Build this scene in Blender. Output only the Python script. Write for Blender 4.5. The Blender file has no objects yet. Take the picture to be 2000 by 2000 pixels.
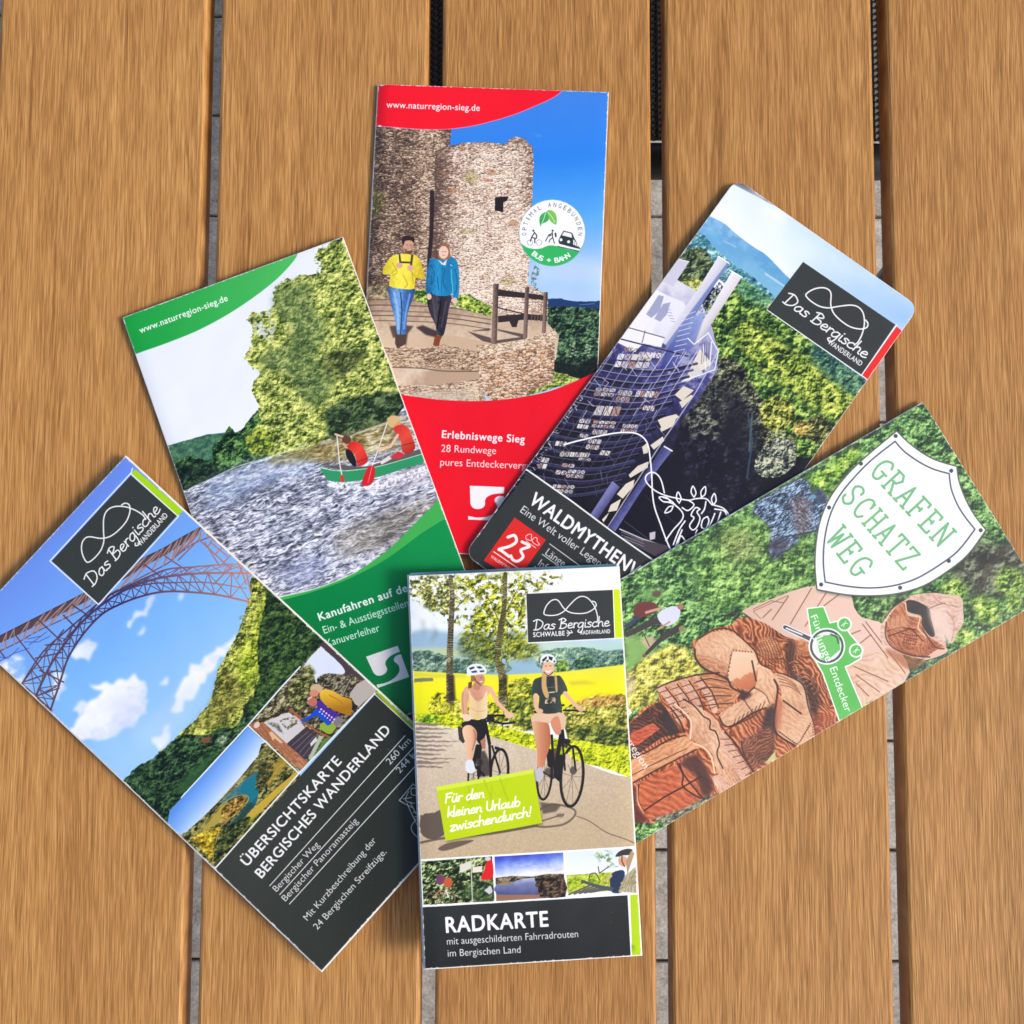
import bpy, bmesh, math, random
import numpy as np
from mathutils import Vector, Matrix
from mathutils.geometry import delaunay_2d_cdt
R_ = math.radians
scene = bpy.context.scene
col = scene.collection

# ---------------------------------------------------------------- camera, sky, sun, exposure
TOP = 0.74                                     # height of the table top
cam = bpy.data.cameras.new("camera"); cam_ob = bpy.data.objects.new("camera", cam); col.objects.link(cam_ob)
cam.lens = 46.8; cam.sensor_width = 36.0; cam.clip_start = 0.01; cam.clip_end = 400
cam_ob.matrix_world = Matrix(((0.999996, -0.0028327, 0.000263, 0.0), (0.0028449, 0.9957124, -0.092459, 0.0), (0.0, 0.0924594, 0.9957165, TOP + 0.59), (0, 0, 0, 1)))
scene.camera = cam_ob
SUN_EL, SUN_AZ = R_(40), R_(104)               # azimuth clockwise from the far side of the table
world = bpy.data.worlds.new("World"); scene.world = world; world.use_nodes = True
wn = world.node_tree; bg = wn.nodes["Background"]
sky = wn.nodes.new("ShaderNodeTexSky"); sky.sky_type = 'NISHITA'; sky.sun_disc = False; sky.sun_elevation = SUN_EL; sky.sun_rotation = SUN_AZ
sky.air_density = 1.0; sky.dust_density = 3.0; sky.ozone_density = 1.0
wn.links.new(sky.outputs[0], bg.inputs[0]); bg.inputs[1].default_value = 0.12
sun = bpy.data.lights.new("sun", 'SUN'); sun.energy = 1.5; sun.angle = R_(17); sun.color = (1.0, 0.94, 0.84)
sun_ob = bpy.data.objects.new("sun", sun); col.objects.link(sun_ob); sun_ob.location = (2, -1, 4)
sdir = Vector((math.sin(SUN_AZ) * math.cos(SUN_EL), math.cos(SUN_AZ) * math.cos(SUN_EL), math.sin(SUN_EL)))
sun_ob.rotation_euler = sdir.to_track_quat('Z', 'Y').to_euler()
scene.view_settings.view_transform = 'Standard'; scene.view_settings.look = 'None'; scene.view_settings.gamma = 1.0
scene.view_settings.exposure = 0.66
# ---------------------------------------------------------------- printed artwork: small raster painter
# Each brochure's print is drawn into its own picture in the brochure's own flat coordinates.
# Points are given in the units of one survey drawing of the artwork; 'hom' takes them to metres on the paper.
RES = 6000.0                                   # print resolution, dots per metre

def _h(ix, iy, s):
    n = (ix.astype(np.int64) * 374761393 + iy.astype(np.int64) * 668265263 + s * 974711) & 0xffffffff
    n = ((n ^ (n >> 13)) * 1274126177) & 0xffffffff
    n = ((n ^ (n >> 15)) * 2246822519) & 0xffffffff
    return ((n ^ (n >> 16)) & 0xffffff) / float(0xffffff)

def vnoise(x, y, s=0):
    ix = np.floor(x); iy = np.floor(y); fx = x - ix; fy = y - iy
    fx = fx * fx * (3 - 2 * fx); fy = fy * fy * (3 - 2 * fy)
    a = _h(ix, iy, s); b = _h(ix + 1, iy, s); c = _h(ix, iy + 1, s); d = _h(ix + 1, iy + 1, s)
    return (a * (1 - fx) + b * fx) * (1 - fy) + (c * (1 - fx) + d * fx) * fy

def fbm(x, y, sc, o=3, s=0, ax=1.0):
    v = 0; a = 1.0; t = 0
    for k in range(o):
        v = v + a * vnoise(x / sc * 2 ** k + 17.3 * k, y / (sc * ax) * 2 ** k + 9.1 * k, s + k); t += a; a *= .55
    return v / t

def worley(x, y, s=0, j=.9):
    """F1, F2, cell value, offset to the cell centre"""
    ix = np.floor(x); iy = np.floor(y)
    f1 = np.full(x.shape, 9.); f2 = f1.copy(); cid = np.zeros(x.shape); ox = cid.copy(); oy = cid.copy()
    for dx in (-1, 0, 1):
        for dy in (-1, 0, 1):
            cx = ix + dx; cy = iy + dy
            px = cx + .5 + (_h(cx, cy, s) - .5) * j; py = cy + .5 + (_h(cx, cy, s + 7) - .5) * j
            ex = x - px; ey = y - py; d = np.hypot(ex, ey)
            m = d < f1
            f2 = np.where(m, f1, np.minimum(f2, d)); f1 = np.where(m, d, f1)
            cid = np.where(m, _h(cx, cy, s + 13), cid); ox = np.where(m, ex, ox); oy = np.where(m, ey, oy)
    return f1, f2, cid, ox, oy

def c3(c):
    c = tuple(c)
    return np.array([v / 255. for v in c])

def ramp(v, stops):
    v = np.clip(v, 0, 1); xs = [s[0] for s in stops]; cs = np.array([c3(s[1]) for s in stops])
    return np.stack([np.interp(v, xs, cs[:, k]) for k in range(3)], -1)

def smooth(pts, n=8, closed=False):
    P = [np.array(p, float) for p in pts]; N = len(P)
    if N < 3: return [tuple(p) for p in P]
    out = []
    for i in range(N if closed else N - 1):
        if closed: p0, p1, p2, p3 = P[i - 1], P[i], P[(i + 1) % N], P[(i + 2) % N]
        else: p0 = P[max(i - 1, 0)]; p1 = P[i]; p2 = P[i + 1]; p3 = P[min(i + 2, N - 1)]
        for k in range(n):
            t = k / n
            out.append(tuple(.5 * (2 * p1 + (p2 - p0) * t + (2 * p0 - 5 * p1 + 4 * p2 - p3) * t * t + (3 * p1 - p0 - 3 * p2 + p3) * t ** 3)))
    if not closed: out.append(tuple(P[-1]))
    return out

def frame(x0, y0, s):
    """a detail sheet of the survey drawing: its own origin and magnification"""
    return lambda *p: [(x0 + a / s, y0 + b / s) for a, b in p]

FA = frame(680, 120, 3.45); FB = frame(680, 600, 3.45); FC = frame(200, 440, 3.45); FD = frame(400, 780, 3.45)
FE = frame(880, 600, 3.45); FF = frame(1240, 320, 3.45); FG = frame(1200, 780, 2.415); FH = frame(0, 880, 3.45)
FI = frame(360, 1340, 3.45); FJ = frame(780, 1090, 3.864); FK = frame(780, 1460, 3.864)
FL = frame(960, 380, 8.782); FM = frame(1480, 820, 4.025); FN = frame(1200, 1150, 4.391); FO = frame(450, 1230, 5.084)

# ---- lettering from the built-in font
_txt = bpy.data.curves.new("lettering_source", 'FONT'); _txt_ob = bpy.data.objects.new("lettering_source", _txt)
_gl = {}
def glyphs(s, spread=0.0):
    key = (s, spread)
    if key not in _gl:
        _txt.body = s; _txt.resolution_u = 6; _txt.space_character = 1.0 + spread
        me = bpy.data.meshes.new_from_object(_txt_ob)
        v = np.array([tuple(p.co)[:2] for p in me.vertices]) if len(me.vertices) else np.zeros((0, 2))
        me.calc_loop_triangles()
        t = [tuple(tr.vertices) for tr in me.loop_triangles]
        bpy.data.meshes.remove(me)
        _gl[key] = (v, t)
    return _gl[key]

class Print:
    def __init__(self, w, h, hom, bg=(255, 255, 255)):
        self.w = w; self.h = h; self.hom = np.array(hom).reshape(3, 3); self.W = int(round(w * RES)); self.H = int(round(h * RES))
        inv = np.linalg.inv(self.hom)
        U, V = np.meshgrid((np.arange(self.W) + .5) / RES, h - (np.arange(self.H) + .5) / RES)
        d = inv[2, 0] * U + inv[2, 1] * V + inv[2, 2]
        self.X = (inv[0, 0] * U + inv[0, 1] * V + inv[0, 2]) / d; self.Y = (inv[1, 0] * U + inv[1, 1] * V + inv[1, 2]) / d
        self.img = np.ones((self.H, self.W, 3)) * c3(bg)
        self.sc = self.W / abs(self.X[self.H // 2, -1] - self.X[self.H // 2, 0] + 1j * (self.Y[self.H // 2, -1] - self.Y[self.H // 2, 0]))
    def uv(self, pts):
        p = np.array(pts, float).reshape(-1, 2); h = self.hom
        d = h[2, 0] * p[:, 0] + h[2, 1] * p[:, 1] + h[2, 2]
        return np.stack([(h[0, 0] * p[:, 0] + h[0, 1] * p[:, 1] + h[0, 2]) / d, (h[1, 0] * p[:, 0] + h[1, 1] * p[:, 1] + h[1, 2]) / d], 1)
    def px(self, pts):
        q = self.uv(pts); return np.stack([q[:, 0] * RES, (self.h - q[:, 1]) * RES], 1)
    def _acc(self, loops):
        """exact-coverage fill of closed loops of canvas points"""
        P = np.concatenate(loops)
        x0 = int(max(0, np.floor(P[:, 0].min()) - 1)); x1 = int(min(self.W, np.ceil(P[:, 0].max()) + 2))
        y0 = int(max(0, np.floor(P[:, 1].min()) - 1)); y1 = int(min(self.H, np.ceil(P[:, 1].max()) + 2))
        if x1 <= x0 or y1 <= y0: return None
        SS = 4; w = x1 - x0; hh = (y1 - y0) * SS
        acc = np.zeros((hh, w + 2))
        A = np.concatenate([l for l in loops]); B = np.concatenate([np.roll(l, -1, 0) for l in loops])
        ya = (A[:, 1] - y0) * SS - .5; yb = (B[:, 1] - y0) * SS - .5
        lo = np.ceil(np.minimum(ya, yb)).astype(int); hi = np.ceil(np.maximum(ya, yb)).astype(int)
        lo = np.clip(lo, 0, hh); hi = np.clip(hi, 0, hh); n = hi - lo
        if n.sum() > 0:
            e = np.repeat(np.arange(len(A)), n); r = np.arange(n.sum()) - np.repeat(np.cumsum(n) - n, n) + lo[e]
            t = (r - ya[e]) / (yb[e] - ya[e]); xx = A[e, 0] + (B[e, 0] - A[e, 0]) * t - x0
            xx = np.clip(xx, 0, w); k = np.floor(xx).astype(int); f = xx - k
            s = np.where(yb[e] > ya[e], 1., -1.)
            np.add.at(acc, (r, k), s * (1 - f)); np.add.at(acc, (r, np.minimum(k + 1, w + 1)), s * f)
        cov = np.abs(np.cumsum(acc, 1)[:, :w]); cov = np.minimum(cov, 1)
        return (slice(y0, y1), slice(x0, x1)), cov.reshape(y1 - y0, SS, w).mean(1)
    def _put(self, sl, m, paint, alpha):
        im = self.img[sl]
        if callable(paint):
            c = paint(self.X[sl], self.Y[sl])
            if c.shape[-1] == 4: m = m * c[..., 3]; c = c[..., :3]
        else: c = c3(paint)
        m = (m * alpha)[..., None]
        self.img[sl] = im * (1 - m) + c * m
    def fill(self, pts, paint, alpha=1.0, soft=0, rough=0, rs=6, seed=1):
        """pts None = the whole sheet; soft = feather, rough = ragged edge, both in drawing units"""
        if pts is None:
            self._put((slice(0, self.H), slice(0, self.W)), np.ones((self.H, self.W)), paint, alpha); return
        if rough:
            out = []; P = [np.array(p, float) for p in pts]
            for a, b in zip(P, P[1:] + P[:1]):
                n = max(1, int(np.hypot(*(b - a)) / (rs * .5)))
                for k in range(n): out.append(a + (b - a) * k / n)
            O = np.array(out)
            O[:, 0] += (fbm(O[:, 0], O[:, 1], rs, 2, seed) - .5) * 2 * rough; O[:, 1] += (fbm(O[:, 0] + 91, O[:, 1], rs, 2, seed + 3) - .5) * 2 * rough
            pts = O
        r = self._acc([self.px(pts)])
        if r is None: return
        sl, m = r
        if soft:
            k = max(1, int(soft * self.sc))
            y0 = max(0, sl[0].start - 2 * k); y1 = min(self.H, sl[0].stop + 2 * k); x0 = max(0, sl[1].start - 2 * k); x1 = min(self.W, sl[1].stop + 2 * k)
            M = np.zeros((y1 - y0, x1 - x0)); M[sl[0].start - y0:sl[0].stop - y0, sl[1].start - x0:sl[1].stop - x0] = m
            for _ in range(2):
                for ax in (0, 1):
                    pad = [(0, 0), (0, 0)]; pad[ax] = (k, k)
                    c = np.cumsum(np.pad(M, pad, mode='edge'), ax); N = M.shape[ax]
                    hi = np.take(c, np.arange(2 * k - 1, 2 * k - 1 + N), ax); z = np.concatenate([np.zeros_like(np.take(c, [0], ax)), c], ax)
                    M = (hi - np.take(z, np.arange(0, N), ax)) / (2 * k)
            sl = (slice(y0, y1), slice(x0, x1)); m = M
        self._put(sl, m, paint, alpha)
    def line(self, pts, width, paint, alpha=1.0, w2=None):
        """stroke through pts, width in drawing units, tapering to w2"""
        P = self.px(pts); w2 = width if w2 is None else w2
        r0 = width * self.sc / 2; r1 = w2 * self.sc / 2; R = max(r0, r1) + 1.5
        x0 = int(max(0, P[:, 0].min() - R)); x1 = int(min(self.W, P[:, 0].max() + R + 1)); y0 = int(max(0, P[:, 1].min() - R)); y1 = int(min(self.H, P[:, 1].max() + R + 1))
        if x1 <= x0 or y1 <= y0: return
        M = np.zeros((y1 - y0, x1 - x0)); N = len(P) - 1
        if N == 0: P = np.concatenate([P, P + [[.01, 0]]]); N = 1
        for i in range(N):
            a, b = P[i], P[i + 1]
            ra = r0 + (r1 - r0) * i / N; rb = r0 + (r1 - r0) * (i + 1) / N
            ax0 = int(max(x0, min(a[0], b[0]) - R)); ax1 = int(min(x1, max(a[0], b[0]) + R + 1)); ay0 = int(max(y0, min(a[1], b[1]) - R)); ay1 = int(min(y1, max(a[1], b[1]) + R + 1))
            if ax1 <= ax0 or ay1 <= ay0: continue
            X, Y = np.meshgrid(np.arange(ax0, ax1) + .5, np.arange(ay0, ay1) + .5)
            d = b - a; L = max(d @ d, 1e-9); t = np.clip(((X - a[0]) * d[0] + (Y - a[1]) * d[1]) / L, 0, 1)
            D = np.hypot(X - a[0] - t * d[0], Y - a[1] - t * d[1]); rr = ra + (rb - ra) * t
            m = np.clip(rr - D + .5, 0, 1) * np.minimum(1, 2 * rr)
            s = (slice(ay0 - y0, ay1 - y0), slice(ax0 - x0, ax1 - x0)); M[s] = np.maximum(M[s], m)
        self._put((slice(y0, y1), slice(x0, x1)), M, paint, alpha)
    def disc(self, c, rx, paint, ry=None, ang=0, alpha=1.0, soft=0):
        ry = rx if ry is None else ry; a = math.radians(ang); t = np.linspace(0, 2 * math.pi, 28, endpoint=False)
        self.fill([(c[0] + rx * math.cos(k) * math.cos(a) - ry * math.sin(k) * math.sin(a), c[1] + rx * math.cos(k) * math.sin(a) + ry * math.sin(k) * math.cos(a)) for k in t], paint, alpha, soft)
    def text(self, s, p0, p1, cap, paint, weight=0.0, alpha=1.0, slant=0.0, ref=None):
        """one line of lettering from p0 to p1 along its baseline, capitals 'cap' high"""
        v, tr = glyphs(s, round(weight * 3.2, 3))
        if not len(v): return
        p0 = np.array(p0, float); p1 = np.array(p1, float); L = np.hypot(*(p1 - p0)); e = (p1 - p0) / L; n = np.array([e[1], -e[0]])
        x0 = v[:, 0].min(); x1 = v[:, 0].max(); hc = glyphs("H")[0][:, 1].max()
        q = p0 + np.outer((v[:, 0] - x0) / (x1 - x0) * L, e) + np.outer(v[:, 1] / hc * cap, n + slant * e)
        P = self.px(q); out = []
        for a, b, c in tr:
            t = P[[a, b, c]]; z = (t[1, 0] - t[0, 0]) * (t[2, 1] - t[0, 1]) - (t[1, 1] - t[0, 1]) * (t[2, 0] - t[0, 0])
            out.append(t if z > 0 else t[::-1])
        if weight:
            k = weight * cap * self.sc * 1.25; M = np.zeros((self.H, self.W), np.float32); box = None
            for a in range(7):
                o = np.array([k * math.cos(a * math.pi / 3), k * math.sin(a * math.pi / 3)]) if a < 6 else np.zeros(2)
                r = self._acc([t + o for t in out])
                if r: M[r[0]] = np.maximum(M[r[0]], r[1])
            P_ = np.concatenate(out); x0, y0 = np.maximum(np.floor(P_.min(0)).astype(int) - 4, 0); x1, y1 = np.ceil(P_.max(0)).astype(int) + 5
            if x1 > x0 and y1 > y0 and x0 < self.W and y0 < self.H: sl = (slice(y0, min(y1, self.H)), slice(x0, min(x1, self.W))); self._put(sl, M[sl], paint, alpha)
            return
        r = self._acc(out)
        if r: self._put(r[0], r[1], paint, alpha)
    def arc_text(self, s, c, r, a0, a1, cap, paint, weight=0.0, inside=False, wf=.62):
        n = len(s)
        for i, ch in enumerate(s):
            if ch == ' ': continue
            a = math.radians(a0 + (a1 - a0) * (i + .5) / n); wd = cap * wf * (.35 if ch == 'I' else 1.3 if ch in 'MW' else 1)
            p = np.array([c[0] + r * math.cos(a), c[1] - r * math.sin(a)])
            t = np.array([math.sin(a), math.cos(a)]) * (-1 if inside else 1)
            self.text(ch, p - t * wd / 2, p + t * wd / 2, cap, paint, weight)

# ---- pen script, one stroke list per letter: (advance, strokes), x-height 1
_a = [(.8, .9), (.45, 1), (.08, .55), (.15, .05), (.45, .05), (.72, .45), (.8, .95)]
SCRIPT = {
 'a': (1.02, [_a, [(.8, .95), (.76, .25), (.95, 0)]]), 'b': (.95, [[(.15, 2), (.1, .1)], [(.1, .5), (.45, 1), (.78, .7), (.7, .15), (.35, 0), (.1, .2)]]),
 'c': (.82, [[(.75, .85), (.45, 1), (.08, .6), (.12, .12), (.45, 0), (.78, .18)]]), 'd': (1.02, [_a, [(.92, 2), (.78, .25), (.95, 0)]]),
 'e': (.82, [[(.08, .45), (.6, .62), (.6, .92), (.35, 1), (.08, .6), (.12, .12), (.4, 0), (.78, .2)]]),
 'g': (.95, [_a, [(.8, .95), (.7, -.4), (.4, -1), (.05, -.75), (.2, -.45)]]), 'h': (.95, [[(.2, 2), (.1, 0)], [(.1, .55), (.45, 1), (.7, .75), (.68, .15), (.88, 0)]]),
 'i': (.42, [[(.15, 1), (.12, .1), (.3, 0)], [(.2, 1.42), (.23, 1.46)]]), 'k': (.85, [[(.15, 2), (.1, 0)], [(.68, .98), (.12, .45), (.4, .4), (.75, 0)]]),
 'l': (.38, [[(.15, 2), (.08, .15), (.28, 0)]]), 'n': (.93, [[(.1, 1), (.08, 0)], [(.1, .55), (.45, 1), (.68, .75), (.66, .12), (.85, 0)]]),
 'r': (.62, [[(.1, 1), (.08, 0)], [(.1, .6), (.35, .98), (.62, .9)]]), 's': (.7, [[(.65, .88), (.35, 1), (.12, .78), (.5, .42), (.5, .12), (.2, 0), (0, .12)]]),
 'u': (.92, [[(.1, 1), (.08, .2), (.35, 0), (.62, .35), (.7, 1)], [(.7, 1), (.68, .15), (.88, 0)]]),
 'ü': (.92, [[(.1, 1), (.08, .2), (.35, 0), (.62, .35), (.7, 1)], [(.7, 1), (.68, .15), (.88, 0)], [(.25, 1.5), (.27, 1.55)], [(.62, 1.5), (.64, 1.55)]]),
 'w': (1.15, [[(.05, 1), (.22, 0), (.52, .85), (.72, 0), (1.05, 1)]]), 'z': (.82, [[(.05, 1), (.68, 1), (.05, 0), (.72, .03)]]),
 'D': (1.35, [[(.35, 1.9), (.2, .02)], [(-.15, 1.75), (.5, 2.05), (1.2, 1.45), (1.05, .5), (.45, 0), (-.05, .02)]]),
 'B': (1.2, [[(.3, 1.9), (.15, 0)], [(-.05, 1.75), (.5, 2.05), (.92, 1.6), (.3, 1.05), (.95, .9), (.95, .3), (.5, 0), (0, .05)]]),
 'F': (1.0, [[(.2, 1.8), (.1, 0)], [(.1, 1.75), (.95, 1.9)], [(.15, 1), (.75, 1.1)]]), 'U': (1.15, [[(.1, 1.9), (.1, .5), (.4, 0), (.8, .35), (.95, 1.9)], [(.95, 1.9), (.9, .1)]]),
 '!': (.5, [[(.25, 1.9), (.15, .6)], [(.1, .03), (.12, .06)]]), '2': (1.15, [[(.08, 1.5), (.45, 2), (.85, 1.6), (.6, .85), (.05, .1), (.3, .1), (1.05, .05)]]),
 '3': (1.05, [[(.1, 1.9), (.8, 1.95), (.4, 1.2), (.85, .8), (.7, .15), (.3, 0), (0, .2)]]), ' ': (.55, [])}
def pen(P, s, p0, p1, xh, lw, paint, slant=.1, alpha=1.0):
    tot = sum(SCRIPT[c][0] for c in s); p0 = np.array(p0, float); p1 = np.array(p1, float); L = np.hypot(*(p1 - p0)); e = (p1 - p0) / L; n = np.array([e[1], -e[0]])
    x = 0
    for c in s:
        adv, st = SCRIPT[c]
        for k in st:
            q = [p0 + e * ((x + a + b * slant) / tot * L) + n * b * xh for a, b in k]
            P.line(smooth(q, 5), lw, paint, alpha)
        x += adv

def quad_map(q):
    """unit square (x right, y down) onto four drawing points TL TR BR BL"""
    q = np.array(q, float)
    return lambda x, y: tuple(q[0] * (1 - x) * (1 - y) + q[1] * x * (1 - y) + q[2] * x * y + q[3] * (1 - x) * y)

# ---- printed textures
def leaves(dark, mid, light, s=7, seed=0, lump=5, ax=1.0, rot=0, bright=0.0, con=1.0, lx=-.5, ly=-.8):
    ca, sa = math.cos(rot), math.sin(rot)
    def f(x, y):
        u = x * ca + y * sa; v = (-x * sa + y * ca) / ax
        wx = (fbm(u, v, s * 2.5, 2, seed + 40) - .5) * s * 3; wy = (fbm(u + 55, v, s * 2.5, 2, seed + 41) - .5) * s * 3
        a1, a2, ac, ox, oy = worley((u + wx) / (s * lump), (v + wy) / (s * lump), seed)
        sm = np.clip((a2 - a1) * 2.2, 0, 1)
        lum = ((ox * lx + oy * ly) * .7 + (ac - .5) * .4) * (.3 + .7 * sm) - (1 - sm) * .07
        b1, b2, bc, qx, qy = worley((u + wx * .5) / (s * 1.5), (v + wy * .5) / (s * 1.2), seed + 5)
        lf = ((qx * lx + qy * ly) * .7 + (bc - .5) * 1.1) * .24
        d = s * .22
        e = fbm(u + d * lx * 1.2, v + d * ly * 1.2, s * 1.1, 3, seed + 9) - fbm(u - d * lx * 1.2, v - d * ly * 1.2, s * 1.1, 3, seed + 9)
        g = fbm(u, v, s * 2.2, 4, seed + 13) - .5
        con_ = con * .84; l = .5 + con_ * (lum * .46 + lf + e * -1.5 + g * 1.25) + bright
        return ramp(l, [(0, tuple(k * .6 for k in dark)), (.24, dark), (.5, mid), (.76, light), (1, tuple(min(255, k * 1.15 + 12) for k in light))])
    return f

def ragged(paint, s, cut=.5, seed=3, ax=1.0):
    """only clumps of the paint: sky shows through"""
    def f(x, y):
        c = paint(x, y); m = np.clip((fbm(x, y, s, 3, seed, ax) - cut) * 9 + .5, 0, 1)
        return np.concatenate([c, m[..., None]], -1)
    return f

def masonry(dark, mid, light, sx=9, sy=4, seed=0, shade=None, rust=.0):
    def f(x, y):
        wx = (fbm(x, y, sx * 2, 2, seed + 30) - .5) * sx; wy = (fbm(x + 31, y, sx * 2, 2, seed + 31) - .5) * sy * 1.6
        f1, f2, cid, ox, oy = worley((x + wx) / sx, (y + wy) / sy, seed)
        v = .74 + (cid - .5) * .42 - np.clip(.24 - (f2 - f1), 0, .24) * (1.2 + 2.4 * np.clip(oy * 2, 0, 1)) + (-oy - ox * .3) * .3 + (fbm(x, y, 3.2, 3, seed + 8, .6) - .5) * .9 + (fbm(x, y, 22, 2, seed + 18) - .5) * .3
        if shade is not None: v = v + shade(x, y)
        c = ramp(v, [(0, dark), (.38, tuple(a * .55 + b * .45 for a, b in zip(dark, mid))), (.62, mid), (.9, light), (1, light)])
        if rust: 
            r = (_h(np.floor(x / sx), np.floor(y / sy), seed + 3) > 1 - rust)[..., None] * .35
            c = c * (1 - r) + c3((190, 130, 70)) * r
        return c
    return f

def grad(pa, pb, stops, noise=0, ns=40):
    """colour stops from pa to pb"""
    d = np.array(pb, float) - np.array(pa, float); L = d @ d
    def f(x, y):
        t = ((x - pa[0]) * d[0] + (y - pa[1]) * d[1]) / L
        if noise: t = t + (fbm(x, y, ns, 3, 77) - .5) * noise
        return ramp(t, stops)
    return f

def water(cols, rot=0, s=5.5, seed=0, ax=.24):
    ca, sa = math.cos(rot), math.sin(rot)
    def f(x, y):
        u = x * ca + y * sa; v = -x * sa + y * ca
        w = fbm(u, v, s * 3, 2, seed + 3) * s * 1.5
        n = fbm(u, v + w, s * 2.4, 4, seed, ax); r = 1 - np.abs(2 * fbm(u, v + w, s * 1.7, 3, seed + 5, ax) - 1) * 2.2
        return ramp((n - .5) * 1.35 + .52 + (r - .45) * .42 + (fbm(u, v, 60, 2, seed + 8) - .5) * .3, cols)
    return f

def woodcut(dark, mid, light, s=8, rot=0, seed=0, rings=.5):
    ca, sa = math.cos(rot), math.sin(rot)
    def f(x, y):
        u = x * ca + y * sa; v = -x * sa + y * ca
        w = fbm(u, v, s * 4, 3, seed); r = np.abs(np.mod(v / s + w * 5, 1) - .5) * 2
        l = .35 + w * .5 + (r - .5) * rings + (fbm(u, v, s * .5, 2, seed + 4, .5) - .5) * .35
        return ramp(l, [(0, dark), (.35, tuple(a * .4 + b * .6 for a, b in zip(dark, mid))), (.6, mid), (.95, light)])
    return f

def cloudy(base, s=60, seed=0, cut=.5, k=2.2, ax=.6):
    def f(x, y):
        m = np.clip((fbm(x, y, s, 4, seed, ax) - cut) * k, 0, 1)[..., None]
        b = base(x, y); return b * (1 - m) + c3((246, 247, 252)) * m
    return f

def bergische_logo(P, q, rad=False, col=(238, 240, 240), lw=2.6):
    """dark panel, its loop and pen lettering"""
    m = quad_map(q)
    P.fill(q, (54, 58, 57))
    loop = [(.80, .66), (.812, .60), (.81, .52), (.795, .40), (.76, .26), (.70, .14), (.635, .105), (.57, .15), (.49, .28), (.43, .39), (.36, .455), (.28, .47), (.21, .45), (.195, .40), (.225, .27), (.28, .17), (.335, .145), (.375, .19), (.425, .33), (.49, .42), (.58, .455), (.68, .45), (.76, .39), (.80, .31), (.79, .24), (.757, .215)]
    P.line(smooth([m(*p) for p in loop], 6), lw, col)
    a = np.array(m(.06, .735)); b = np.array(m(.95, .735)); up = np.hypot(*(np.array(m(.06, .735)) - np.array(m(.06, .635))))
    pen(P, "Das Bergische", m(.075, .75), m(.95, .745), up * 1.02, lw * .98, col, .06)
    H = np.hypot(*(np.array(m(0, 1)) - np.array(m(0, 0))))
    if rad:
        P.text("SCHWALBE", m(.062, .895), m(.425, .895), H * .095, col, .03)
        P.line([m(.455, .80), m(.49, .845), m(.455, .91)], lw * .8, col); P.line([m(.45, .85), m(.515, .845), m(.50, .80)], lw * .8, col)
        P.text("RADFAHRLAND", m(.61, .895), m(.95, .895), H * .08, col, .03)
    else:
        P.text("WANDERLAND", m(.60, .895), m(.95, .895), H * .085, col, .02)

def sieg_logo(P, q, col):
    m = quad_map(q)
    P.fill(smooth([m(*p) for p in [(0, 0)]]) if 0 else [m(*p) for p in [(0, 0), (1, 0), (1, .19)]] + smooth([m(*p) for p in [(1, .19), (.82, .2), (.64, .24), (.5, .33), (.46, .43), (.47, .52), (.44, .6), (.36, .66), (.22, .68), (.1, .63), (.04, .52)]], 5) , col)
    P.fill(smooth([m(*p) for p in [(1, .27), (.86, .27), (.76, .33), (.74, .42), (.8, .52), (.82, .62), (.78, .74), (.66, .84), (.5, .9), (.3, .93), (.1, .91), (0, .89)]], 5) + [m(0, 1), m(1, 1)], col)
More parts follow.
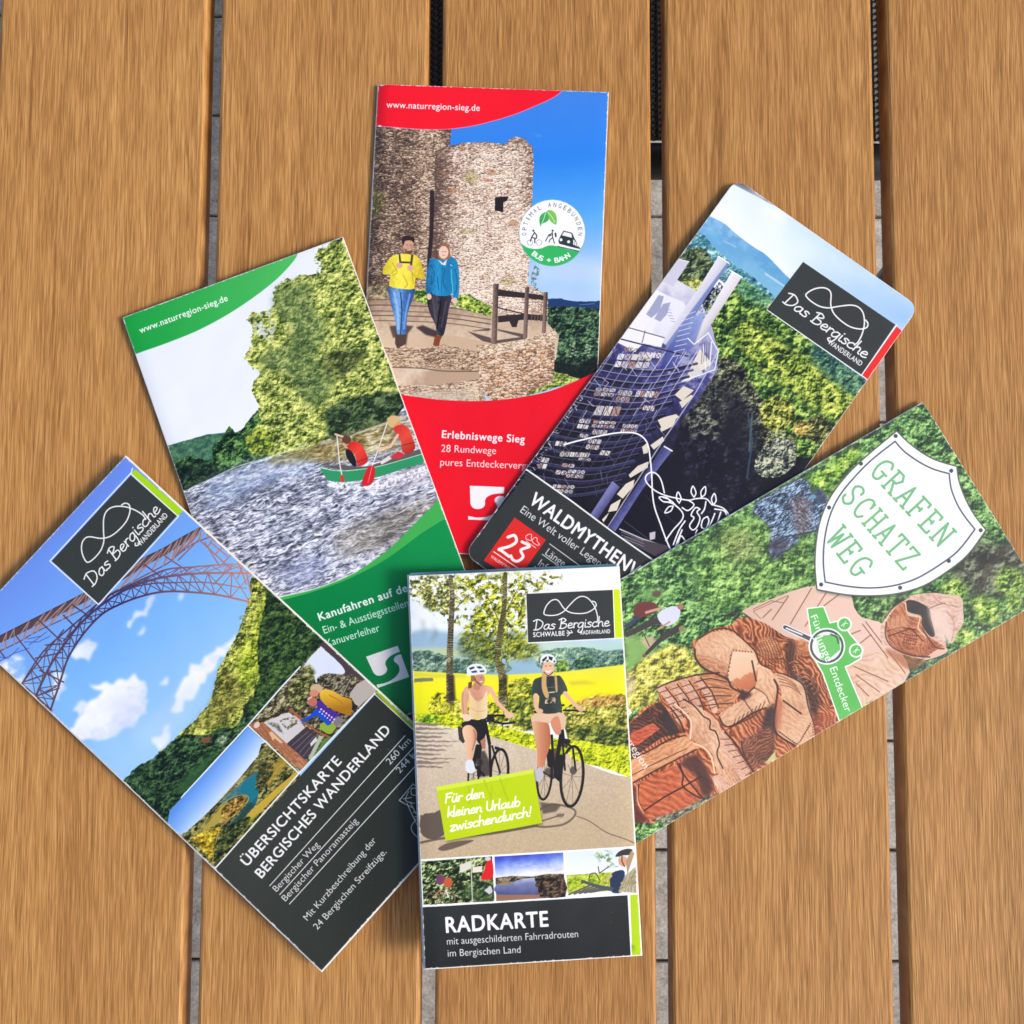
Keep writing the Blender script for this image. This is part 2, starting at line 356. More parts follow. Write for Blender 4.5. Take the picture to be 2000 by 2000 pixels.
# ---------------------------------------------------------------- the six printed covers
def art_red(P):
    A, B, L_ = FA, FB, FL
    P.fill(None, cloudy(grad((900, 180), (930, 590), [(0, (66, 132, 226)), (.35, (44, 132, 234)), (.62, (86, 168, 240)), (.8, (142, 190, 242)), (1, (176, 208, 246))]), 50, 3, .80, 1.2, .25))
    P.fill(A((1240, 1330), (1500, 1300), (1740, 1340), (1740, 1500), (1500, 1480), (1240, 1480)), (226, 232, 250), .45, 14)
    P.fill(A((1340, 1600), (1430, 1597), (1500, 1612), (1580, 1618), (1740, 1612), (1740, 1700), (1340, 1700)), (30, 60, 108), 1, 0, 1.5)
    P.line(A((1560, 1640), (1660, 1632)), 1.4, (120, 150, 180), .7)
    P.fill(A((1330, 1655), (1450, 1650), (1740, 1668), (1740, 2200), (1560, 2190), (1400, 2100), (1320, 2000)), leaves((22, 34, 30), (48, 80, 56), (106, 140, 96), 4.5, 3, 3.5))
    P.fill(B((1380, 350), (1550, 380), (1740, 300), (1740, 480), (1600, 500), (1400, 470)), (14, 20, 22), .85, 5)
    for k in range(16): P.disc(B((1440 + (k * 97) % 200, 240 + (k * 61) % 100))[0], 2.1, (190, 186, 178), 1.1)
    st = lambda x, y: -.24 - .16 * np.clip((fbm(x, y, 20, 2, 5) - .35) * 2, 0, 1) - .2 * np.clip((760 - x) / 50, 0, 1) + .22 * np.exp(-((x - 835) / 26.) ** 2)
    P.fill(A((120, 425), (400, 430), (690, 440), (692, 480), (688, 562), (640, 640), (600, 800), (580, 1000), (560, 1580), (120, 1580)), masonry((64, 48, 44), (186, 156, 130), (240, 218, 192), 6.5, 3.0, 1, st), 1, 0, 1.2, 8)
    P.fill(A((130, 820), (250, 900), (240, 1000), (170, 1050), (140, 1000)), leaves((70, 70, 30), (120, 120, 60), (190, 180, 110), 4, 8), .5, 5)
    sh = lambda x, y: -.66 * np.clip((912 - x) / 60, 0, 1) ** 1.5 - .2 * np.clip((x - 1010) / 34, 0, 1) - .16 * np.clip((300 - y) / 20, 0, 1) + .10 * np.clip((y - 380) / 120, 0, 1)
    P.fill(A((583, 900), (583, 680), (592, 610), (620, 590), (690, 572), (780, 550), (900, 545), (1000, 552), (1062, 560), (1085, 530), (1130, 510), (1190, 522), (1215, 555), (1248, 580), (1250, 700), (1240, 900), (1225, 1200), (1215, 1500), (1300, 1550), (1345, 1580), (1345, 1760), (700, 1760), (540, 1560), (552, 1300)),
           masonry((92, 70, 64), (224, 196, 172), (250, 236, 220), 6.8, 3.2, 4, sh, .04), 1, 0, 1.4, 8)
    for p in [(700, 870, 32, 16), (965, 745, 30, 20), (1110, 1090, 34, 20), (760, 880, 20, 10), (940, 800, 34, 12)]: P.disc(A(p[:2])[0], p[2] / 3.45, (176, 110, 74), p[3] / 3.45, 0, .55, 1)
    for p in [(830, 780, 50, 40), (800, 1140, 70, 16), (1080, 1480, 60, 20)]: P.disc(A(p[:2])[0], p[2] / 3.45, (150, 140, 60), p[3] / 3.45, 0, .35, 3)
    P.fill(A((548, 865), (580, 868), (578, 1000), (570, 1180), (556, 1320), (528, 1420), (530, 1330), (545, 1150)), (42, 34, 38), .95, 1)
    P.fill(A((990, 915), (1080, 912), (1070, 940), (1046, 950), (1046, 1018), (988, 1006)), (38, 32, 36), 1, 0, .6)
    P.fill(A((1258, 1370), (1290, 1400), (1280, 1560), (1235, 1540), (1230, 1450)), ragged(leaves((70, 90, 90), (100, 130, 120), (150, 180, 170), 3), 5, .5), .8)
    # terrace, steps and low walls
    P.fill(A((-100, 1570), (500, 1560), (700, 1660), (960, 1690), (1340, 1760), (1420, 1850), (1400, 2010), (1000, 2060), (500, 2060), (400, 2500), (-200, 2500)), grad(A((0, 1570))[0], A((0, 2060))[0], [(0, (168, 138, 118)), (.4, (204, 178, 152)), (1, (232, 210, 184))], .6, 8))
    for y, a in [(1602, .7), (1640, .8), (1680, .6), (1710, .8), (1745, .6)]: P.line(smooth(A((120, y), (420, y + 6), (700, y + 22), (960, y + 60)), 4), 2.4, (96, 74, 62), a)
    P.fill(A((110, 1500), (260, 1500), (280, 1600), (130, 1600)), leaves((80, 74, 50), (140, 126, 90), (200, 184, 140), 4, 2), .8, 3)
    P.fill(A((440, 1540), (530, 1530), (540, 1640), (450, 1610)), leaves((66, 92, 36), (130, 160, 66), (200, 214, 110), 4, 12), 1, 1, 2)
    P.fill(A((700, 1640), (740, 1570), (820, 1570), (900, 1620), (965, 1640), (960, 1720), (880, 1700), (780, 1670)), leaves((62, 84, 34), (134, 164, 62), (206, 220, 110), 4, 13), 1, 1, 2.5)
    for q in [A((800, 1815), (960, 1860), (962, 1905), (900, 1880)), A((820, 1815), (950, 1795), (952, 1812)), A((1000, 1800), (1180, 1835), (1180, 1860), (1010, 1812)), A((940, 1885), (1190, 1850), (1195, 1868), (950, 1905))]: P.fill(q, (74, 60, 60), .85, 1)
    P.fill(B((220, 205), (300, 160), (700, 190), (960, 240), (1040, 260), (880, 300), (660, 250), (500, 270), (240, 260)), grad(B((300, 160))[0], B((700, 300))[0], [(0, (216, 190, 162)), (1, (206, 176, 146))], .6, 8))
    P.fill(B((240, 270), (500, 275), (640, 250), (880, 300), (880, 440), (700, 420), (300, 400)), masonry((78, 58, 50), (178, 146, 118), (226, 200, 170), 8, 4, 21, None, .03))
    P.fill(B((300, 400), (700, 415), (900, 440), (910, 500), (600, 530), (360, 560), (320, 480)), grad(B((300, 400))[0], B((400, 560))[0], [(0, (200, 172, 146)), (.6, (226, 204, 180)), (1, (190, 160, 134))], .5, 9))
    P.line(smooth(B((300, 405), (500, 412), (640, 430), (880, 432)), 4), 2.2, (70, 56, 50), .7)
    P.fill(B((330, 530), (620, 520), (900, 480), (930, 640), (360, 640)), masonry((96, 74, 62), (196, 166, 138), (232, 208, 182), 11, 4, 25))
    P.fill(B((420, 570), (800, 560), (860, 620), (420, 640)), (206, 190, 172), .7, 5)
    P.fill(B((880, 300), (1050, 262), (1390, 170), (1392, 330), (1380, 520), (1180, 600), (980, 640), (930, 600), (880, 450)), masonry((84, 62, 52), (190, 150, 120), (238, 212, 184), 8.5, 5, 31, None, .12))
    P.fill(B((860, 255), (1000, 250), (1200, 215), (1390, 150), (1420, 190), (1400, 220), (1150, 290), (900, 330)), masonry((120, 96, 78), (214, 186, 156), (244, 224, 198), 9, 5, 33))
    P.fill(B((1380, 430), (1470, 450), (1560, 480), (1480, 520), (1180, 600), (1240, 560), (1380, 500)), leaves((66, 80, 34), (124, 150, 60), (190, 196, 110), 4, 41), 1, 1, 2)
    # timber railing
    W1, W2 = (92, 74, 68), (52, 42, 44)
    for q in [A((1000, 1535), (1200, 1560), (1345, 1580), (1345, 1612), (1190, 1595), (1000, 1580)), A((1010, 1715), (1190, 1700), (1340, 1712), (1340, 1750), (1190, 1740), (1010, 1760))]: P.fill(q, W2)
    P.line(A((1010, 1660), (1180, 1700)), 2.5, W2); P.fill(A((1080, 1740), (1150, 1735), (1135, 1790), (1105, 1790)), W2)
    for x0, x1, y0, y1 in [(978, 1015, 1498, 1905), (1192, 1220, 1522, 1865), (1318, 1345, 1555, 1830)]:
        P.fill(A((x0, y0), (x1, y0), (x1 - 14, y1), (x0 - 14, y1)), grad(A((x0, 0))[0], A((x1, 0))[0], [(0, (140, 116, 104)), (.6, W1), (1, W2)], .5, 4))
    for k in range(4): P.line(A((1240 + k * 22, 1610), (1236 + k * 20, 1760)), 1.6, (150, 124, 104), .7)
    # two walkers
    P.fill(A((275, 1780), (340, 1775), (350, 1850), (300, 1860)), (70, 54, 52), .85, 1.5); P.fill(A((380, 1775), (440, 1780), (400, 1830), (385, 1940)), (60, 46, 46), .8, 1.5)
    P.fill(A((455, 1790), (500, 1775), (600, 1815), (600, 1860), (520, 1840)), (56, 42, 48), .9, 1.5)
    jean = grad(A((275, 0))[0], A((440, 0))[0], [(0, (54, 92, 150)), (.35, (120, 170, 226)), (.6, (70, 118, 184)), (1, (44, 74, 128))], .4, 5)
    P.fill(smooth(A((275, 1520), (440, 1520), (435, 1600), (400, 1700), (385, 1840), (335, 1845), (320, 1760), (290, 1640)), 3, True), jean)
    P.line(smooth(A((352, 1560), (362, 1680), (352, 1840)), 4), 2.2, (34, 58, 100), .9); P.line(smooth(A((310, 1560), (335, 1690), (338, 1800)), 4), 5, (160, 200, 240), .7); P.line(smooth(A((415, 1570), (392, 1680), (375, 1800)), 4), 3.5, (130, 178, 228), .7)
    P.fill(A((318, 1840), (392, 1840), (388, 1905), (330, 1935), (316, 1900)), (84, 62, 54))
    P.fill(smooth(A((350, 1300), (440, 1300), (485, 1340), (515, 1440), (505, 1470), (455, 1460), (448, 1530), (360, 1532), (278, 1512), (285, 1440), (240, 1435), (235, 1400), (285, 1320)), 3, True), grad(A((240, 0))[0], A((515, 0))[0], [(0, (214, 196, 48)), (.4, (250, 236, 84)), (.75, (236, 214, 60)), (1, (200, 176, 44))], .35, 6))
    for q in [A((340, 1305), (352, 1300), (360, 1370), (346, 1375)), A((425, 1300), (440, 1302), (430, 1380), (416, 1378)), A((346, 1346), (425, 1350), (424, 1362), (346, 1358))]: P.fill(q, (70, 64, 58))
    for p in [(345, 1375), (420, 1392)]: P.disc(A(p)[0], 6.5, (222, 172, 144), 5.5)
    P.line(A((290, 1430), (330, 1395)), 1.2, (180, 150, 40)); P.line(A((450, 1450), (425, 1415)), 1.2, (170, 140, 40)); P.line(A((455, 1465), (448, 1525)), 1.4, (150, 128, 30))
    P.disc(A((404, 1245))[0], 10.5, (214, 160, 134), 14.5); P.fill(A((372, 1250), (385, 1290), (420, 1300), (436, 1268), (425, 1272), (405, 1262), (385, 1265)), (86, 54, 44), .8, .6)
    P.fill(smooth(A((362, 1215), (368, 1185), (405, 1175), (445, 1190), (444, 1222), (425, 1208), (385, 1210), (374, 1240)), 4, True), (50, 34, 30))
    P.line(A((392, 1236), (400, 1237)), 1, (60, 40, 36)); P.line(A((414, 1238), (422, 1238)), 1, (60, 40, 36)); P.line(A((405, 1245), (402, 1262)), 1, (170, 110, 90)); P.fill(A((420, 1225), (436, 1235), (430, 1275), (418, 1270)), (176, 118, 94), .6, 1); P.line(A((398, 1272), (418, 1270)), 1.6, (244, 230, 224))
    P.fill(smooth(A((538, 1560), (690, 1570), (680, 1660), (655, 1800), (635, 1850), (595, 1835), (590, 1780), (545, 1680)), 3, True), grad(A((538, 0))[0], A((690, 0))[0], [(0, (38, 34, 42)), (.4, (78, 72, 84)), (.55, (40, 36, 44)), (1, (62, 58, 70))], .3, 5))
    P.line(A((625, 1620), (598, 1800)), 3, (22, 18, 24)); P.line(A((572, 1600), (588, 1750)), 3, (92, 86, 98), .7); P.line(A((660, 1620), (628, 1790)), 3, (88, 82, 96), .7); P.fill(A((585, 1848), (635, 1850), (620, 1880), (612, 1920), (572, 1912)), (134, 68, 42))
    P.fill(smooth(A((560, 1325), (640, 1340), (690, 1315), (735, 1350), (748, 1450), (742, 1595), (705, 1590), (700, 1500), (690, 1575), (570, 1570), (560, 1500), (555, 1570), (525, 1560), (528, 1440), (545, 1350)), 3, True), grad(A((525, 0))[0], A((748, 0))[0], [(0, (22, 96, 148)), (.35, (44, 150, 204)), (.65, (26, 120, 176)), (1, (40, 140, 190))], .3, 5))
    P.line(A((635, 1365), (628, 1560)), 1, (16, 84, 130)); P.line(A((560, 1500), (566, 1420)), 1.2, (14, 76, 124)); P.line(A((700, 1500), (694, 1400)), 1.6, (84, 214, 220)); P.line(A((704, 1500), (706, 1580)), 1.4, (84, 214, 220))
    P.fill(A((605, 1335), (640, 1360), (668, 1330), (655, 1375), (630, 1368)), (236, 230, 236)); P.line(A((690, 1370), (700, 1378)), 1.2, (240, 240, 240))
    for p in [(545, 1585), (718, 1612)]: P.disc(A(p)[0], 5, (232, 196, 176), 6)
    P.fill(smooth(A((612, 1250), (640, 1228), (675, 1240), (686, 1290), (680, 1330), (620, 1330), (604, 1310), (618, 1290)), 4, True), (156, 104, 66))
    P.disc(A((643, 1287))[0], 9.5, (240, 202, 180), 12.5); P.line(A((634, 1282), (640, 1283)), 1, (70, 44, 40)); P.line(A((652, 1283), (658, 1282)), 1, (70, 44, 40)); P.line(A((638, 1306), (652, 1305)), 1.2, (196, 90, 84))
    for q in [((300, 1360), (330, 1420), (300, 1440)), ((500, 1380), (470, 1440)), ((370, 1440), (400, 1500), (380, 1525)), ((430, 1420), (440, 1500))]: P.line(smooth(A(*q), 3), 1.6, (176, 152, 34), .8)
    for q in [((560, 1370), (580, 1440), (565, 1500)), ((650, 1400), (640, 1480), (660, 1540)), ((720, 1400), (735, 1480), (725, 1560)), ((600, 1450), (610, 1540))]: P.line(smooth(A(*q), 3), 1.8, (14, 84, 132), .8)
    # badge
    c = A((1375, 1156))[0]; R = 64.3
    P.disc(c, R + 1.4, (120, 176, 200), None, 0, .6); P.disc(c, R, (250, 250, 252))
    t = [math.radians(a) for a in range(-20, -163, -4)]
    G = [(c[0] + R * math.cos(a), c[1] - R * math.sin(a)) for a in t]
    P.fill(G + smooth(L_((500, 830), (560, 880), (640, 918), (760, 935), (860, 920), (940, 888), (1020, 872), (1110, 885), (1180, 900), (1300, 940), (1505, 975)), 5), (52, 182, 96))
    P.arc_text("OPTIMAL ANGEBUNDEN", c, 50.5, 188, -8, 8.6, (92, 96, 104), .0)
    P.arc_text("BUS + BAHN", c, 58.5, -134, -52, 9.6, (250, 252, 250), .035, True, .85)
    P.fill(smooth(L_((835, 545), (820, 430), (850, 350), (945, 300), (985, 400), (960, 460), (880, 500)), 4, True), (62, 172, 92)); P.line(smooth(L_((845, 530), (890, 440), (930, 310)), 4), 1.3, (220, 246, 224))
    P.fill(smooth(L_((950, 290), (1020, 272), (1095, 330), (1120, 420), (1105, 520), (1010, 460), (975, 380)), 4, True), (124, 196, 92)); P.line(smooth(L_((965, 310), (1030, 380), (1085, 480)), 4), 1.3, (226, 246, 180))
    D = (48, 58, 62)
    for cc in [(660, 825), (818, 825)]:
        o = L_(cc)[0]; P.line([(o[0] + 5.4 * math.cos(a), o[1] + 5.4 * math.sin(a)) for a in np.linspace(0, 2 * math.pi, 16)], .9, (120, 128, 132))
    for q in [((735, 650), (775, 700), (770, 750), (740, 770), (745, 830)), ((735, 660), (690, 730), (665, 800)), ((690, 740), (740, 750))]: P.line(L_(*q), 2.2, D)
    P.disc(L_((718, 622))[0], 2, D); P.disc(L_((1048, 622))[0], 2, D)
    for q in [((1045, 650), (1050, 740), (1000, 780), (985, 820)), ((1050, 740), (1065, 790), (1080, 840)), ((1040, 690), (990, 715)), ((985, 690), (925, 800)), ((1040, 660), (985, 700))]: P.line(L_(*q), 1.8, D)
    P.line(L_((1095, 670), (1105, 720)), 3.4, D)
    P.fill(L_((1185, 705), (1235, 620), (1385, 660), (1415, 740), (1460, 820), (1530, 940), (1380, 905), (1160, 845), (1145, 790)), D); P.fill(L_((1205, 700), (1245, 640), (1370, 672), (1382, 745)), (246, 246, 250))
    for q in [(1192, 778), (1322, 812)]: P.disc(L_(q)[0], 3, (244, 246, 248))
    for k in range(4): P.fill(L_((1400 + k * 32, 770 + k * 32), (1425 + k * 32, 790 + k * 32), (1425 + k * 32, 870 + k * 14), (1400 + k * 32, 862 + k * 14)), (240, 242, 244))
    P.line(L_((1130, 890), (1500, 972)), 1.6, D)
    # red bands
    RED = grad((700, 300), (1190, 1000), [(0, (246, 22, 42)), (1, (232, 12, 34))])
    edge = smooth(A((1445, 203), (1400, 240), (1330, 277), (1240, 315), (1150, 352), (1050, 385), (950, 412), (870, 432), (790, 446), (700, 457), (610, 461), (500, 459), (400, 453), (300, 444), (170, 430)), 3)
    P.fill([(690, 130), A((1450, 120))[0]] + edge + [(690, 246)], RED); P.line(edge, 1.3, (232, 150, 206), .8)
    P.text("www.naturregion-sieg.de", A((258, 312))[0], A((886, 338))[0], 12.2, (250, 238, 240), .018)
    e2 = smooth(B((330, 588), (450, 603), (560, 618), (650, 626), (770, 632), (900, 632), (1050, 622), (1200, 600), (1350, 568), (1480, 520), (1600, 468), (1700, 420)), 3)
    P.fill(e2 + [(1210, 1100), (1190, 1300), (600, 1300), (600, 760)], RED)
    P.text("Erlebniswege Sieg", B((632, 880))[0], B((1188, 914))[0], 14.6, (250, 240, 240), .03)
    P.text("28 Rundwege", B((626, 974))[0], B((996, 990))[0], 14, (248, 226, 226), .004)
    P.text("pures Entdeckervergnügen", B((620, 1066))[0], B((1362, 1098))[0], 14, (248, 226, 226), .004)
    sieg_logo(P, B((820, 1203), (1052, 1212), (1042, 1440), (808, 1431)), (246, 240, 242))

def art_green(P):
    C, D = FC, FD
    P.fill(None, grad((300, 600), (480, 840), [(0, (232, 237, 246)), (1, (238, 242, 250))]))
    far = C((420, 1490), (600, 1440), (700, 1410), (830, 1395), (900, 1400), (900, 1640), (470, 1660))
    P.fill(far, leaves((44, 84, 72), (66, 112, 88), (96, 140, 104), 5, 1, 3, con=.6), 1, 0, 1)
    P.fill(smooth(C((470, 1620), (560, 1560), (660, 1570), (740, 1600), (740, 1500), (800, 1440), (860, 1350), (895, 1400), (950, 1360), (1010, 1290), (1060, 1260), (1200, 1500), (1100, 1570), (820, 1680), (540, 1790), (500, 1720)), 3, True), leaves((14, 30, 22), (44, 84, 46), (104, 146, 76), 5, 4, 4), 1, 0, 3)
    P.fill(C((470, 1610), (760, 1600), (780, 1680), (560, 1780), (500, 1760)), leaves((12, 24, 20), (28, 48, 36), (60, 84, 58), 5, 6, 3), .9, 5, 2)
    crown = smooth(C((1560, 70), (1500, 160), (1440, 180), (1470, 300), (1430, 340), (1370, 330), (1310, 360), (1230, 370), (1165, 440), (1150, 540), (1100, 580), (1010, 600), (1000, 700), (1010, 780), (960, 890), (1030, 960), (1060, 1000), (1010, 1100), (1060, 1220), (1060, 1300), (1020, 1420), (1150, 1560), (1400, 1500), (1600, 1420), (1940, 1350), (2100, 1100), (2000, 600), (1800, 300), (1640, 50)), 3, True)
    P.fill([(x + 1.5 * math.cos(i), y) for i, (x, y) in enumerate(crown)], ragged(leaves((52, 66, 34), (120, 140, 60), (200, 206, 110), 4, 71, 3), 5, .55), .9, 0, 16, 8); P.fill(crown, leaves((52, 72, 34), (128, 146, 62), (206, 210, 118), 5, 11, 6, bright=.08, con=.9), 1, 0, 9, 7)
    P.fill(smooth(C((1160, 480), (1300, 370), (1400, 420), (1420, 560), (1500, 700), (1440, 900), (1540, 1000), (1500, 1180), (1380, 1200), (1250, 1000), (1050, 960), (1120, 850), (1240, 820), (1260, 660), (1170, 600)), 3, True), leaves((40, 64, 40), (84, 112, 62), (160, 174, 104), 5, 15, 5, bright=.04, con=.75), .75, 9, 6)
    P.fill(smooth(C((1500, 880), (1700, 840), (1760, 900), (1640, 1000), (1560, 1060), (1500, 980)), 3, True), leaves((30, 40, 24), (60, 76, 40), (120, 130, 70), 5, 17), .8, 5, 4)
    P.fill(smooth(C((1560, 1200), (1900, 1120), (2080, 1150), (2040, 1260), (1700, 1420), (1560, 1450), (1500, 1300)), 3, True), leaves((14, 30, 20), (34, 62, 36), (92, 110, 70), 5, 19), .9, 4, 4)
    P.fill(smooth(C((960, 1440), (1040, 1360), (1130, 1400), (1150, 1520), (1020, 1560)), 3, True), leaves((54, 76, 26), (124, 148, 50), (190, 200, 84), 5, 22), .9, 2, 3)
    P.fill(C((1020, 640), (1060, 580), (1130, 570), (1160, 700), (1120, 780), (1040, 740)), ragged(lambda x, y: np.ones(x.shape + (1,)) * c3((222, 228, 238)), 7, .52), .8, 3)
    # river
    wt = water([(0, (46, 50, 66)), (.3, (92, 96, 112)), (.5, (142, 146, 166)), (.66, (186, 190, 210)), (.85, (236, 238, 246)), (1, (252, 252, 254))], -.36, 6, 3)
    P.fill(smooth(C((530, 1800), (700, 1720), (900, 1640), (1150, 1570), (1400, 1500), (1640, 1420), (1800, 1370), (1950, 1330)), 3) + [(800, 780), (960, 1040), (560, 1400), (200, 1100)], wt)
    P.fill(C((1080, 1590), (1300, 1520), (1560, 1450), (1940, 1330), (1980, 1500), (1500, 1580), (1150, 1620)), water([(0, (76, 72, 38)), (.5, (140, 128, 66)), (.8, (190, 176, 110)), (1, (230, 220, 170))], -.3, 7, 9), .9, 4)
    P.fill(D((700, 300), (1000, 220), (1380, 100), (1440, 300), (1000, 420), (760, 440)), water([(0, (84, 70, 40)), (.5, (150, 130, 80)), (.8, (200, 184, 140)), (1, (240, 236, 220))], -.3, 7, 9), .55, 8)
    P.fill(D((0, 560), (300, 410), (700, 400), (780, 480), (400, 600), (0, 760)), water([(0, (90, 110, 150)), (.4, (150, 174, 214)), (.7, (210, 224, 246)), (1, (250, 252, 255))], -.3, 7, 12), .6, 12)
    P.line(smooth(D((0, 560), (200, 460), (450, 385), (700, 300)), 4), 2, (236, 240, 246), .6); P.line(smooth(D((1000, 240), (1240, 150), (1420, 90)), 4), 2.4, (214, 200, 170), .8)
    P.fill(D((880, 900), (1500, 640), (1580, 760), (1200, 1000), (900, 1060)), water([(0, (66, 60, 54)), (.45, (120, 112, 96)), (.75, (176, 168, 156)), (1, (236, 234, 232))], -.3, 7, 14), .75, 14)
    P.fill(D((1150, 560), (1400, 450), (1500, 440), (1500, 560), (1250, 600)), water([(0, (110, 96, 110)), (.5, (190, 176, 190)), (1, (244, 240, 246))], -.5, 5, 15), .7, 8)
    P.fill(D((480, 1180), (700, 1060), (900, 1100), (620, 1260)), water([(0, (54, 66, 120)), (.5, (120, 134, 186)), (1, (230, 236, 252))], -.36, 7, 18), .6, 12)
    # canoe and its paddlers
    P.fill(smooth(D((780, 560), (850, 545), (1000, 570), (1180, 550), (1500, 440), (1500, 500), (1200, 600), (900, 600)), 3, True), ragged(lambda x, y: np.ones(x.shape + (1,)) * c3((246, 246, 250)), 4, .48), .9, 1)
    P.fill(D((790, 455), (930, 440), (1020, 455), (1100, 450), (1200, 420), (1460, 330), (1460, 385), (1180, 460), (960, 480)), (96, 92, 92))
    P.fill(smooth(D((778, 462), (800, 500), (830, 545), (900, 556), (1000, 552), (1180, 520), (1330, 470), (1475, 425), (1462, 370), (1330, 410), (1180, 448), (1000, 482), (880, 482)), 2, True), grad(D((0, 460))[0], D((60, 560))[0], [(0, (150, 228, 186)), (.5, (92, 198, 142)), (1, (48, 150, 98))], .3, 6))
    P.line(smooth(D((780, 462), (900, 482), (1060, 470), (1200, 445), (1465, 368)), 4), 1.4, (176, 238, 206))
    P.line(D((890, 240), (908, 430), (925, 520)), 2.3, (232, 226, 222)); P.fill(D((915, 510), (935, 510), (942, 556), (912, 556)), (214, 60, 50))
    P.line(D((1240, 130), (1180, 300), (1125, 460)), 2.3, (238, 230, 228)); P.fill(smooth(D((1105, 450), (1145, 460), (1140, 540), (1110, 580), (1060, 578), (1070, 520)), 3, True), (214, 34, 40)); P.line(D((1128, 450), (1100, 560)), 1.2, (246, 150, 140))
    P.fill(smooth(D((950, 340), (990, 350), (1020, 420), (1010, 455), (960, 400)), 3, True), (34, 28, 34))
    P.fill(smooth(D((960, 320), (1000, 285), (1050, 300), (1085, 360), (1098, 415), (1050, 450), (1030, 440), (1010, 370)), 3, True), grad(D((950, 300))[0], D((1098, 420))[0], [(0, (206, 30, 34)), (.5, (240, 70, 54)), (1, (200, 40, 36))])); P.line(D((1018, 425), (1098, 395)), 1.5, (150, 26, 26))
    P.line(D((880, 235), (960, 262)), 4, (232, 186, 160)); P.disc(D((955, 272))[0], 9, (100, 62, 48), 8); P.line(D((935, 300), (950, 320)), 5, (222, 160, 132))
    P.disc(D((1275, 150))[0], 14, (222, 184, 128), 12); P.fill(D((1240, 180), (1280, 200), (1320, 170), (1310, 140), (1260, 190)), (206, 150, 96), .8, 2)
    P.fill(smooth(D((1270, 200), (1320, 170), (1370, 190), (1400, 260), (1418, 330), (1370, 370), (1330, 350), (1320, 280)), 3, True), grad(D((1270, 180))[0], D((1418, 340))[0], [(0, (214, 46, 40)), (.5, (232, 78, 56)), (1, (176, 42, 36))])); P.line(D((1335, 310), (1410, 290)), 1.5, (130, 30, 30))
    P.line(D((1300, 240), (1250, 320), (1170, 335)), 5, (236, 196, 168)); P.fill(D((1240, 400), (1300, 350), (1350, 370), (1320, 400)), (214, 50, 60)); P.fill(D((1180, 420), (1240, 380), (1260, 400), (1190, 440)), (236, 220, 216))
    # green bands
    e0 = smooth(D((200, 1420), (520, 1330), (700, 1288), (850, 1238), (1000, 1172), (1120, 1098), (1250, 1000), (1350, 905), (1450, 800), (1530, 722), (1600, 640)), 4)
    P.fill(e0 + [(1100, 1330), (560, 1600), (380, 1560), (400, 1250)], (66, 176, 82)); P.line(e0[:18], 1.5, (238, 246, 240), .9)
    e1 = smooth(D((200, 1450), (500, 1360), (700, 1305), (900, 1238), (1050, 1170), (1200, 1090), (1330, 1000), (1450, 910), (1560, 840), (1640, 790)), 4)
    P.fill(e1 + [(1100, 1330), (560, 1600), (380, 1560), (400, 1250)], grad((800, 1050), (700, 1330), [(0, (10, 146, 74)), (.5, (0, 132, 66)), (1, (0, 116, 58))]))
    hd = smooth(C((1330, 160), (1310, 215), (1270, 270), (1200, 345), (1120, 415), (1000, 505), (880, 585), (760, 655), (620, 725), (480, 782), (350, 830), (200, 880)), 4)
    P.fill(hd + [(200, 690), (200, 560), (570, 440)], grad((260, 640), (570, 520), [(0, (26, 160, 66)), (1, (80, 190, 96))])); P.line(hd, 1.6, (220, 240, 240), .8)
    P.text("www.naturregion-sieg.de", C((262, 732))[0], C((850, 510))[0], 12, (240, 248, 240), .018)
    P.text("Kanufahren auf der Sieg", D((775, 1492))[0], D((1560, 1228))[0], 15.2, (240, 246, 240), .03)
    P.text("Ein- & Ausstiegsstellen,", D((806, 1580))[0], D((1392, 1388))[0], 14.6, (214, 238, 222), .004)
    P.text("Kanuverleiher", D((826, 1668))[0], D((1182, 1560))[0], 14.6, (214, 238, 222), .004)
    sieg_logo(P, D((1086, 1734), (1300, 1660), (1378, 1870), (1165, 1945)), (224, 222, 224))
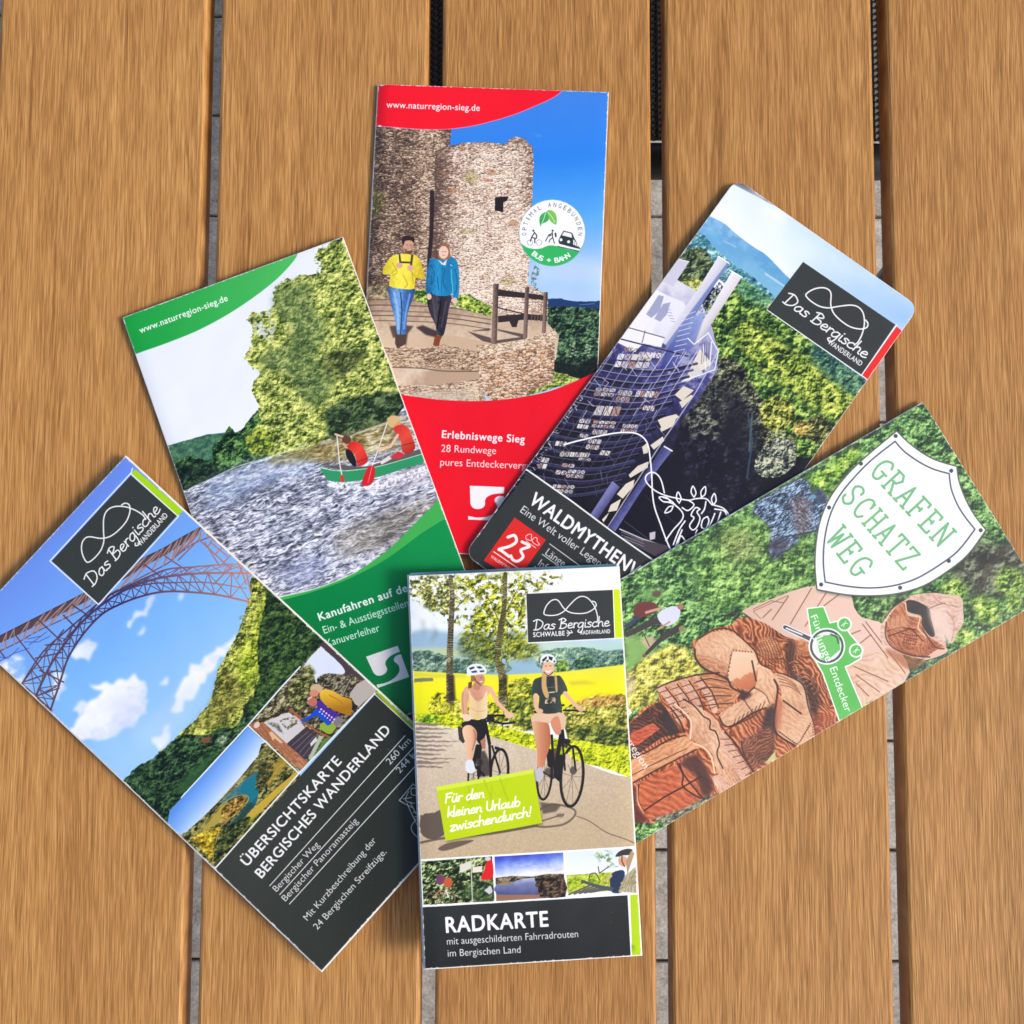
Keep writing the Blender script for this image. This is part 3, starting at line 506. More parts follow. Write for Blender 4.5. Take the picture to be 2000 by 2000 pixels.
def art_wald(P):
    E, F = FE, FF
    P.fill(None, (16, 18, 30))
    # sky and far hills (picture's up runs towards the upper right)
    P.fill(F((400, 0), (1932, 800), (2000, 1300), (1500, 1500), (1000, 1100), (300, 700)), grad(F((620, 420))[0], F((1000, 60))[0], [(0, (244, 248, 255)), (.4, (232, 243, 254)), (1, (186, 214, 246))], .3, 60))
    P.fill(F((1000, 500), (1932, 1000), (1850, 1150), (1500, 1050), (1050, 780)), grad(F((1000, 700))[0], F((1800, 1050))[0], [(0, (224, 238, 252)), (.5, (176, 208, 246)), (1, (150, 190, 240))]), .8, 16)
    P.fill(F((640, 100), (900, 230), (880, 330), (560, 250)), (232, 242, 252), .8, 14); P.fill(F((880, 270), (1010, 330), (1000, 390), (880, 330)), (250, 252, 255), .9, 10)
    hz = smooth(F((380, 280), (520, 360), (600, 400), (680, 470), (800, 560), (880, 610), (960, 690), (1040, 770), (1150, 840), (1300, 960)), 4)
    P.fill(hz + F((1500, 1300), (900, 1000), (300, 600)), grad(F((560, 400))[0], F((480, 640))[0], [(0, (140, 190, 228)), (.5, (104, 168, 214)), (1, (126, 184, 220))], .6, 14))
    P.fill(hz + F((1200, 960), (900, 740), (680, 560), (520, 440), (380, 380)), ragged(lambda x, y: np.ones(x.shape + (1,)) * c3((92, 156, 206)), 12, .5), .55)
    P.line(F((880, 740), (1000, 820)), 4, (210, 232, 236), .6); P.line(F((600, 520), (680, 560)), 2.5, (176, 212, 232), .6)
    P.fill(smooth(F((420, 460), (520, 540), (640, 660), (760, 740), (900, 850), (1010, 960), (1300, 1100), (1600, 1400), (1560, 1470), (1000, 1100), (600, 800), (340, 560)), 3, True), leaves((40, 92, 118), (84, 148, 160), (176, 216, 214), 5, 2, 3, con=.8), 1, 0, 3)
    # wooded slopes
    P.fill(smooth(F((680, 760), (900, 900), (1050, 1040), (1250, 1200), (1560, 1470), (1900, 1560), (1500, 1932), (700, 1932), (500, 1500), (480, 1000), (600, 850)), 3, True), leaves((20, 44, 26), (70, 112, 48), (168, 192, 92), 6, 5, 4), 1, 0, 3)
    P.fill(smooth(F((700, 780), (900, 880), (960, 980), (860, 960), (700, 870)), 3, True), leaves((36, 92, 84), (84, 148, 120), (150, 196, 150), 5, 7, 3), .8, 6)
    P.fill(smooth(F((640, 1080), (800, 1040), (960, 1180), (1250, 1380), (1480, 1560), (1500, 1760), (1300, 1700), (1000, 1500), (760, 1300)), 3, True), leaves((26, 48, 22), (112, 140, 48), (206, 214, 98), 6, 6, 4), .95, 8, 3)
    P.fill(smooth(F((1250, 1200), (1560, 1460), (1500, 1560), (1300, 1430), (1180, 1280)), 3, True), leaves((24, 60, 74), (60, 112, 104), (130, 176, 130), 5, 8, 3), .8, 8)
    P.fill(smooth(F((560, 1300), (700, 1340), (760, 1440), (860, 1600), (900, 1700), (880, 1932), (200, 1960), (300, 1760), (420, 1560), (520, 1420)), 3, True), leaves((18, 18, 26), (64, 70, 54), (158, 160, 122), 5, 9, 4), 1, 4, 4)
    P.fill(F((200, 1900), (320, 1650), (480, 1500), (620, 1440), (760, 1600), (840, 1760), (880, 2000), (500, 2100)), (18, 16, 34), .72, 14)
    P.fill(smooth(F((330, 590), (440, 560), (520, 640), (540, 740), (440, 800), (330, 800), (260, 720)), 3, True), leaves((20, 36, 26), (60, 80, 56), (130, 144, 100), 5, 12, 3), 1, 2, 3)
    P.fill(smooth(F((280, 800), (420, 760), (480, 860), (420, 960), (340, 920)), 3, True), leaves((60, 74, 30), (130, 140, 64), (200, 200, 120), 5, 13, 3), 1, 2, 3)
    P.fill(E((1560, 760), (1900, 700), (2000, 1300), (1900, 1500), (1400, 1760), (1200, 1500), (1350, 1100)), (18, 18, 32), .95, 14)
    P.fill(E((1500, 900), (1900, 860), (2100, 1100), (2060, 1450), (1700, 1500)), ragged(leaves((16, 16, 28), (36, 36, 56), (74, 76, 98), 5, 17, 3), 12, .5), .55, 10)
    P.fill(E((1620, 460), (1760, 440), (1860, 700), (1800, 900), (1640, 900), (1560, 740)), ragged(leaves((20, 20, 26), (74, 78, 70), (150, 152, 130), 5, 19, 3), 12, .42), .8, 8)
    for c, r, (d, m, l) in [((960, 1680), 120, ((40, 50, 20), (130, 140, 50), (214, 210, 110))), ((980, 1900), 110, ((36, 46, 34), (110, 124, 74), (196, 200, 150))), ((1230, 1780), 90, ((24, 30, 24), (84, 92, 52), (180, 176, 100))), ((1120, 1780), 55, ((60, 56, 28), (150, 130, 60), (226, 196, 110)))]:
        P.disc(F(c)[0], r / 3.45, leaves(d, m, l, 5, int(c[0]), 3), None, 0, 1, 2.5)
    P.fill(E((1880, 700), (1960, 760), (2040, 1100), (1960, 1300)), (20, 20, 34), .5, 14)
    P.line(F((790, 1690), (770, 1932)), 4, (92, 120, 132), .6)
    P.fill(smooth(FG((690, 240), (760, 185), (840, 200), (860, 280), (820, 340), (740, 370), (660, 340)), 4, True), leaves((34, 40, 42), (86, 96, 92), (186, 188, 154), 4.5, 44, 3), 1, 0, 3)
    P.line(FG((630, 70), (650, 200), (625, 370)), 4, (58, 84, 96), .7)
    # observation tower
    WH = (240, 238, 244); LB = (150, 160, 206); NV = (38, 38, 86); BR = (40, 32, 44); SH = (206, 204, 220)
    P.fill(F((130, 800), (250, 760), (420, 860), (520, 1100), (560, 1270), (480, 1410), (330, 1620), (100, 1932), (-400, 1932), (-300, 1500), (-10, 1040)), grad(F((250, 800))[0], F((-100, 1800))[0], [(0, (220, 220, 232)), (.35, (150, 150, 196)), (.55, (60, 58, 110)), (1, (30, 26, 46))], .3, 14))
    P.fill(E((1210, 100), (1800, 260), (1800, 420), (1680, 600), (1560, 760), (1500, 930), (1300, 1250), (1100, 1560), (530, 1110), (780, 740), (1000, 400)), grad(E((1500, 150))[0], E((700, 1250))[0], [(0, (160, 160, 200)), (.16, (78, 78, 140)), (.32, (48, 46, 92)), (.5, (34, 31, 52)), (1, (17, 15, 22))], .5, 12))
    P.fill(F((140, 840), (210, 880), (180, 960), (110, 1160), (0, 1260), (-120, 1200), (20, 980)), WH, 1, 1)
    P.fill(F((190, 870), (330, 930), (390, 1080), (230, 1200), (60, 1120)), (234, 234, 242), .9, 1)
    for q in [F((160, 880), (195, 890), (165, 990), (110, 1035), (75, 1010)), F((190, 940), (240, 930), (215, 1010), (170, 1060), (130, 1040))]: P.fill(q, (150, 156, 190), .9, .5)
    for k in range(5): P.line(F((205 + 10 * k, 980 + 20 * k), (240 + 8 * k, 985 + 20 * k)), 1.2, (150, 146, 160))
    for q in [F((290, 640), (365, 660), (255, 830), (190, 790))]: P.fill(q, SH); P.line(q[:2], 1.5, (250, 250, 250))
    P.fill(F((565, 620), (640, 670), (480, 900), (260, 1260), (180, 1200), (420, 850)), grad(F((500, 730))[0], F((580, 790))[0], [(0, (228, 226, 236)), (.55, (206, 206, 222)), (.62, (126, 140, 190)), (1, (108, 122, 180))])); P.line(F((565, 622), (635, 670)), 2, (255, 255, 255))
    P.fill(F((590, 760), (650, 740), (540, 960), (380, 1150), (330, 1130)), ragged(leaves((40, 46, 56), (110, 116, 130), (200, 204, 210), 4, 20, 3), 5, .5), .9)
    P.fill(F((655, 720), (720, 765), (560, 1010), (430, 1215), (375, 1180), (520, 960)), grad(F((560, 880))[0], F((640, 940))[0], [(0, (236, 234, 238)), (.6, (220, 214, 220)), (1, (184, 180, 194))])); P.line(F((640, 715), (722, 765)), 2.4, (255, 255, 255))
    P.fill(E((1440, 300), (1620, 60), (1720, 30), (1640, 260), (1480, 420), (1400, 440)), grad(E((1440, 400))[0], E((1660, 60))[0], [(0, (56, 60, 132)), (1, (140, 160, 214))]), .85, 2)
    for k in range(9): P.line(E((1560 - k * 8, 60 + k * 34), (1650 - k * 10, 30 + k * 36)), 1.3, (236, 238, 246), .8)
    P.fill(E((1600, 440), (1680, 280), (1760, 380), (1690, 430)), (228, 220, 206)); P.fill(E((1570, 490), (1650, 380), (1700, 440), (1600, 500)), (216, 210, 206))
    for q in [((1735, 170), (1805, 300), (1780, 420), (1700, 450), (1560, 500)), ((1735, 175), (1640, 250), (1600, 210)), ((1700, 250), (1720, 420)), ((1760, 230), (1745, 400))]: P.line(E(*q), 2.2, (240, 240, 244))
    for k in range(4): P.line(E((1700 + 14 * k, 220 + 6 * k), (1690 + 16 * k, 380 - 10 * k)), 1.1, (90, 92, 108))
    # cells of the lattice: pale openings, ladders and cross braces
    m = quad_map(E((1180, 120), (1740, 260), (1080, 1560), (560, 1120)))
    R = random.Random(4)
    P.fill(E((1180, 130), (1440, 200), (1420, 270), (1140, 210)), (240, 238, 244)); P.line(E((1310, 160), (1290, 240)), 2, (120, 116, 130)); P.line(E((1190, 135), (1440, 205)), 2, (90, 88, 104)); P.line(E((1150, 215), (1600, 330)), 2.6, (40, 36, 56))
    xl = lambda y: 985 - .66 * (y - 400); xr = lambda y: 1640 - .64 * (y - 440)
    for k, y in enumerate(range(410, 1290, 44)):
        q = smooth(E((xl(y) - 10, y - 34), (xl(y) * .65 + xr(y) * .35, y + 12), (xl(y) * .35 + xr(y) * .65, y + 22), (xr(y), y - 30)), 5)
        P.line(q, R.uniform(4, 7), [(26, 24, 36), (44, 42, 78), (22, 20, 30), (56, 56, 98)][k % 4], .75); P.line([(a, b - 3.2) for a, b in q], 1.5, (168, 168, 196) if y < 700 else (96, 98, 138), .8)
    for x0, y0, x1, y1, nc, nr in [(1120, 312, 1360, 412, 5, 2), (1165, 268, 1250, 300, 3, 1), (1260, 300, 1420, 345, 4, 1), (970, 540, 1112, 602, 3, 2), (1124, 556, 1222, 640, 3, 2), (1244, 560, 1400, 612, 5, 1), (975, 662, 1150, 742, 3, 1), (860, 750, 940, 822, 2, 2), (952, 762, 1112, 812, 4, 2), (1150, 784, 1262, 850, 4, 2), (960, 690, 1000, 720, 1, 1),
        (862, 850, 922, 882, 2, 1), (920, 884, 1012, 962, 3, 2), (950, 822, 1050, 862, 4, 1), (730, 972, 934, 1012, 6, 1), (852, 1012, 940, 1032, 3, 1), (742, 1050, 832, 1082, 2, 1), (700, 1096, 782, 1132, 2, 1), (782, 1092, 902, 1152, 4, 2), (680, 1192, 832, 1252, 5, 2), (1000, 962, 1072, 1002, 2, 1), (600, 1010, 660, 1090, 2, 2), (1290, 660, 1370, 700, 3, 1), (700, 900, 780, 940, 3, 1)]:
        for i in range(nc):
            for j in range(nr):
                a0 = x0 + (x1 - x0) * i / nc; a1 = x0 + (x1 - x0) * (i + .84) / nc; b0 = y0 + (y1 - y0) * j / nr + 8 * i / nc; b1 = y0 + (y1 - y0) * (j + .8) / nr + 8 * i / nc; sk = -.38
                c = R.choice([(226, 218, 212), (210, 202, 200), (238, 234, 232), (190, 150, 136), (200, 194, 200), (230, 222, 208)])
                q = E((a0 + sk * (b0 - y0) + 14, b0), (a1 + sk * (b0 - y0) + 14, b0 + 4), (a1 + sk * (b1 - y0) + 14, b1 + 3), (a0 + sk * (b1 - y0) + 14, b1)); P.fill(q, c, .92)
                if R.random() < .7: P.line([q[0], q[2]], 1, (50, 40, 50), .9)
                if R.random() < .5: P.line([q[1], q[3]], 1, (60, 46, 54), .9)
                if R.random() < .4: P.line([((q[0][0] + q[1][0]) / 2, q[0][1]), ((q[2][0] + q[3][0]) / 2, q[2][1])], .9, (130, 80, 70), .9)
    for k in range(9):
        t = (k + .6) / 9.6; P.line([E((xl(y) * (1 - t) + xr(y) * t, y))[0] for y in range(300, 1290, 60)], 1.7, grad(E((1400, 300))[0], E((800, 1200))[0], [(0, (214, 214, 228)), (.4, (110, 112, 156)), (1, (44, 42, 58))]), .85)
    for k in range(26):
        y = R.uniform(260, 700); x = R.uniform(xl(y) + 20, xr(y) - 20); P.line(E((x, y), (x + R.choice([-30, 40]), y + R.uniform(30, 60))), 1.3, (222, 220, 230), .75)
    for k in range(70):
        y = R.uniform(430, 1240); x = R.uniform(xl(y) + 10, xr(y) - 10); P.line(E((x, y), (x + R.choice([-26, 8, 60]) * R.uniform(.5, 1.2), y + R.choice([70, 60, 14]))), R.uniform(.7, 1.5), R.choice([(110, 112, 152), (70, 76, 130), (16, 14, 22), (16, 14, 22), (140, 130, 140)]), .75)
    for k in range(40):
        y = R.uniform(560, 1230); x = xl(y) + R.uniform(0, 40); P.line(E((x, y), (x + 12, y + R.uniform(-8, 24))), 1.6, R.choice([(206, 204, 214), (150, 150, 176)]), .8)
    for q in [((1510, 590), (1570, 530), (1640, 560), (1560, 630)), ((1540, 640), (1620, 590), (1640, 600), (1560, 680)), ((1395, 760), (1440, 740), (1520, 720), (1540, 740), (1420, 810)), ((1410, 815), (1520, 750), (1500, 800), (1420, 840)), ((1290, 940), (1330, 910), (1330, 980), (1300, 990)), ((1345, 930), (1430, 870), (1440, 900), (1370, 960)), ((1200, 1130), (1260, 1070), (1330, 1040), (1330, 1080), (1210, 1150)), ((1120, 1260), (1180, 1190), (1240, 1160), (1230, 1210), (1160, 1290)), ((1060, 1380), (1080, 1330), (1150, 1290), (1120, 1370)), ((1020, 1430), (1070, 1380), (1050, 1420), (1030, 1450))]: P.fill(E(*q), (224, 214, 196))
    P.line(E((1800, 300), (1660, 560), (1540, 740), (1430, 900), (1250, 1180), (1060, 1480)), 2.4, (200, 200, 214), .8)
    P.fill(E((1430, 940), (1490, 970), (1290, 1230), (1110, 1510), (1060, 1480), (1250, 1210)), grad(E((1300, 1150))[0], E((1370, 1200))[0], [(0, (66, 68, 118)), (.6, (104, 108, 168)), (1, (60, 62, 104))], .4, 6)); P.line(E((1440, 938), (1492, 968)), 3, (230, 232, 240))
    P.fill(E((1090, 1170), (1140, 1210), (990, 1430), (940, 1400)), grad(E((1040, 1270))[0], E((1090, 1310))[0], [(0, (120, 122, 176)), (1, (64, 66, 110))], .3, 6))
    # footbridge under the tower
    P.line(E((1140, 1495), (1290, 1560), (1440, 1610), (1500, 1650)), 2.6, (196, 190, 196)); P.fill(E((1180, 1540), (1480, 1610), (1500, 1660), (1400, 1690), (1160, 1560)), (74, 66, 74))
    for k in range(3): P.line(E((1150, 1515 + 18 * k), (1300, 1575 + 18 * k)), 1, (150, 146, 156))
    P.fill(E((1340, 1520), (1380, 1510), (1378, 1560), (1342, 1570)), (196, 190, 196)); P.line(E((1310, 1270), (1540, 1480)), 1, (60, 60, 74)); P.line(E((1170, 1440), (1330, 1560)), 1, (90, 90, 104))
    # chalk line drawing
    CH = (248, 248, 250)
    P.line(smooth(E((768, 925), (860, 900), (1000, 868), (1130, 846), (1240, 848), (1300, 880), (1330, 930), (1345, 1020), (1355, 1130), (1360, 1250), (1375, 1350), (1410, 1450), (1450, 1560), (1490, 1650)), 5), 3, CH, 1, 3)
    P.line(smooth(E((1490, 1280), (1430, 1262), (1370, 1230), (1320, 1180), (1315, 1140), (1350, 1112), (1390, 1125), (1420, 1170), (1440, 1250)), 5), 2.8, CH)
    def oak(x, y, dx, dy, s=1.0):
        n = (-dy, dx)
        P.line(smooth(E((x, y), (x + dx * 30 * s + n[0] * 16 * s, y + dy * 30 * s + n[1] * 16 * s), (x + dx * 75 * s, y + dy * 75 * s), (x + dx * 36 * s - n[0] * 16 * s, y + dy * 36 * s - n[1] * 16 * s), (x, y)), 5), 2.6, CH)
    for a in [(1640, 1280, -.1, -1), (1690, 1280, .35, -.95), (1540, 1320, -.1, -1), (1500, 1340, -.75, .6), (1770, 1330, .1, -1), (1480, 1310, -1, -.4)]: oak(*a)
    for q in [((1490, 1280), (1600, 1300), (1650, 1290), (1720, 1290), (1760, 1330)), ((1430, 1280), (1480, 1300), (1520, 1340)), ((1440, 1310), (1500, 1325), (1560, 1380), (1560, 1430), (1500, 1500), (1450, 1570)), ((1600, 1300), (1640, 1330), (1600, 1370), (1560, 1350)), ((1760, 1330), (1830, 1350), (1870, 1390), (1885, 1430)), ((1580, 1440), (1540, 1500), (1500, 1600)), ((1530, 1600), (1550, 1540), (1580, 1570), (1610, 1600)),
              ((1680, 1360), (1650, 1350), (1620, 1400), (1640, 1420), (1610, 1470), (1630, 1500), (1660, 1480), (1680, 1420), (1660, 1380), (1680, 1360)), ((1720, 1310), (1710, 1360), (1690, 1390)), ((1730, 1410), (1700, 1430), (1690, 1480), (1720, 1490), (1740, 1440), (1730, 1410)), ((1780, 1390), (1760, 1440), (1730, 1500), (1700, 1540)), ((1820, 1380), (1800, 1440), (1780, 1480)), ((1690, 1560), (1650, 1540), (1660, 1500)), ((1780, 1360), (1840, 1370), (1860, 1400)), ((1560, 1500), (1530, 1570), (1510, 1630)), ((1790, 1480), (1760, 1490), (1740, 1530))]: P.line(smooth(E(*q), 4), 2.8, CH)
    # dark title field
    P.fill(E((528, 1105), (820, 1310), (1100, 1530), (1385, 1720), (1900, 2060), (1600, 2700), (-200, 2700), (-200, 1500), (300, 1400)), (50, 53, 52))
    P.line(E((500, 1088), (528, 1105), (820, 1310), (1100, 1520), (1385, 1718), (1900, 2050)), 3.2, (236, 238, 238))
    P.text("WALDMYTHENWEG", E((524, 1318))[0], E((1390, 1930))[0], 26, (246, 246, 246), .028)
    P.text("Eine Welt voller Legenden", E((466, 1378))[0], E((1085, 1810))[0], 15.2, (222, 224, 224), .0)
    rq = E((432, 1416), (640, 1590), (468, 1800), (226, 1700)); rq = E((432, 1416), (642, 1568), (440, 1850), (224, 1706))
    P.fill(rq, (222, 40, 36)); m = quad_map(rq)
    pen(P, "23", m(.14, .68), m(.84, .68), 20.5, 5.6, (252, 246, 244), 0)
    P.line([m(.08, .76), m(.95, .76)], 2, (250, 236, 234)); P.text("WALDMYTHENWEG", m(.09, .885), m(.95, .885), 5.6, (250, 236, 234), .03)
    P.line(smooth([m(*p) for p in [(.52, .16), (.56, .1), (.62, .08), (.66, .13), (.72, .17), (.8, .19), (.9, .18), (.93, .14), (.84, .12), (.78, .07), (.72, .1), (.7, .17), (.62, .2), (.55, .2), (.52, .16)]], 4), 1.3, (250, 236, 234)); P.line([m(.6, .24), m(.9, .24)], 1.3, (250, 236, 234))
    for a, b in [((668, 1595), (1000, 1835)), ((618, 1665), (900, 1870)), ((565, 1745), (800, 1910))]: P.line(E(a, b), 1.6, (226, 228, 228))
    P.text("Länge", E((634, 1664))[0], E((756, 1752))[0], 14.6, (222, 224, 224)); P.text("Infopunkte", E((584, 1738))[0], E((800, 1894))[0], 14.6, (222, 224, 224))
    # logo panel
    q = F((1133, 660), (1757, 1085), (1525, 1420), (890, 980))
    P.line(F((1010, 830), (892, 982), (1525, 1424), (1762, 1085)), 3.2, (236, 244, 250)); bergische_logo(P, q, False, (240, 242, 242), 2.9)
    P.fill(F((1762, 1095), (1805, 1128), (1570, 1455), (1530, 1424)), (228, 34, 34)); P.line(F((1756, 1088), (1526, 1424), (1575, 1460)), 2, (240, 240, 244))

def art_graf(P):
    G, M, N = FG, FM, FN
    P.fill(None, leaves((26, 54, 30), (70, 122, 58), (150, 194, 112), 6, 2, 4))
    P.fill(G((360, 780), (560, 560), (900, 560), (960, 880), (640, 960), (420, 1000)), leaves((40, 76, 30), (104, 156, 64), (176, 210, 116), 6, 5, 4), .9, 14)
    P.fill(G((480, 640), (620, 600), (700, 720), (560, 780)), leaves((70, 80, 40), (150, 160, 84), (206, 206, 140), 4, 8, 4), .6, 12)
    P.fill(G((900, 380), (1120, 220), (1180, 240), (1080, 360), (980, 460)), leaves((50, 88, 22), (140, 190, 50), (212, 234, 120), 7, 9, 3), .95, 8)
    P.fill(G((1560, 640), (1932, 700), (1932, 900), (1700, 940), (1600, 860)), leaves((30, 30, 26), (66, 64, 54), (130, 134, 110), 8, 11, 4), .9, 14)
    P.line(smooth(G((1932, 640), (1800, 740), (1740, 840), (1700, 960)), 4), 20, (52, 44, 40), .6, 10)
    for c, r in [((1600, 900), 60), ((1860, 860), 70), ((1760, 1000), 60), ((1650, 1120), 50), ((1720, 960), 40), ((1880, 960), 40)]: P.disc(G(c)[0], r / 2.415, leaves((54, 84, 24), (132, 178, 56), (206, 228, 120), 6, c[0], 2), None, 0, .95, 7)
    P.fill(G((1250, 940), (1380, 900), (1400, 1040), (1260, 1060), (1180, 1040)), leaves((36, 64, 34), (96, 140, 74), (176, 200, 124), 7, 14, 3), .9, 8)
    P.fill(G((1350, 1250), (1560, 1190), (1700, 1160), (1500, 1280), (1370, 1340)), leaves((22, 50, 40), (50, 92, 64), (110, 150, 90), 7, 16, 3), .9, 6)
    # lawn, yellow shrubs and walkers at the left
    P.fill(G((40, 1100), (140, 1120), (180, 1180), (260, 1160), (300, 1200), (160, 1260), (60, 1300)), (132, 176, 96), .95, 6)
    P.fill(G((100, 900), (200, 880), (260, 920), (160, 960)), (130, 180, 100), .8, 8)
    P.fill(G((60, 1290), (140, 1220), (260, 1150), (340, 1170), (430, 1280), (210, 1370), (190, 1430), (60, 1480)), leaves((120, 120, 50), (206, 200, 72), (244, 236, 130), 6, 21, 3), 1, 4, 3)
    P.fill(G((60, 1270), (100, 1330), (80, 1400), (50, 1380)), (206, 188, 176), .7, 6)
    P.fill(G((120, 1130), (180, 1110), (210, 1150), (160, 1180)), (206, 188, 150), .9, 3)
    P.fill(smooth(G((110, 960), (190, 960), (200, 1000), (120, 1030), (90, 1010)), 3, True), (112, 50, 48)); P.line(G((60, 1070), (110, 1030)), 7, (54, 60, 96)); P.line(G((60, 1110), (180, 1050), (220, 1040)), 10, (62, 56, 56), 1, 16)
    P.fill(smooth(G((205, 1010), (270, 975), (310, 990), (300, 1040), (250, 1070), (215, 1050)), 3, True), (220, 222, 240)); P.disc(G((312, 978))[0], 6, (176, 120, 90)); P.line(G((150, 1005), (220, 985)), 5, (206, 160, 140)); P.line(G((205, 1085), (260, 1050)), 3.5, (206, 150, 120))
    P.line(G((150, 1200), (220, 1130), (300, 1080)), 6, (62, 54, 52), 1, 14); P.disc(G((318, 1082))[0], 6, (150, 130, 90)); P.disc(G((140, 1210))[0], 3.5, (140, 70, 60)); P.line(G((140, 1110), (165, 1165)), 2, (80, 70, 60)); P.disc(G((200, 915))[0], 9, (92, 60, 60), 7, 0, .8, 2)
    # boar's head
    P.fill(smooth(M((0, 640), (200, 520), (340, 450), (400, 490), (440, 560), (490, 530), (560, 640), (550, 760), (630, 795), (560, 840), (480, 880), (340, 900), (330, 960), (240, 1030), (140, 1110), (80, 1040), (90, 900), (40, 800), (-40, 740)), 3, True), (40, 56, 56), .55, 5)
    P.fill(smooth(M((10, 640), (200, 530), (340, 460), (400, 500), (430, 570), (480, 540), (540, 600), (545, 660), (540, 760), (625, 795), (560, 830), (480, 870), (330, 890), (320, 950), (230, 1020), (140, 1090), (90, 1030), (110, 900), (80, 820), (10, 760), (-40, 700)), 3, True), leaves((34, 42, 60), (84, 104, 132), (156, 184, 208), 5, 3, 4, .45, -.4))
    P.fill(smooth(M((260, 640), (360, 600), (420, 700), (400, 860), (320, 900), (280, 760)), 3, True), leaves((48, 42, 50), (112, 92, 88), (158, 146, 150), 4, 5, 3, .4, .9), .7, 6)
    P.line(smooth(M((545, 700), (540, 760), (590, 790), (625, 795)), 4), 3, (40, 52, 66), .8); P.line(smooth(M((470, 700), (500, 780), (490, 850)), 4), 3, (44, 56, 74), .7); P.line(smooth(M((120, 1000), (180, 930), (330, 900), (470, 870)), 4), 3, (40, 46, 62), .8)
    P.fill(smooth(M((90, 960), (240, 930), (230, 1010), (140, 1085)), 3, True), (62, 54, 70), .7, 3); P.fill(M((75, 905), (150, 850), (160, 870), (90, 920)), (176, 188, 196), .8, 1); P.fill(smooth(M((430, 560), (490, 545), (540, 620), (510, 660), (440, 620)), 3, True), (58, 66, 86), .8, 2); P.disc(M((440, 600))[0], 5, (110, 190, 210), 4, 0, .7, 1)
    # carved timber knight
    T1, T2, T3 = (64, 26, 14), (190, 100, 56), (240, 190, 150)
    PL = grad(N((1100, 200))[0], N((1900, 200))[0], [(0, (222, 186, 164)), (1, (236, 200, 180))], .4, 14)
    P.fill(smooth(N((660, 480), (720, 420), (860, 340), (1000, 310), (1080, 240), (1300, 300), (1900, 500), (1932, 1100), (1880, 1180), (1380, 1480), (1180, 1590), (880, 1760), (560, 1932), (120, 1980), (120, 1160), (380, 960), (370, 850), (620, 760), (820, 700), (700, 600)), 2, True), woodcut(T1, T2, (232, 160, 112), 9, .9, 2, .7))
    P.fill(smooth(G((600, 1000), (720, 950), (850, 900), (950, 880), (1100, 900), (1130, 980), (1170, 1030), (1250, 1050), (1290, 1100), (1380, 1240), (1370, 1330), (1170, 1440), (1060, 1520), (900, 1600), (860, 1300), (700, 1070)), 2, True), PL)
    P.fill(smooth(G((1120, 1230), (1300, 1180), (1372, 1250), (1365, 1325), (1170, 1440), (1110, 1330)), 3, True), woodcut((176, 116, 84), (232, 190, 160), (246, 216, 192), 14, .5, 9, .3), .9, 3)
    for a, b in [((740, 990), (700, 1030)), ((820, 930), (745, 1040)), ((930, 890), (830, 1060)), ((1000, 910), (900, 1070)), ((1060, 920), (980, 980)), ((1170, 1060), (1290, 1220)), ((1185, 1050), (1370, 1290)), ((1130, 1260), (1290, 1330)), ((1140, 1300), (1250, 1380)), ((1140, 1340), (1200, 1400)), ((1160, 1150), (1210, 1110)), ((1110, 1110), (1160, 1090))]: P.line(G(a, b), 2.2, (142, 84, 60), .85)
    P.line(smooth(G((610, 1010), (700, 1070), (800, 1120), (900, 1150)), 4), 2.5, (90, 50, 36)); P.line(G((655, 990), (740, 950), (800, 960)), 1.6, (150, 96, 76)); P.line(smooth(G((690, 1035), (655, 1000), (820, 925)), 1), 1.4, (160, 110, 90))
    P.fill(smooth(N((1080, 240), (1300, 300), (1480, 420), (1700, 470), (1760, 560), (1900, 1000), (1932, 1140), (1740, 1280), (1640, 820), (1500, 700), (1340, 660), (1200, 540), (1160, 420)), 2, True), woodcut((52, 22, 14), (158, 80, 44), (230, 150, 92), 8, 1.1, 4, .8))
    P.disc(N((1330, 500))[0], 26, woodcut((92, 46, 24), (196, 124, 76), (240, 180, 122), 6, .2, 6, .35), 20, 20, .9, 4); P.disc(N((1610, 500))[0], 20, woodcut((92, 46, 24), (190, 116, 70), (236, 170, 116), 6, .2, 7, .35), 15, 20, .9, 4)
    P.fill(smooth(N((1480, 440), (1560, 480), (1540, 700), (1700, 800), (1760, 1000), (1700, 1100), (1620, 820), (1480, 720)), 3, True), (46, 24, 18), .75, 4)
    for k in range(7): P.line(smooth(N((1500 + k * 30, 640 + 30 * k), (1560 + k * 30, 620 + 30 * k), (1590 + k * 26, 680 + 30 * k), (1530 + k * 30, 700 + 34 * k)), 4), 2, (206, 130, 84), .7)
    # arm, hands and cuffs
    SK = woodcut((170, 100, 66), (228, 178, 138), (244, 208, 176), 9, .9, 11, .22)
    P.fill(smooth(N((690, 520), (720, 440), (860, 370), (980, 360), (1100, 440), (1200, 540), (1240, 640), (1340, 700), (1380, 780), (1390, 920), (1340, 1000), (1180, 1050), (1140, 900), (1180, 880), (1000, 830), (960, 760), (780, 690), (700, 600)), 3, True), SK)
    P.fill(smooth(N((700, 560), (900, 600), (980, 700), (960, 770), (780, 690), (710, 620)), 3, True), woodcut((110, 60, 36), (196, 130, 88), (230, 180, 140), 7, .4, 12, .4), .8, 3)
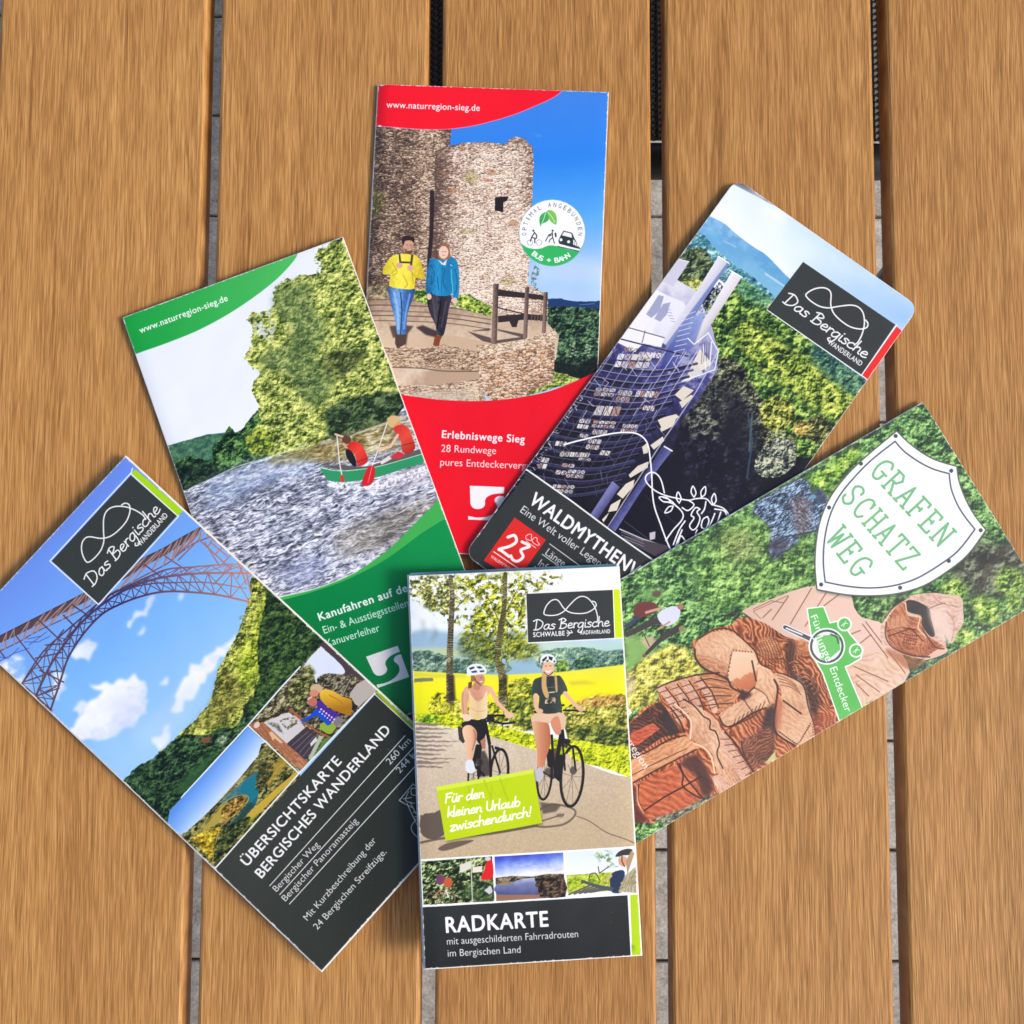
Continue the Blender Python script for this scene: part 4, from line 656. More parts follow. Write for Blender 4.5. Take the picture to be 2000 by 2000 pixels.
    P.fill(N((1010, 540), (1190, 550), (1240, 650), (1220, 800), (1200, 880), (1000, 830), (960, 740)), grad(N((1000, 600))[0], N((1120, 880))[0], [(0, (240, 204, 172)), (.55, (236, 190, 150)), (.62, (208, 128, 84)), (1, (196, 104, 64))], .2, 8)); P.line(N((1010, 540), (965, 740), (1000, 830)), 1.6, (130, 76, 50)); P.line(N((1180, 620), (1215, 790)), 3.4, (70, 44, 34))
    for k in range(7): P.disc(N((1000 - k * 5, 570 + k * 34))[0], 1.6, (96, 56, 40)); P.disc(N((1020 + k * 26, 525 + k * 3))[0], 1.4, (96, 56, 40))
    P.fill(smooth(N((1370, 760), (1400, 720), (1500, 760), (1610, 830), (1650, 1000), (1700, 1160), (1720, 1280), (1560, 1340), (1400, 1240), (1370, 1130), (1380, 960), (1440, 900)), 3, True), SK)
    P.fill(N((1380, 900), (1450, 960), (1420, 1200), (1380, 1240), (1365, 1120)), (190, 104, 66), .75, 3); P.line(N((1450, 960), (1600, 1070)), 3.4, (70, 44, 34)); P.line(smooth(N((1410, 1220), (1500, 1290), (1570, 1330), (1620, 1260), (1680, 1170)), 3), 1.6, (120, 70, 46))
    for k in range(9): P.disc(N((1420 + k * 18, 1235 + k * 12))[0], 1.5, (96, 56, 40)); P.disc(N((1600 + k * 10, 1300 - k * 18))[0], 1.4, (96, 56, 40))
    for k in range(4): P.line(smooth(N((1395 + k * 10, 740 + k * 28), (1480 + k * 14, 770 + k * 26), (1560 + k * 14, 830 + k * 26)), 3), 2, (150, 92, 64), .9)
    P.fill(smooth(N((900, 1100), (930, 1050), (1100, 950), (1130, 900), (1200, 850), (1270, 870), (1320, 960), (1290, 1020), (1190, 1060), (1000, 1170), (930, 1160)), 3, True), woodcut((150, 96, 66), (230, 180, 140), (246, 212, 180), 9, 2.4, 14, .2)); P.line(smooth(N((1110, 950), (1150, 1010), (1190, 1060)), 3), 2, (96, 54, 38)); P.line(smooth(N((1200, 850), (1290, 900), (1330, 980)), 3), 2, (120, 70, 48))
    P.fill(smooth(N((960, 740), (1010, 840), (1180, 890), (1110, 950), (1000, 900), (940, 800)), 3, True), (52, 28, 24), .85, 2.5)
    P.fill(smooth(N((1290, 1060), (1380, 1000), (1370, 1300), (1340, 1440), (1180, 1500), (1240, 1330)), 3, True), (44, 26, 24), .85, 4)
    # woven jerkin: straps and blocks
    ST = woodcut((150, 96, 72), (222, 172, 142), (244, 206, 184), 8, .5, 15, .25)
    P.fill(smooth(N((380, 850), (480, 810), (680, 750), (900, 730), (1080, 900), (900, 1060), (820, 1000), (740, 860), (560, 1060), (420, 930)), 2, True), woodcut((96, 50, 30), (202, 132, 88), (238, 180, 134), 9, .2, 17, .3))
    for row in range(4):
        a = np.array(N((400 + row * 100, 850 - row * 28))[0]); b = np.array(N((560 + row * 92, 1120 - row * 30))[0]) + np.array([0, 0 if row < 2 else 8]); 
        if row == 3: b = np.array(N((860, 1040))[0])
        P.line([tuple(a), tuple((a + b) / 2 + np.array([4, -2])), tuple(b)], 15 if row < 3 else 12, ST); P.line([tuple(a + np.array([9, -1])), tuple((a + b) / 2 + np.array([13, -4])), tuple(b + np.array([8, -4]))], 2.4, (72, 38, 28))
        for k in range(5):
            c = a + (b - a) * (k + .5) / 5; P.line([tuple(c + np.array([-8, 4])), tuple(c + np.array([9, -2]))], 1.8, (120, 70, 50))
    for k in range(4): P.line(smooth(N((700 + k * 10, 800 + k * 70), (820 + k * 14, 770 + k * 74), (960 + k * 20, 800 + k * 60)), 3), 2.2, (88, 46, 30))
    P.fill(smooth(N((600, 960), (700, 1000), (820, 1080), (900, 1160), (930, 1300), (1000, 1500), (1160, 1600), (1000, 1700), (880, 1560), (840, 1420), (740, 1340), (640, 1260), (660, 1120)), 3, True), woodcut((130, 76, 50), (220, 164, 126), (244, 204, 170), 9, 1.0, 19, .25))
    P.line(smooth(N((590, 945), (680, 1000), (760, 1090), (820, 1130), (820, 1200), (870, 1230), (900, 1330), (880, 1420), (930, 1540)), 5), 2.6, (62, 34, 28))
    P.line(smooth(N((520, 990), (600, 1060), (650, 1120), (660, 1200), (650, 1290)), 5), 3, (250, 214, 178)); P.line(smooth(N((500, 1010), (590, 1080), (635, 1140), (640, 1210)), 5), 2, (96, 54, 38)); P.line(smooth(N((660, 1320), (760, 1360), (830, 1440), (860, 1580)), 5), 3.4, (250, 212, 172))
    P.fill(smooth(N((930, 1210), (990, 1290), (1090, 1440), (1170, 1550), (1100, 1640), (1040, 1560), (940, 1420), (900, 1280)), 3, True), ST); P.line(smooth(N((950, 1230), (1040, 1330), (1130, 1480), (1190, 1560)), 4), 3.4, (52, 28, 24))
    for k in range(7): P.line(N((910 + k * 36, 1290 + k * 52), (985 + k * 34, 1290 + k * 46)), 1.8, (110, 62, 44))
    P.fill(smooth(N((1090, 1300), (1240, 1230), (1330, 1180), (1370, 1300), (1340, 1400), (1180, 1560), (1100, 1400)), 3, True), woodcut((40, 22, 18), (120, 66, 44), (196, 128, 86), 6, 2.6, 23, .5), .9, 3)
    for k in range(8): P.line(smooth(N((960 + k * 30, 1210 - k * 14), (1010 + k * 34, 1180 - k * 18), (1040 + k * 36, 1120 - k * 22)), 4), 2, (96, 50, 32), .8)
    P.fill(N((830, 1620), (920, 1580), (1010, 1700), (960, 1760), (900, 1760)), ST)
    # sword grip and its cross piece
    P.fill(N((120, 1170), (300, 1010), (400, 960), (480, 1080), (560, 1230), (400, 1280), (200, 1420), (120, 1470)), woodcut((34, 20, 18), (84, 48, 36), (150, 94, 62), 9, .4, 25, .5)); P.fill(N((140, 1240), (330, 1150), (390, 1200), (200, 1340), (130, 1350)), woodcut((110, 36, 22), (196, 84, 54), (226, 130, 90), 8, .2, 26, .3)); P.fill(N((420, 1000), (480, 1080), (570, 1230), (480, 1260), (400, 1110)), (52, 38, 36), .9, 2)
    P.fill(N((120, 1480), (400, 1340), (600, 1260), (680, 1330), (740, 1360), (560, 1440), (340, 1560), (130, 1680)), woodcut((150, 84, 50), (222, 156, 108), (242, 190, 146), 10, -.42, 27, .3)); P.line(N((150, 1600), (380, 1480), (620, 1370)), 1.8, (110, 60, 40))
    P.fill(N((200, 1680), (320, 1600), (540, 1500), (700, 1400), (820, 1600), (860, 1740), (760, 1800), (560, 1932), (200, 2000), (160, 1800)), woodcut((96, 34, 18), (206, 104, 62), (238, 148, 96), 12, .4, 29, .35))
    P.fill(smooth(N((560, 1500), (700, 1410), (800, 1560), (850, 1720), (760, 1780), (700, 1600)), 2, True), (56, 34, 32), .8, 4)
    for q in [((540, 1500), (590, 1600), (590, 1700), (740, 1800)), ((590, 1700), (740, 1610)), ((260, 1900), (440, 1780), (590, 1700)), ((210, 1680), (200, 1800), (250, 1932))]: P.line(smooth(N(*q), 4), 3, (60, 26, 18))
    P.line(smooth(N((195, 1700), (200, 1820), (250, 1930)), 4), 3, (244, 190, 150)); P.fill(N((120, 1700), (190, 1690), (190, 1850), (300, 1990), (120, 2020)), (84, 34, 28), .85, 3)
    P.fill(N((300, 1980), (600, 1880), (800, 1770), (900, 1790), (500, 2020)), leaves((60, 64, 50), (110, 116, 90), (170, 170, 140), 4, 31, 3), .95, 2); P.fill(N((1290, 1500), (1380, 1390), (1385, 1470)), (206, 200, 130))
    # helmet
    P.fill(smooth(M((1000, 1560), (1060, 1480), (1180, 1400), (1200, 1380), (1360, 1360), (1460, 1370), (1590, 1390), (1610, 1500), (1610, 1600), (1560, 1680), (1520, 1760), (1460, 1680), (1480, 1800), (1400, 1860), (1280, 1880), (1120, 1840), (1000, 1800), (960, 1660)), 3, True), woodcut((140, 80, 56), (228, 190, 168), (246, 220, 206), 10, .3, 33, .2))
    P.fill(smooth(M((1010, 1600), (1080, 1480), (1150, 1440), (1180, 1540), (1280, 1560), (1300, 1640), (1360, 1720), (1480, 1800), (1360, 1860), (1180, 1850), (1040, 1760)), 3, True), woodcut((96, 44, 26), (190, 114, 76), (228, 164, 122), 8, .8, 35, .35))
    P.fill(smooth(M((1160, 1430), (1230, 1420), (1340, 1480), (1360, 1560), (1390, 1690), (1350, 1700), (1290, 1620), (1280, 1540), (1180, 1510)), 3, True), (62, 54, 52)); P.line(smooth(M((1160, 1440), (1180, 1530), (1270, 1550), (1260, 1640), (1340, 1720)), 4), 2.6, (232, 196, 166))
    P.fill(smooth(M((1340, 1480), (1460, 1500), (1540, 1660), (1500, 1750), (1400, 1680)), 3, True), (240, 212, 196), .8, 5); P.line(smooth(M((1330, 1490), (1400, 1460), (1470, 1440)), 3), 2, (150, 110, 96))
    P.line(M((1020, 1660), (1120, 1630), (1240, 1650)), 2.4, (84, 40, 26)); P.line(M((1030, 1700), (1200, 1640), (1300, 1740)), 2, (84, 40, 26))
    for k in range(24): P.disc(M((1040 + (k * 37) % 110, 1540 + (k * 23) % 80))[0], 1.6, (120, 66, 44)); P.disc(M((1140 + (k * 31) % 110, 1680 + (k * 29) % 90))[0], 1.6, (110, 50, 34))
    P.fill(smooth(M((1400, 1810), (1470, 1790), (1490, 1820), (1420, 1860), (1300, 1890)), 3, True), (232, 190, 168)); P.fill(smooth(M((1000, 1800), (1180, 1850), (1320, 1900), (1200, 1960), (1100, 1900)), 3, True), (170, 96, 62), .7, 3)
    for q, w_ in [(((690, 520), (700, 600), (780, 690), (960, 770), (1010, 850), (1120, 900)), 4), (((720, 430), (860, 350), (1000, 350), (1110, 440), (1210, 540), (1250, 640), (1350, 690)), 3), (((1370, 780), (1400, 850), (1385, 1000), (1365, 1130), (1400, 1250), (1550, 1345)), 4), (((1400, 720), (1500, 750), (1620, 830), (1660, 1000), (1710, 1160), (1730, 1280)), 2.6), (((900, 1100), (940, 1170), (1010, 1175), (1190, 1065), (1300, 1020)), 3.4), (((1110, 950), (1140, 900), (1200, 845)), 3),
        (((370, 850), (480, 800), (700, 740), (900, 720)), 3), (((560, 1500), (600, 1600), (760, 1800)), 3.4), (((1090, 1310), (1110, 1420), (1190, 1570)), 3), (((120, 1470), (300, 1390), (480, 1290), (600, 1260)), 3), (((150, 1670), (330, 1570), (560, 1450), (700, 1380)), 3), (((480, 1020), (560, 1130), (600, 1230)), 3.4)]: P.line(smooth(N(*q), 4), w_, (58, 28, 20), .85)
    for k in range(9): P.line(smooth(N((1210 + k * 22, 470 - k * 6), (1250 + k * 24, 560), (1230 + k * 30, 650 + k * 6)), 4), 1.6, (74, 34, 20), .7)
    for k in range(8): P.line(smooth(N((1560 + k * 14, 640 + k * 44), (1620 + k * 20, 660 + k * 44), (1700 + k * 14, 740 + k * 40)), 4), 2, (60, 28, 18), .8)
    for k in range(8): P.line(smooth(N((1700, 1090 + k * 24), (1780, 1070 + k * 22), (1870, 1100 + k * 12)), 4), 1.8, (120, 56, 34), .8)
    P.fill(smooth(N((1700, 1100), (1850, 1040), (1910, 1130), (1740, 1270)), 3, True), (196, 96, 58), .3, 4)
    P.fill(smooth(M((1030, 1570), (1130, 1530), (1190, 1600), (1120, 1640), (1040, 1650)), 3, True), (236, 172, 130), .6, 4); P.line(smooth(M((1010, 1590), (1005, 1700), (1060, 1790), (1200, 1850), (1350, 1865)), 4), 3, (84, 38, 24), .8); P.line(smooth(M((1000, 1560), (1060, 1480), (1160, 1410)), 3), 2.4, (110, 60, 44), .8)
    P.line(smooth(M((1290, 1640), (1340, 1720), (1400, 1790), (1460, 1800)), 3), 3, (96, 44, 28), .8); P.line(smooth(M((1480, 1500), (1540, 1600), (1520, 1740)), 3), 1.6, (190, 140, 120), .8); P.line(smooth(M((1380, 1390), (1440, 1440), (1560, 1470)), 3), 1.6, (170, 124, 106), .8)
    # shield
    sh = smooth(M((1090, 95), (1170, 175), (1280, 260), (1400, 325), (1555, 372)), 4)[:-1] + smooth(M((1555, 372), (1570, 480), (1620, 620), (1690, 750), (1780, 868)), 4)[:-1] + smooth(M((1780, 868), (1640, 1060), (1480, 1190), (1300, 1300), (1100, 1360), (900, 1378), (700, 1370), (470, 1330)), 4)[:-1] + smooth(M((470, 1330), (455, 1150), (465, 960), (500, 780), (580, 600), (720, 420), (880, 270), (1090, 95)), 4)[:-1]
    P.fill([(x + 1, y + 3) for x, y in sh], (40, 54, 44), .8, 4); P.line(sh + sh[:1], 5.5, (86, 96, 84)); P.fill(sh, (252, 253, 252))
    c = np.array(M((1060, 800))[0]); inn = smooth(M((1078, 170), (1150, 250), (1270, 335), (1380, 390), (1500, 425)), 4)[:-1] + smooth(M((1500, 425), (1515, 540), (1560, 660), (1620, 760), (1700, 862)), 4)[:-1] + smooth(M((1700, 862), (1570, 1030), (1420, 1145), (1240, 1250), (1060, 1305), (880, 1322), (700, 1308), (530, 1275)), 4)[:-1] + smooth(M((530, 1275), (515, 1120), (525, 940), (565, 760), (640, 600), (760, 450), (900, 310), (1078, 170)), 4)
    P.line(inn, 3, (76, 86, 100))
    for p in [(1082, 128), (1516, 402), (1745, 870), (1497, 1110), (1117, 1320), (498, 1295), (560, 690), (810, 345)]: P.disc(M(p)[0], 4, (66, 72, 82))
    GR = (120, 188, 130)
    for s, a, b, h in [("GRAFEN", (880, 415), (1430, 1010), 44), ("SCHATZ", (650, 615), (1150, 1190), 44), ("WEG", (535, 940), (780, 1255), 44)]:
        p0 = np.array(M(a)[0]); p1 = np.array(M(b)[0]); e = (p1 - p0) / np.hypot(*(p1 - p0)); n = np.array([e[1], -e[0]]); L = np.hypot(*(p1 - p0)); w = L / (len(s) - .18)
        for i, ch in enumerate(s):
            o = p0 + e * (w * i); W_ = w * .74; fr = lambda x, y: tuple(o + e * (x * W_) + n * (y * h))
            ST_ = {'G': [[(.95, .8), (.7, 1), (.2, .85), (.05, .45), (.3, .02), (.75, .05), (.85, .4)], [(.55, .42), (1.05, .42)]], 'R': [[(.15, 0), (.15, 1)], [(.0, 1), (.6, 1), (.85, .78), (.6, .5), (.15, .5)], [(.4, .5), (.9, 0)], [(0, 0), (.3, 0)], [(.75, 0), (1.05, 0)]], 'A': [[(.1, 0), (.5, 1), (.9, 0)], [(.25, .36), (.76, .36)], [(-.05, 0), (.28, 0)], [(.72, 0), (1.05, 0)]], 'F': [[(.2, 0), (.2, 1)], [(.02, 1), (.9, 1), (.92, .84)], [(.2, .52), (.65, .52)], [(.65, .44), (.65, .6)], [(.02, 0), (.42, 0)]],
                   'E': [[(.2, 0), (.2, 1)], [(.02, 1), (.85, 1), (.87, .84)], [(.2, .52), (.62, .52)], [(.62, .44), (.62, .6)], [(.02, 0), (.9, 0), (.92, .16)]], 'N': [[(.12, 0), (.12, 1), (.85, 0), (.85, 1)], [(-.05, 0), (.3, 0)], [(.68, 1), (1.02, 1)]], 'S': [[(.9, .78), (.85, .95), (.5, 1.02), (.12, .85), (.25, .6), (.7, .42), (.85, .18), (.5, -.02), (.1, .1), (.05, .26)]], 'C': [[(.9, .78), (.7, 1), (.25, .9), (.05, .5), (.25, .08), (.65, 0), (.92, .2)], [(.9, .7), (.9, .95)]], 'H': [[(.15, 0), (.15, 1)], [(.85, 0), (.85, 1)], [(.15, .5), (.85, .5)], [(0, 0), (.3, 0)], [(.7, 0), (1, 0)], [(0, 1), (.3, 1)], [(.7, 1), (1, 1)]],
                   'T': [[(.5, 0), (.5, 1)], [(.05, .84), (.05, 1), (.95, 1), (.95, .84)], [(.3, 0), (.7, 0)]], 'Z': [[(.08, .84), (.08, 1), (.9, 1), (.05, 0), (.95, 0), (.97, .16)]], 'W': [[(.05, 1), (.28, 0), (.5, .75), (.72, 0), (.95, 1)], [(-.08, 1), (.2, 1)], [(.8, 1), (1.08, 1)]]}
            for k in ST_[ch]: P.line([fr(*p) for p in (smooth(k, 4) if ch in 'GSC' and len(k) > 3 else k)], 4.8, GR)
    # green ribbon and magnifier
    GN = (92, 190, 84)
    rb = G((912, 990), (985, 980), (1015, 1058), (1050, 1050), (1085, 1075), (1110, 1110), (1170, 1180), (1160, 1220), (1110, 1250), (1085, 1260), (1170, 1460), (1066, 1520), (985, 1290), (950, 1230))
    P.line(rb + rb[:1], 5, (250, 252, 250)); P.fill(rb, GN)
    for c, r in [((1085, 1060), 27), ((1140, 1185), 26)]: P.disc(G(c)[0], (r + 8) / 2.415, (244, 250, 244)); P.disc(G(c)[0], r / 2.415, GN); P.line(G((c[0] - 14, c[1] + 8), (c[0], c[1] - 4), (c[0] + 16, c[1] - 2)), 1.4, (240, 250, 240)); P.line(G((c[0] - 4, c[1] + 12), (c[0] + 6, c[1] - 14)), 1.4, (240, 250, 240))
    P.line(G((805, 1075), (935, 1135)), 11, (250, 252, 250)); P.line(G((805, 1075), (940, 1138)), 8, (70, 82, 86)); P.line(G((812, 1080), (885, 1110)), 3.2, (232, 236, 238))
    cc = G((1002, 1165))[0]; P.disc(cc, 36, (250, 252, 250)); P.disc(cc, 33, (70, 82, 86)); P.disc(cc, 28.5, (236, 248, 236)); P.fill(G((950, 1115), (1060, 1110), (1066, 1180), (1000, 1236), (975, 1225)), GN, .9); P.line(smooth(G((1020, 1108), (1048, 1122), (1056, 1150)), 4), 3, (60, 80, 70))
    P.text("Für", G((925, 1025))[0], G((955, 1098))[0], 13, (252, 254, 252), .0); P.text("Junge", G((945, 1120))[0], G((1000, 1242))[0], 16, (252, 254, 252), .0); P.text("Entdecker", G((1015, 1270))[0], G((1090, 1478))[0], 14.5, (252, 254, 252), .0)
    P.text("Naturregion", G((-8, 1520))[0], G((140, 1745))[0], 14.5, (240, 238, 236), .0); P.fill(G((56, 1440), (84, 1478), (62, 1500)), (244, 244, 244))
def art_uber(P):
    H, I, O = FH, FI, FO
    P.fill(None, cloudy(grad((60, 1060), (330, 1420), [(0, (104, 140, 230)), (.35, (112, 164, 240)), (.6, (124, 184, 246)), (1, (160, 206, 250))]), 60, 31, .9, 2))
    P.fill(H((0, 1440), (100, 1380), (160, 1400), (150, 1500), (240, 1640), (350, 1780), (-100, 1900)), cloudy(lambda x, y: np.ones(x.shape + (1,)) * c3((150, 190, 244)), 30, 4, .38, 5), 1, 6)
    for q, s in [(((480, 1390), (530, 1280), (600, 1250), (650, 1290), (600, 1400), (520, 1420)), .9), (((360, 1500), (440, 1510), (440, 1620), (380, 1700), (340, 1640)), .8), (((830, 1190), (900, 1110), (980, 1060), (990, 980), (1030, 980), (1020, 1060), (950, 1120), (870, 1190)), .8), (((920, 1240), (960, 1180), (980, 1200), (940, 1260)), .8), (((1200, 960), (1240, 960), (1210, 1020), (1195, 1000)), .6), (((1060, 1560), (1100, 1525), (1135, 1530), (1120, 1570), (1070, 1580)), .8),
                 (((620, 1600), (700, 1560), (780, 1560), (900, 1510), (980, 1560), (1000, 1680), (980, 1780), (900, 1840), (760, 1932), (560, 1960), (440, 1880), (560, 1770), (600, 1700), (700, 1620)), 1), (((500, 1740), (560, 1690), (600, 1720), (540, 1790)), .8),
                 (((1140, 1760), (1170, 1690), (1200, 1600), (1260, 1500), (1400, 1370), (1560, 1270), (1640, 1180), (1600, 1280), (1450, 1440), (1380, 1560), (1280, 1650), (1200, 1740), (1150, 1770)), 1), (((1020, 1932), (1120, 1850), (1160, 1860), (1140, 1960), (1060, 2020)), .9)]:
        P.fill(H(*q), grad(H(q[0])[0], H(q[len(q) // 2])[0], [(0, (248, 250, 255)), (.6, (236, 240, 252)), (1, (206, 220, 248))], .7, 14), s, 3.2, 11, 14)
    P.fill(H((700, 1700), (860, 1640), (940, 1720), (820, 1820)), (206, 214, 240), .5, 12)
    P.fill(FI((-360, 300), (-100, 100), (40, -20), (100, 60), (-60, 300), (-300, 420)), (190, 216, 250), .4, 14)
    # wooded hillside
    P.fill(smooth(H((1720, 830), (1680, 900), (1690, 960), (1660, 1060), (1620, 1180), (1570, 1300), (1490, 1430), (1450, 1560), (1420, 1680), (1350, 1780), (1250, 1870), (1160, 1960), (1060, 2080), (1250, 2300), (1700, 1900), (2100, 1400), (2200, 1100), (1900, 700)), 3, True), leaves((74, 84, 34), (146, 156, 62), (204, 206, 100), 5, 3, 4, con=1.2), 1, 0, 3)
    P.fill(smooth(H((1500, 1480), (1620, 1560), (1640, 1700), (1520, 1800), (1380, 1880), (1300, 1860), (1420, 1700)), 3, True), leaves((60, 60, 24), (124, 124, 50), (180, 170, 84), 5, 4, 3), .7, 8)
    P.fill(smooth(H((1590, 1400), (1700, 1200), (1760, 1000), (1810, 1010), (1740, 1300), (1740, 1500), (1640, 1640), (1620, 1560)), 3, True), leaves((96, 122, 24), (166, 190, 44), (216, 228, 80), 5, 5, 3, con=1.3), .75, 8)
    P.fill(smooth(H((1800, 880), (1790, 1000), (1750, 1180), (1730, 1360), (1740, 1520), (1700, 1660), (1640, 1720), (1620, 1860), (1560, 2000), (2100, 1800), (2300, 1200), (2000, 900)), 3, True), leaves((20, 38, 22), (42, 68, 34), (78, 106, 50), 5, 6, 4), 1, 1, 3)
    P.fill(H((1440, 1870), (1560, 1830), (1640, 1900), (1500, 2050), (1300, 2060)), leaves((24, 44, 22), (60, 92, 34), (120, 146, 60), 5, 8, 3), .8, 6)
    P.fill(smooth(I((-200, 480), (-100, 380), (0, 330), (60, 330), (150, 330), (220, 290), (330, 280), (400, 200), (480, 240), (200, 560), (0, 720), (-180, 1000), (-500, 800), (-340, 560)), 3, True), leaves((14, 30, 22), (34, 62, 40), (74, 104, 62), 5, 9, 4), 1, 1, 2.5)
    P.fill(I((-80, 720), (20, 590), (120, 500), (200, 440), (240, 450), (0, 730)), (52, 96, 52), .8, 5); P.fill(I((110, 350), (180, 345), (170, 380), (120, 385)), (150, 84, 60), .8, 1.5); P.fill(I((210, 370), (260, 320), (300, 330), (250, 400)), leaves((60, 90, 60), (120, 150, 110), (200, 210, 190), 4, 10), .7, 3)
    # steel arch bridge
    BR, DK, HL = (112, 84, 92), (62, 50, 62), (196, 156, 148)
    def seg(a, b, t): return [a[i] + (b[i] - a[i]) * t for i in (0, 1)]
    deckT = smooth(H((-200, 1350), (0, 1252), (200, 1150), (400, 1048), (560, 966), (640, 920), (930, 745), (1100, 660), (1200, 600), (1300, 545), (1360, 520), (1400, 560)), 4)
    deckB = smooth(H((-200, 1440), (0, 1352), (130, 1290), (250, 1220), (420, 1140), (600, 1050), (660, 1010), (960, 850), (1130, 760), (1200, 700), (1310, 625), (1420, 580)), 4)
    P.fill(smooth(H((-200, 1350), (0, 1252), (200, 1150), (400, 1048), (560, 966), (640, 920), (930, 745), (1100, 660), (1200, 600), (1300, 545), (1360, 520)), 4) + smooth(H((1340, 560), (1200, 650), (1120, 700), (960, 790), (660, 975), (430, 1095), (250, 1180), (130, 1240), (0, 1300), (-200, 1395)), 4), (84, 66, 72))
    P.line(deckB, 2.6, BR); P.line(deckT, 2.2, DK); n = len(deckB); n2 = len(deckT)
    for i in range(26):
        a = deckT[int(i / 26 * (n2 - 1))]; b = deckB[int((i + .5) / 26 * (n - 1))]; c = deckT[int((i + 1) / 26 * (n2 - 1))]
        P.line([a, b], 2.2, (150, 120, 118)); P.line([b, c], 2.2, (168, 138, 132))
    arcs = [smooth(H(*q), 6) for q in [((150, 1570), (290, 1360), (420, 1240), (560, 1120), (700, 1000), (850, 920), (1000, 850), (1130, 800), (1300, 785), (1480, 770), (1640, 765)), ((240, 1660), (340, 1450), (440, 1300), (560, 1150), (700, 1030), (860, 930), (1030, 870), (1200, 840), (1400, 826), (1700, 826)), ((340, 1750), (400, 1580), (460, 1400), (560, 1240), (680, 1110), (800, 1040), (960, 980), (1120, 950), (1300, 955), (1480, 975), (1680, 1020)), ((430, 1280), (640, 1080), (830, 950), (1000, 900), (1200, 890), (1400, 890), (1660, 930))]]
    wd = [3.2, 4.6, 4.0, 2.6]
    for k, a in enumerate(arcs): P.line(a, wd[k], grad(H((300, 1500))[0], H((1600, 800))[0], [(0, (92, 66, 80)), (.45, (56, 46, 82)), (.7, (112, 80, 96)), (1, (196, 138, 120))]))
    tone = grad(H((300, 1500))[0], H((1600, 800))[0], [(0, (94, 68, 84)), (.45, (54, 48, 96)), (.7, (106, 80, 104)), (1, (186, 128, 116))])
    def web(a, b, k, w, cross=True):
        for i in range(k):
            p = a[int(i / k * (len(a) - 1))]; q = b[int(i / k * (len(b) - 1))]; p2 = a[int((i + 1) / k * (len(a) - 1))]; q2 = b[int((i + 1) / k * (len(b) - 1))]
            P.line([p, q], w, tone); P.line([p, q2], w * .8, tone)
            if cross: P.line([q, p2], w * .8, tone)
    web(arcs[1], arcs[2], 19, 2.3); web(arcs[0], arcs[1], 16, 1.9)
    for a, b in [((110, 1245), (300, 1500)), ((250, 1130), (420, 1290)), ((-10, 1330), (40, 1400)), ((150, 1570), (430, 1210)), ((240, 1400), (420, 1360)), ((310, 1310), (470, 1300)), ((430, 1110), (520, 1200)), ((490, 1040), (620, 1130)), ((960, 760), (1100, 860)), ((1080, 690), (1260, 810)), ((1200, 740), (1340, 600)), ((1340, 600), (1560, 800)), ((1400, 570), (1640, 770)), ((1380, 620), (1480, 780)), ((1430, 600), (1400, 650)), ((1500, 650), (1450, 700)), ((1560, 700), (1500, 760)), ((1600, 740), (1660, 900)), ((1640, 765), (1600, 860)), ((1660, 830), (1690, 960)), ((1340, 560), (1200, 700)), ((1440, 900), (1560, 780)), ((1420, 620), (1540, 720)), ((1230, 640), (1180, 720)), ((160, 1560), (390, 1480)), ((240, 1660), (380, 1590)), ((150, 1570), (350, 1750)), ((240, 1655), (400, 1600)), ((270, 1480), (430, 1560))]: P.line(H(a, b), 2.8, tone)
    for q in [((0, 1420), (90, 1370), (200, 1330)), ((0, 1390), (60, 1400), (130, 1330)), ((170, 1290), (260, 1290), (340, 1250)), ((200, 1310), (320, 1220)), ((190, 1270), (280, 1250))]: P.line(H(*q), 1.4, (70, 70, 150), .9)
    P.fill(H((1590, 1140), (1660, 1060), (1650, 1150), (1600, 1200)), ragged(leaves((60, 80, 60), (110, 130, 100), (170, 180, 150), 4, 12), 5, .52), .6, 2)
    # strip of two small views
    P.line(I((-20, 752), (430, 262), (660, 0), (780, -130)), 3, (232, 240, 248))
    P.fill(I((-100, 840), (430, 275), (765, 590), (220, 1200), (-120, 960)), grad(I((160, 560))[0], I((330, 700))[0], [(0, (92, 148, 232)), (.45, (140, 184, 244)), (1, (228, 238, 250))]))
    P.fill(smooth(I((10, 985), (160, 850), (330, 670), (500, 460), (545, 380), (780, 600), (240, 1230), (-20, 1030)), 2, True), leaves((44, 46, 24), (96, 96, 50), (160, 150, 84), 5, 15, 3), 1, 0, 1)
    P.fill(I((200, 800), (340, 660), (520, 460), (545, 385), (590, 430), (480, 560), (300, 740)), leaves((70, 72, 40), (150, 144, 84), (206, 190, 120), 5, 16, 3), .6, 3)
    P.fill(smooth(I((230, 800), (330, 700), (430, 610), (500, 570), (530, 600), (480, 640), (470, 700), (400, 720), (330, 750)), 3, True), (62, 128, 152), .8, 2); P.fill(smooth(I((440, 760), (480, 700), (500, 690), (480, 800), (420, 860), (330, 960), (270, 1040), (240, 1030), (300, 940), (400, 830)), 3, True), (36, 96, 116)); P.fill(smooth(I((400, 640), (500, 600), (480, 640), (480, 700), (500, 720), (440, 790), (420, 740), (380, 720)), 3, True), (28, 116, 134)); P.fill(I((300, 950), (440, 780), (470, 800), (330, 970)), (40, 66, 60), .9, 2)
    P.line(smooth(I((60, 1010), (150, 920), (250, 800), (340, 745), (410, 735), (432, 760), (400, 810), (300, 900), (240, 960), (210, 1060), (190, 1180)), 5), 1.8, (180, 166, 90), .8)
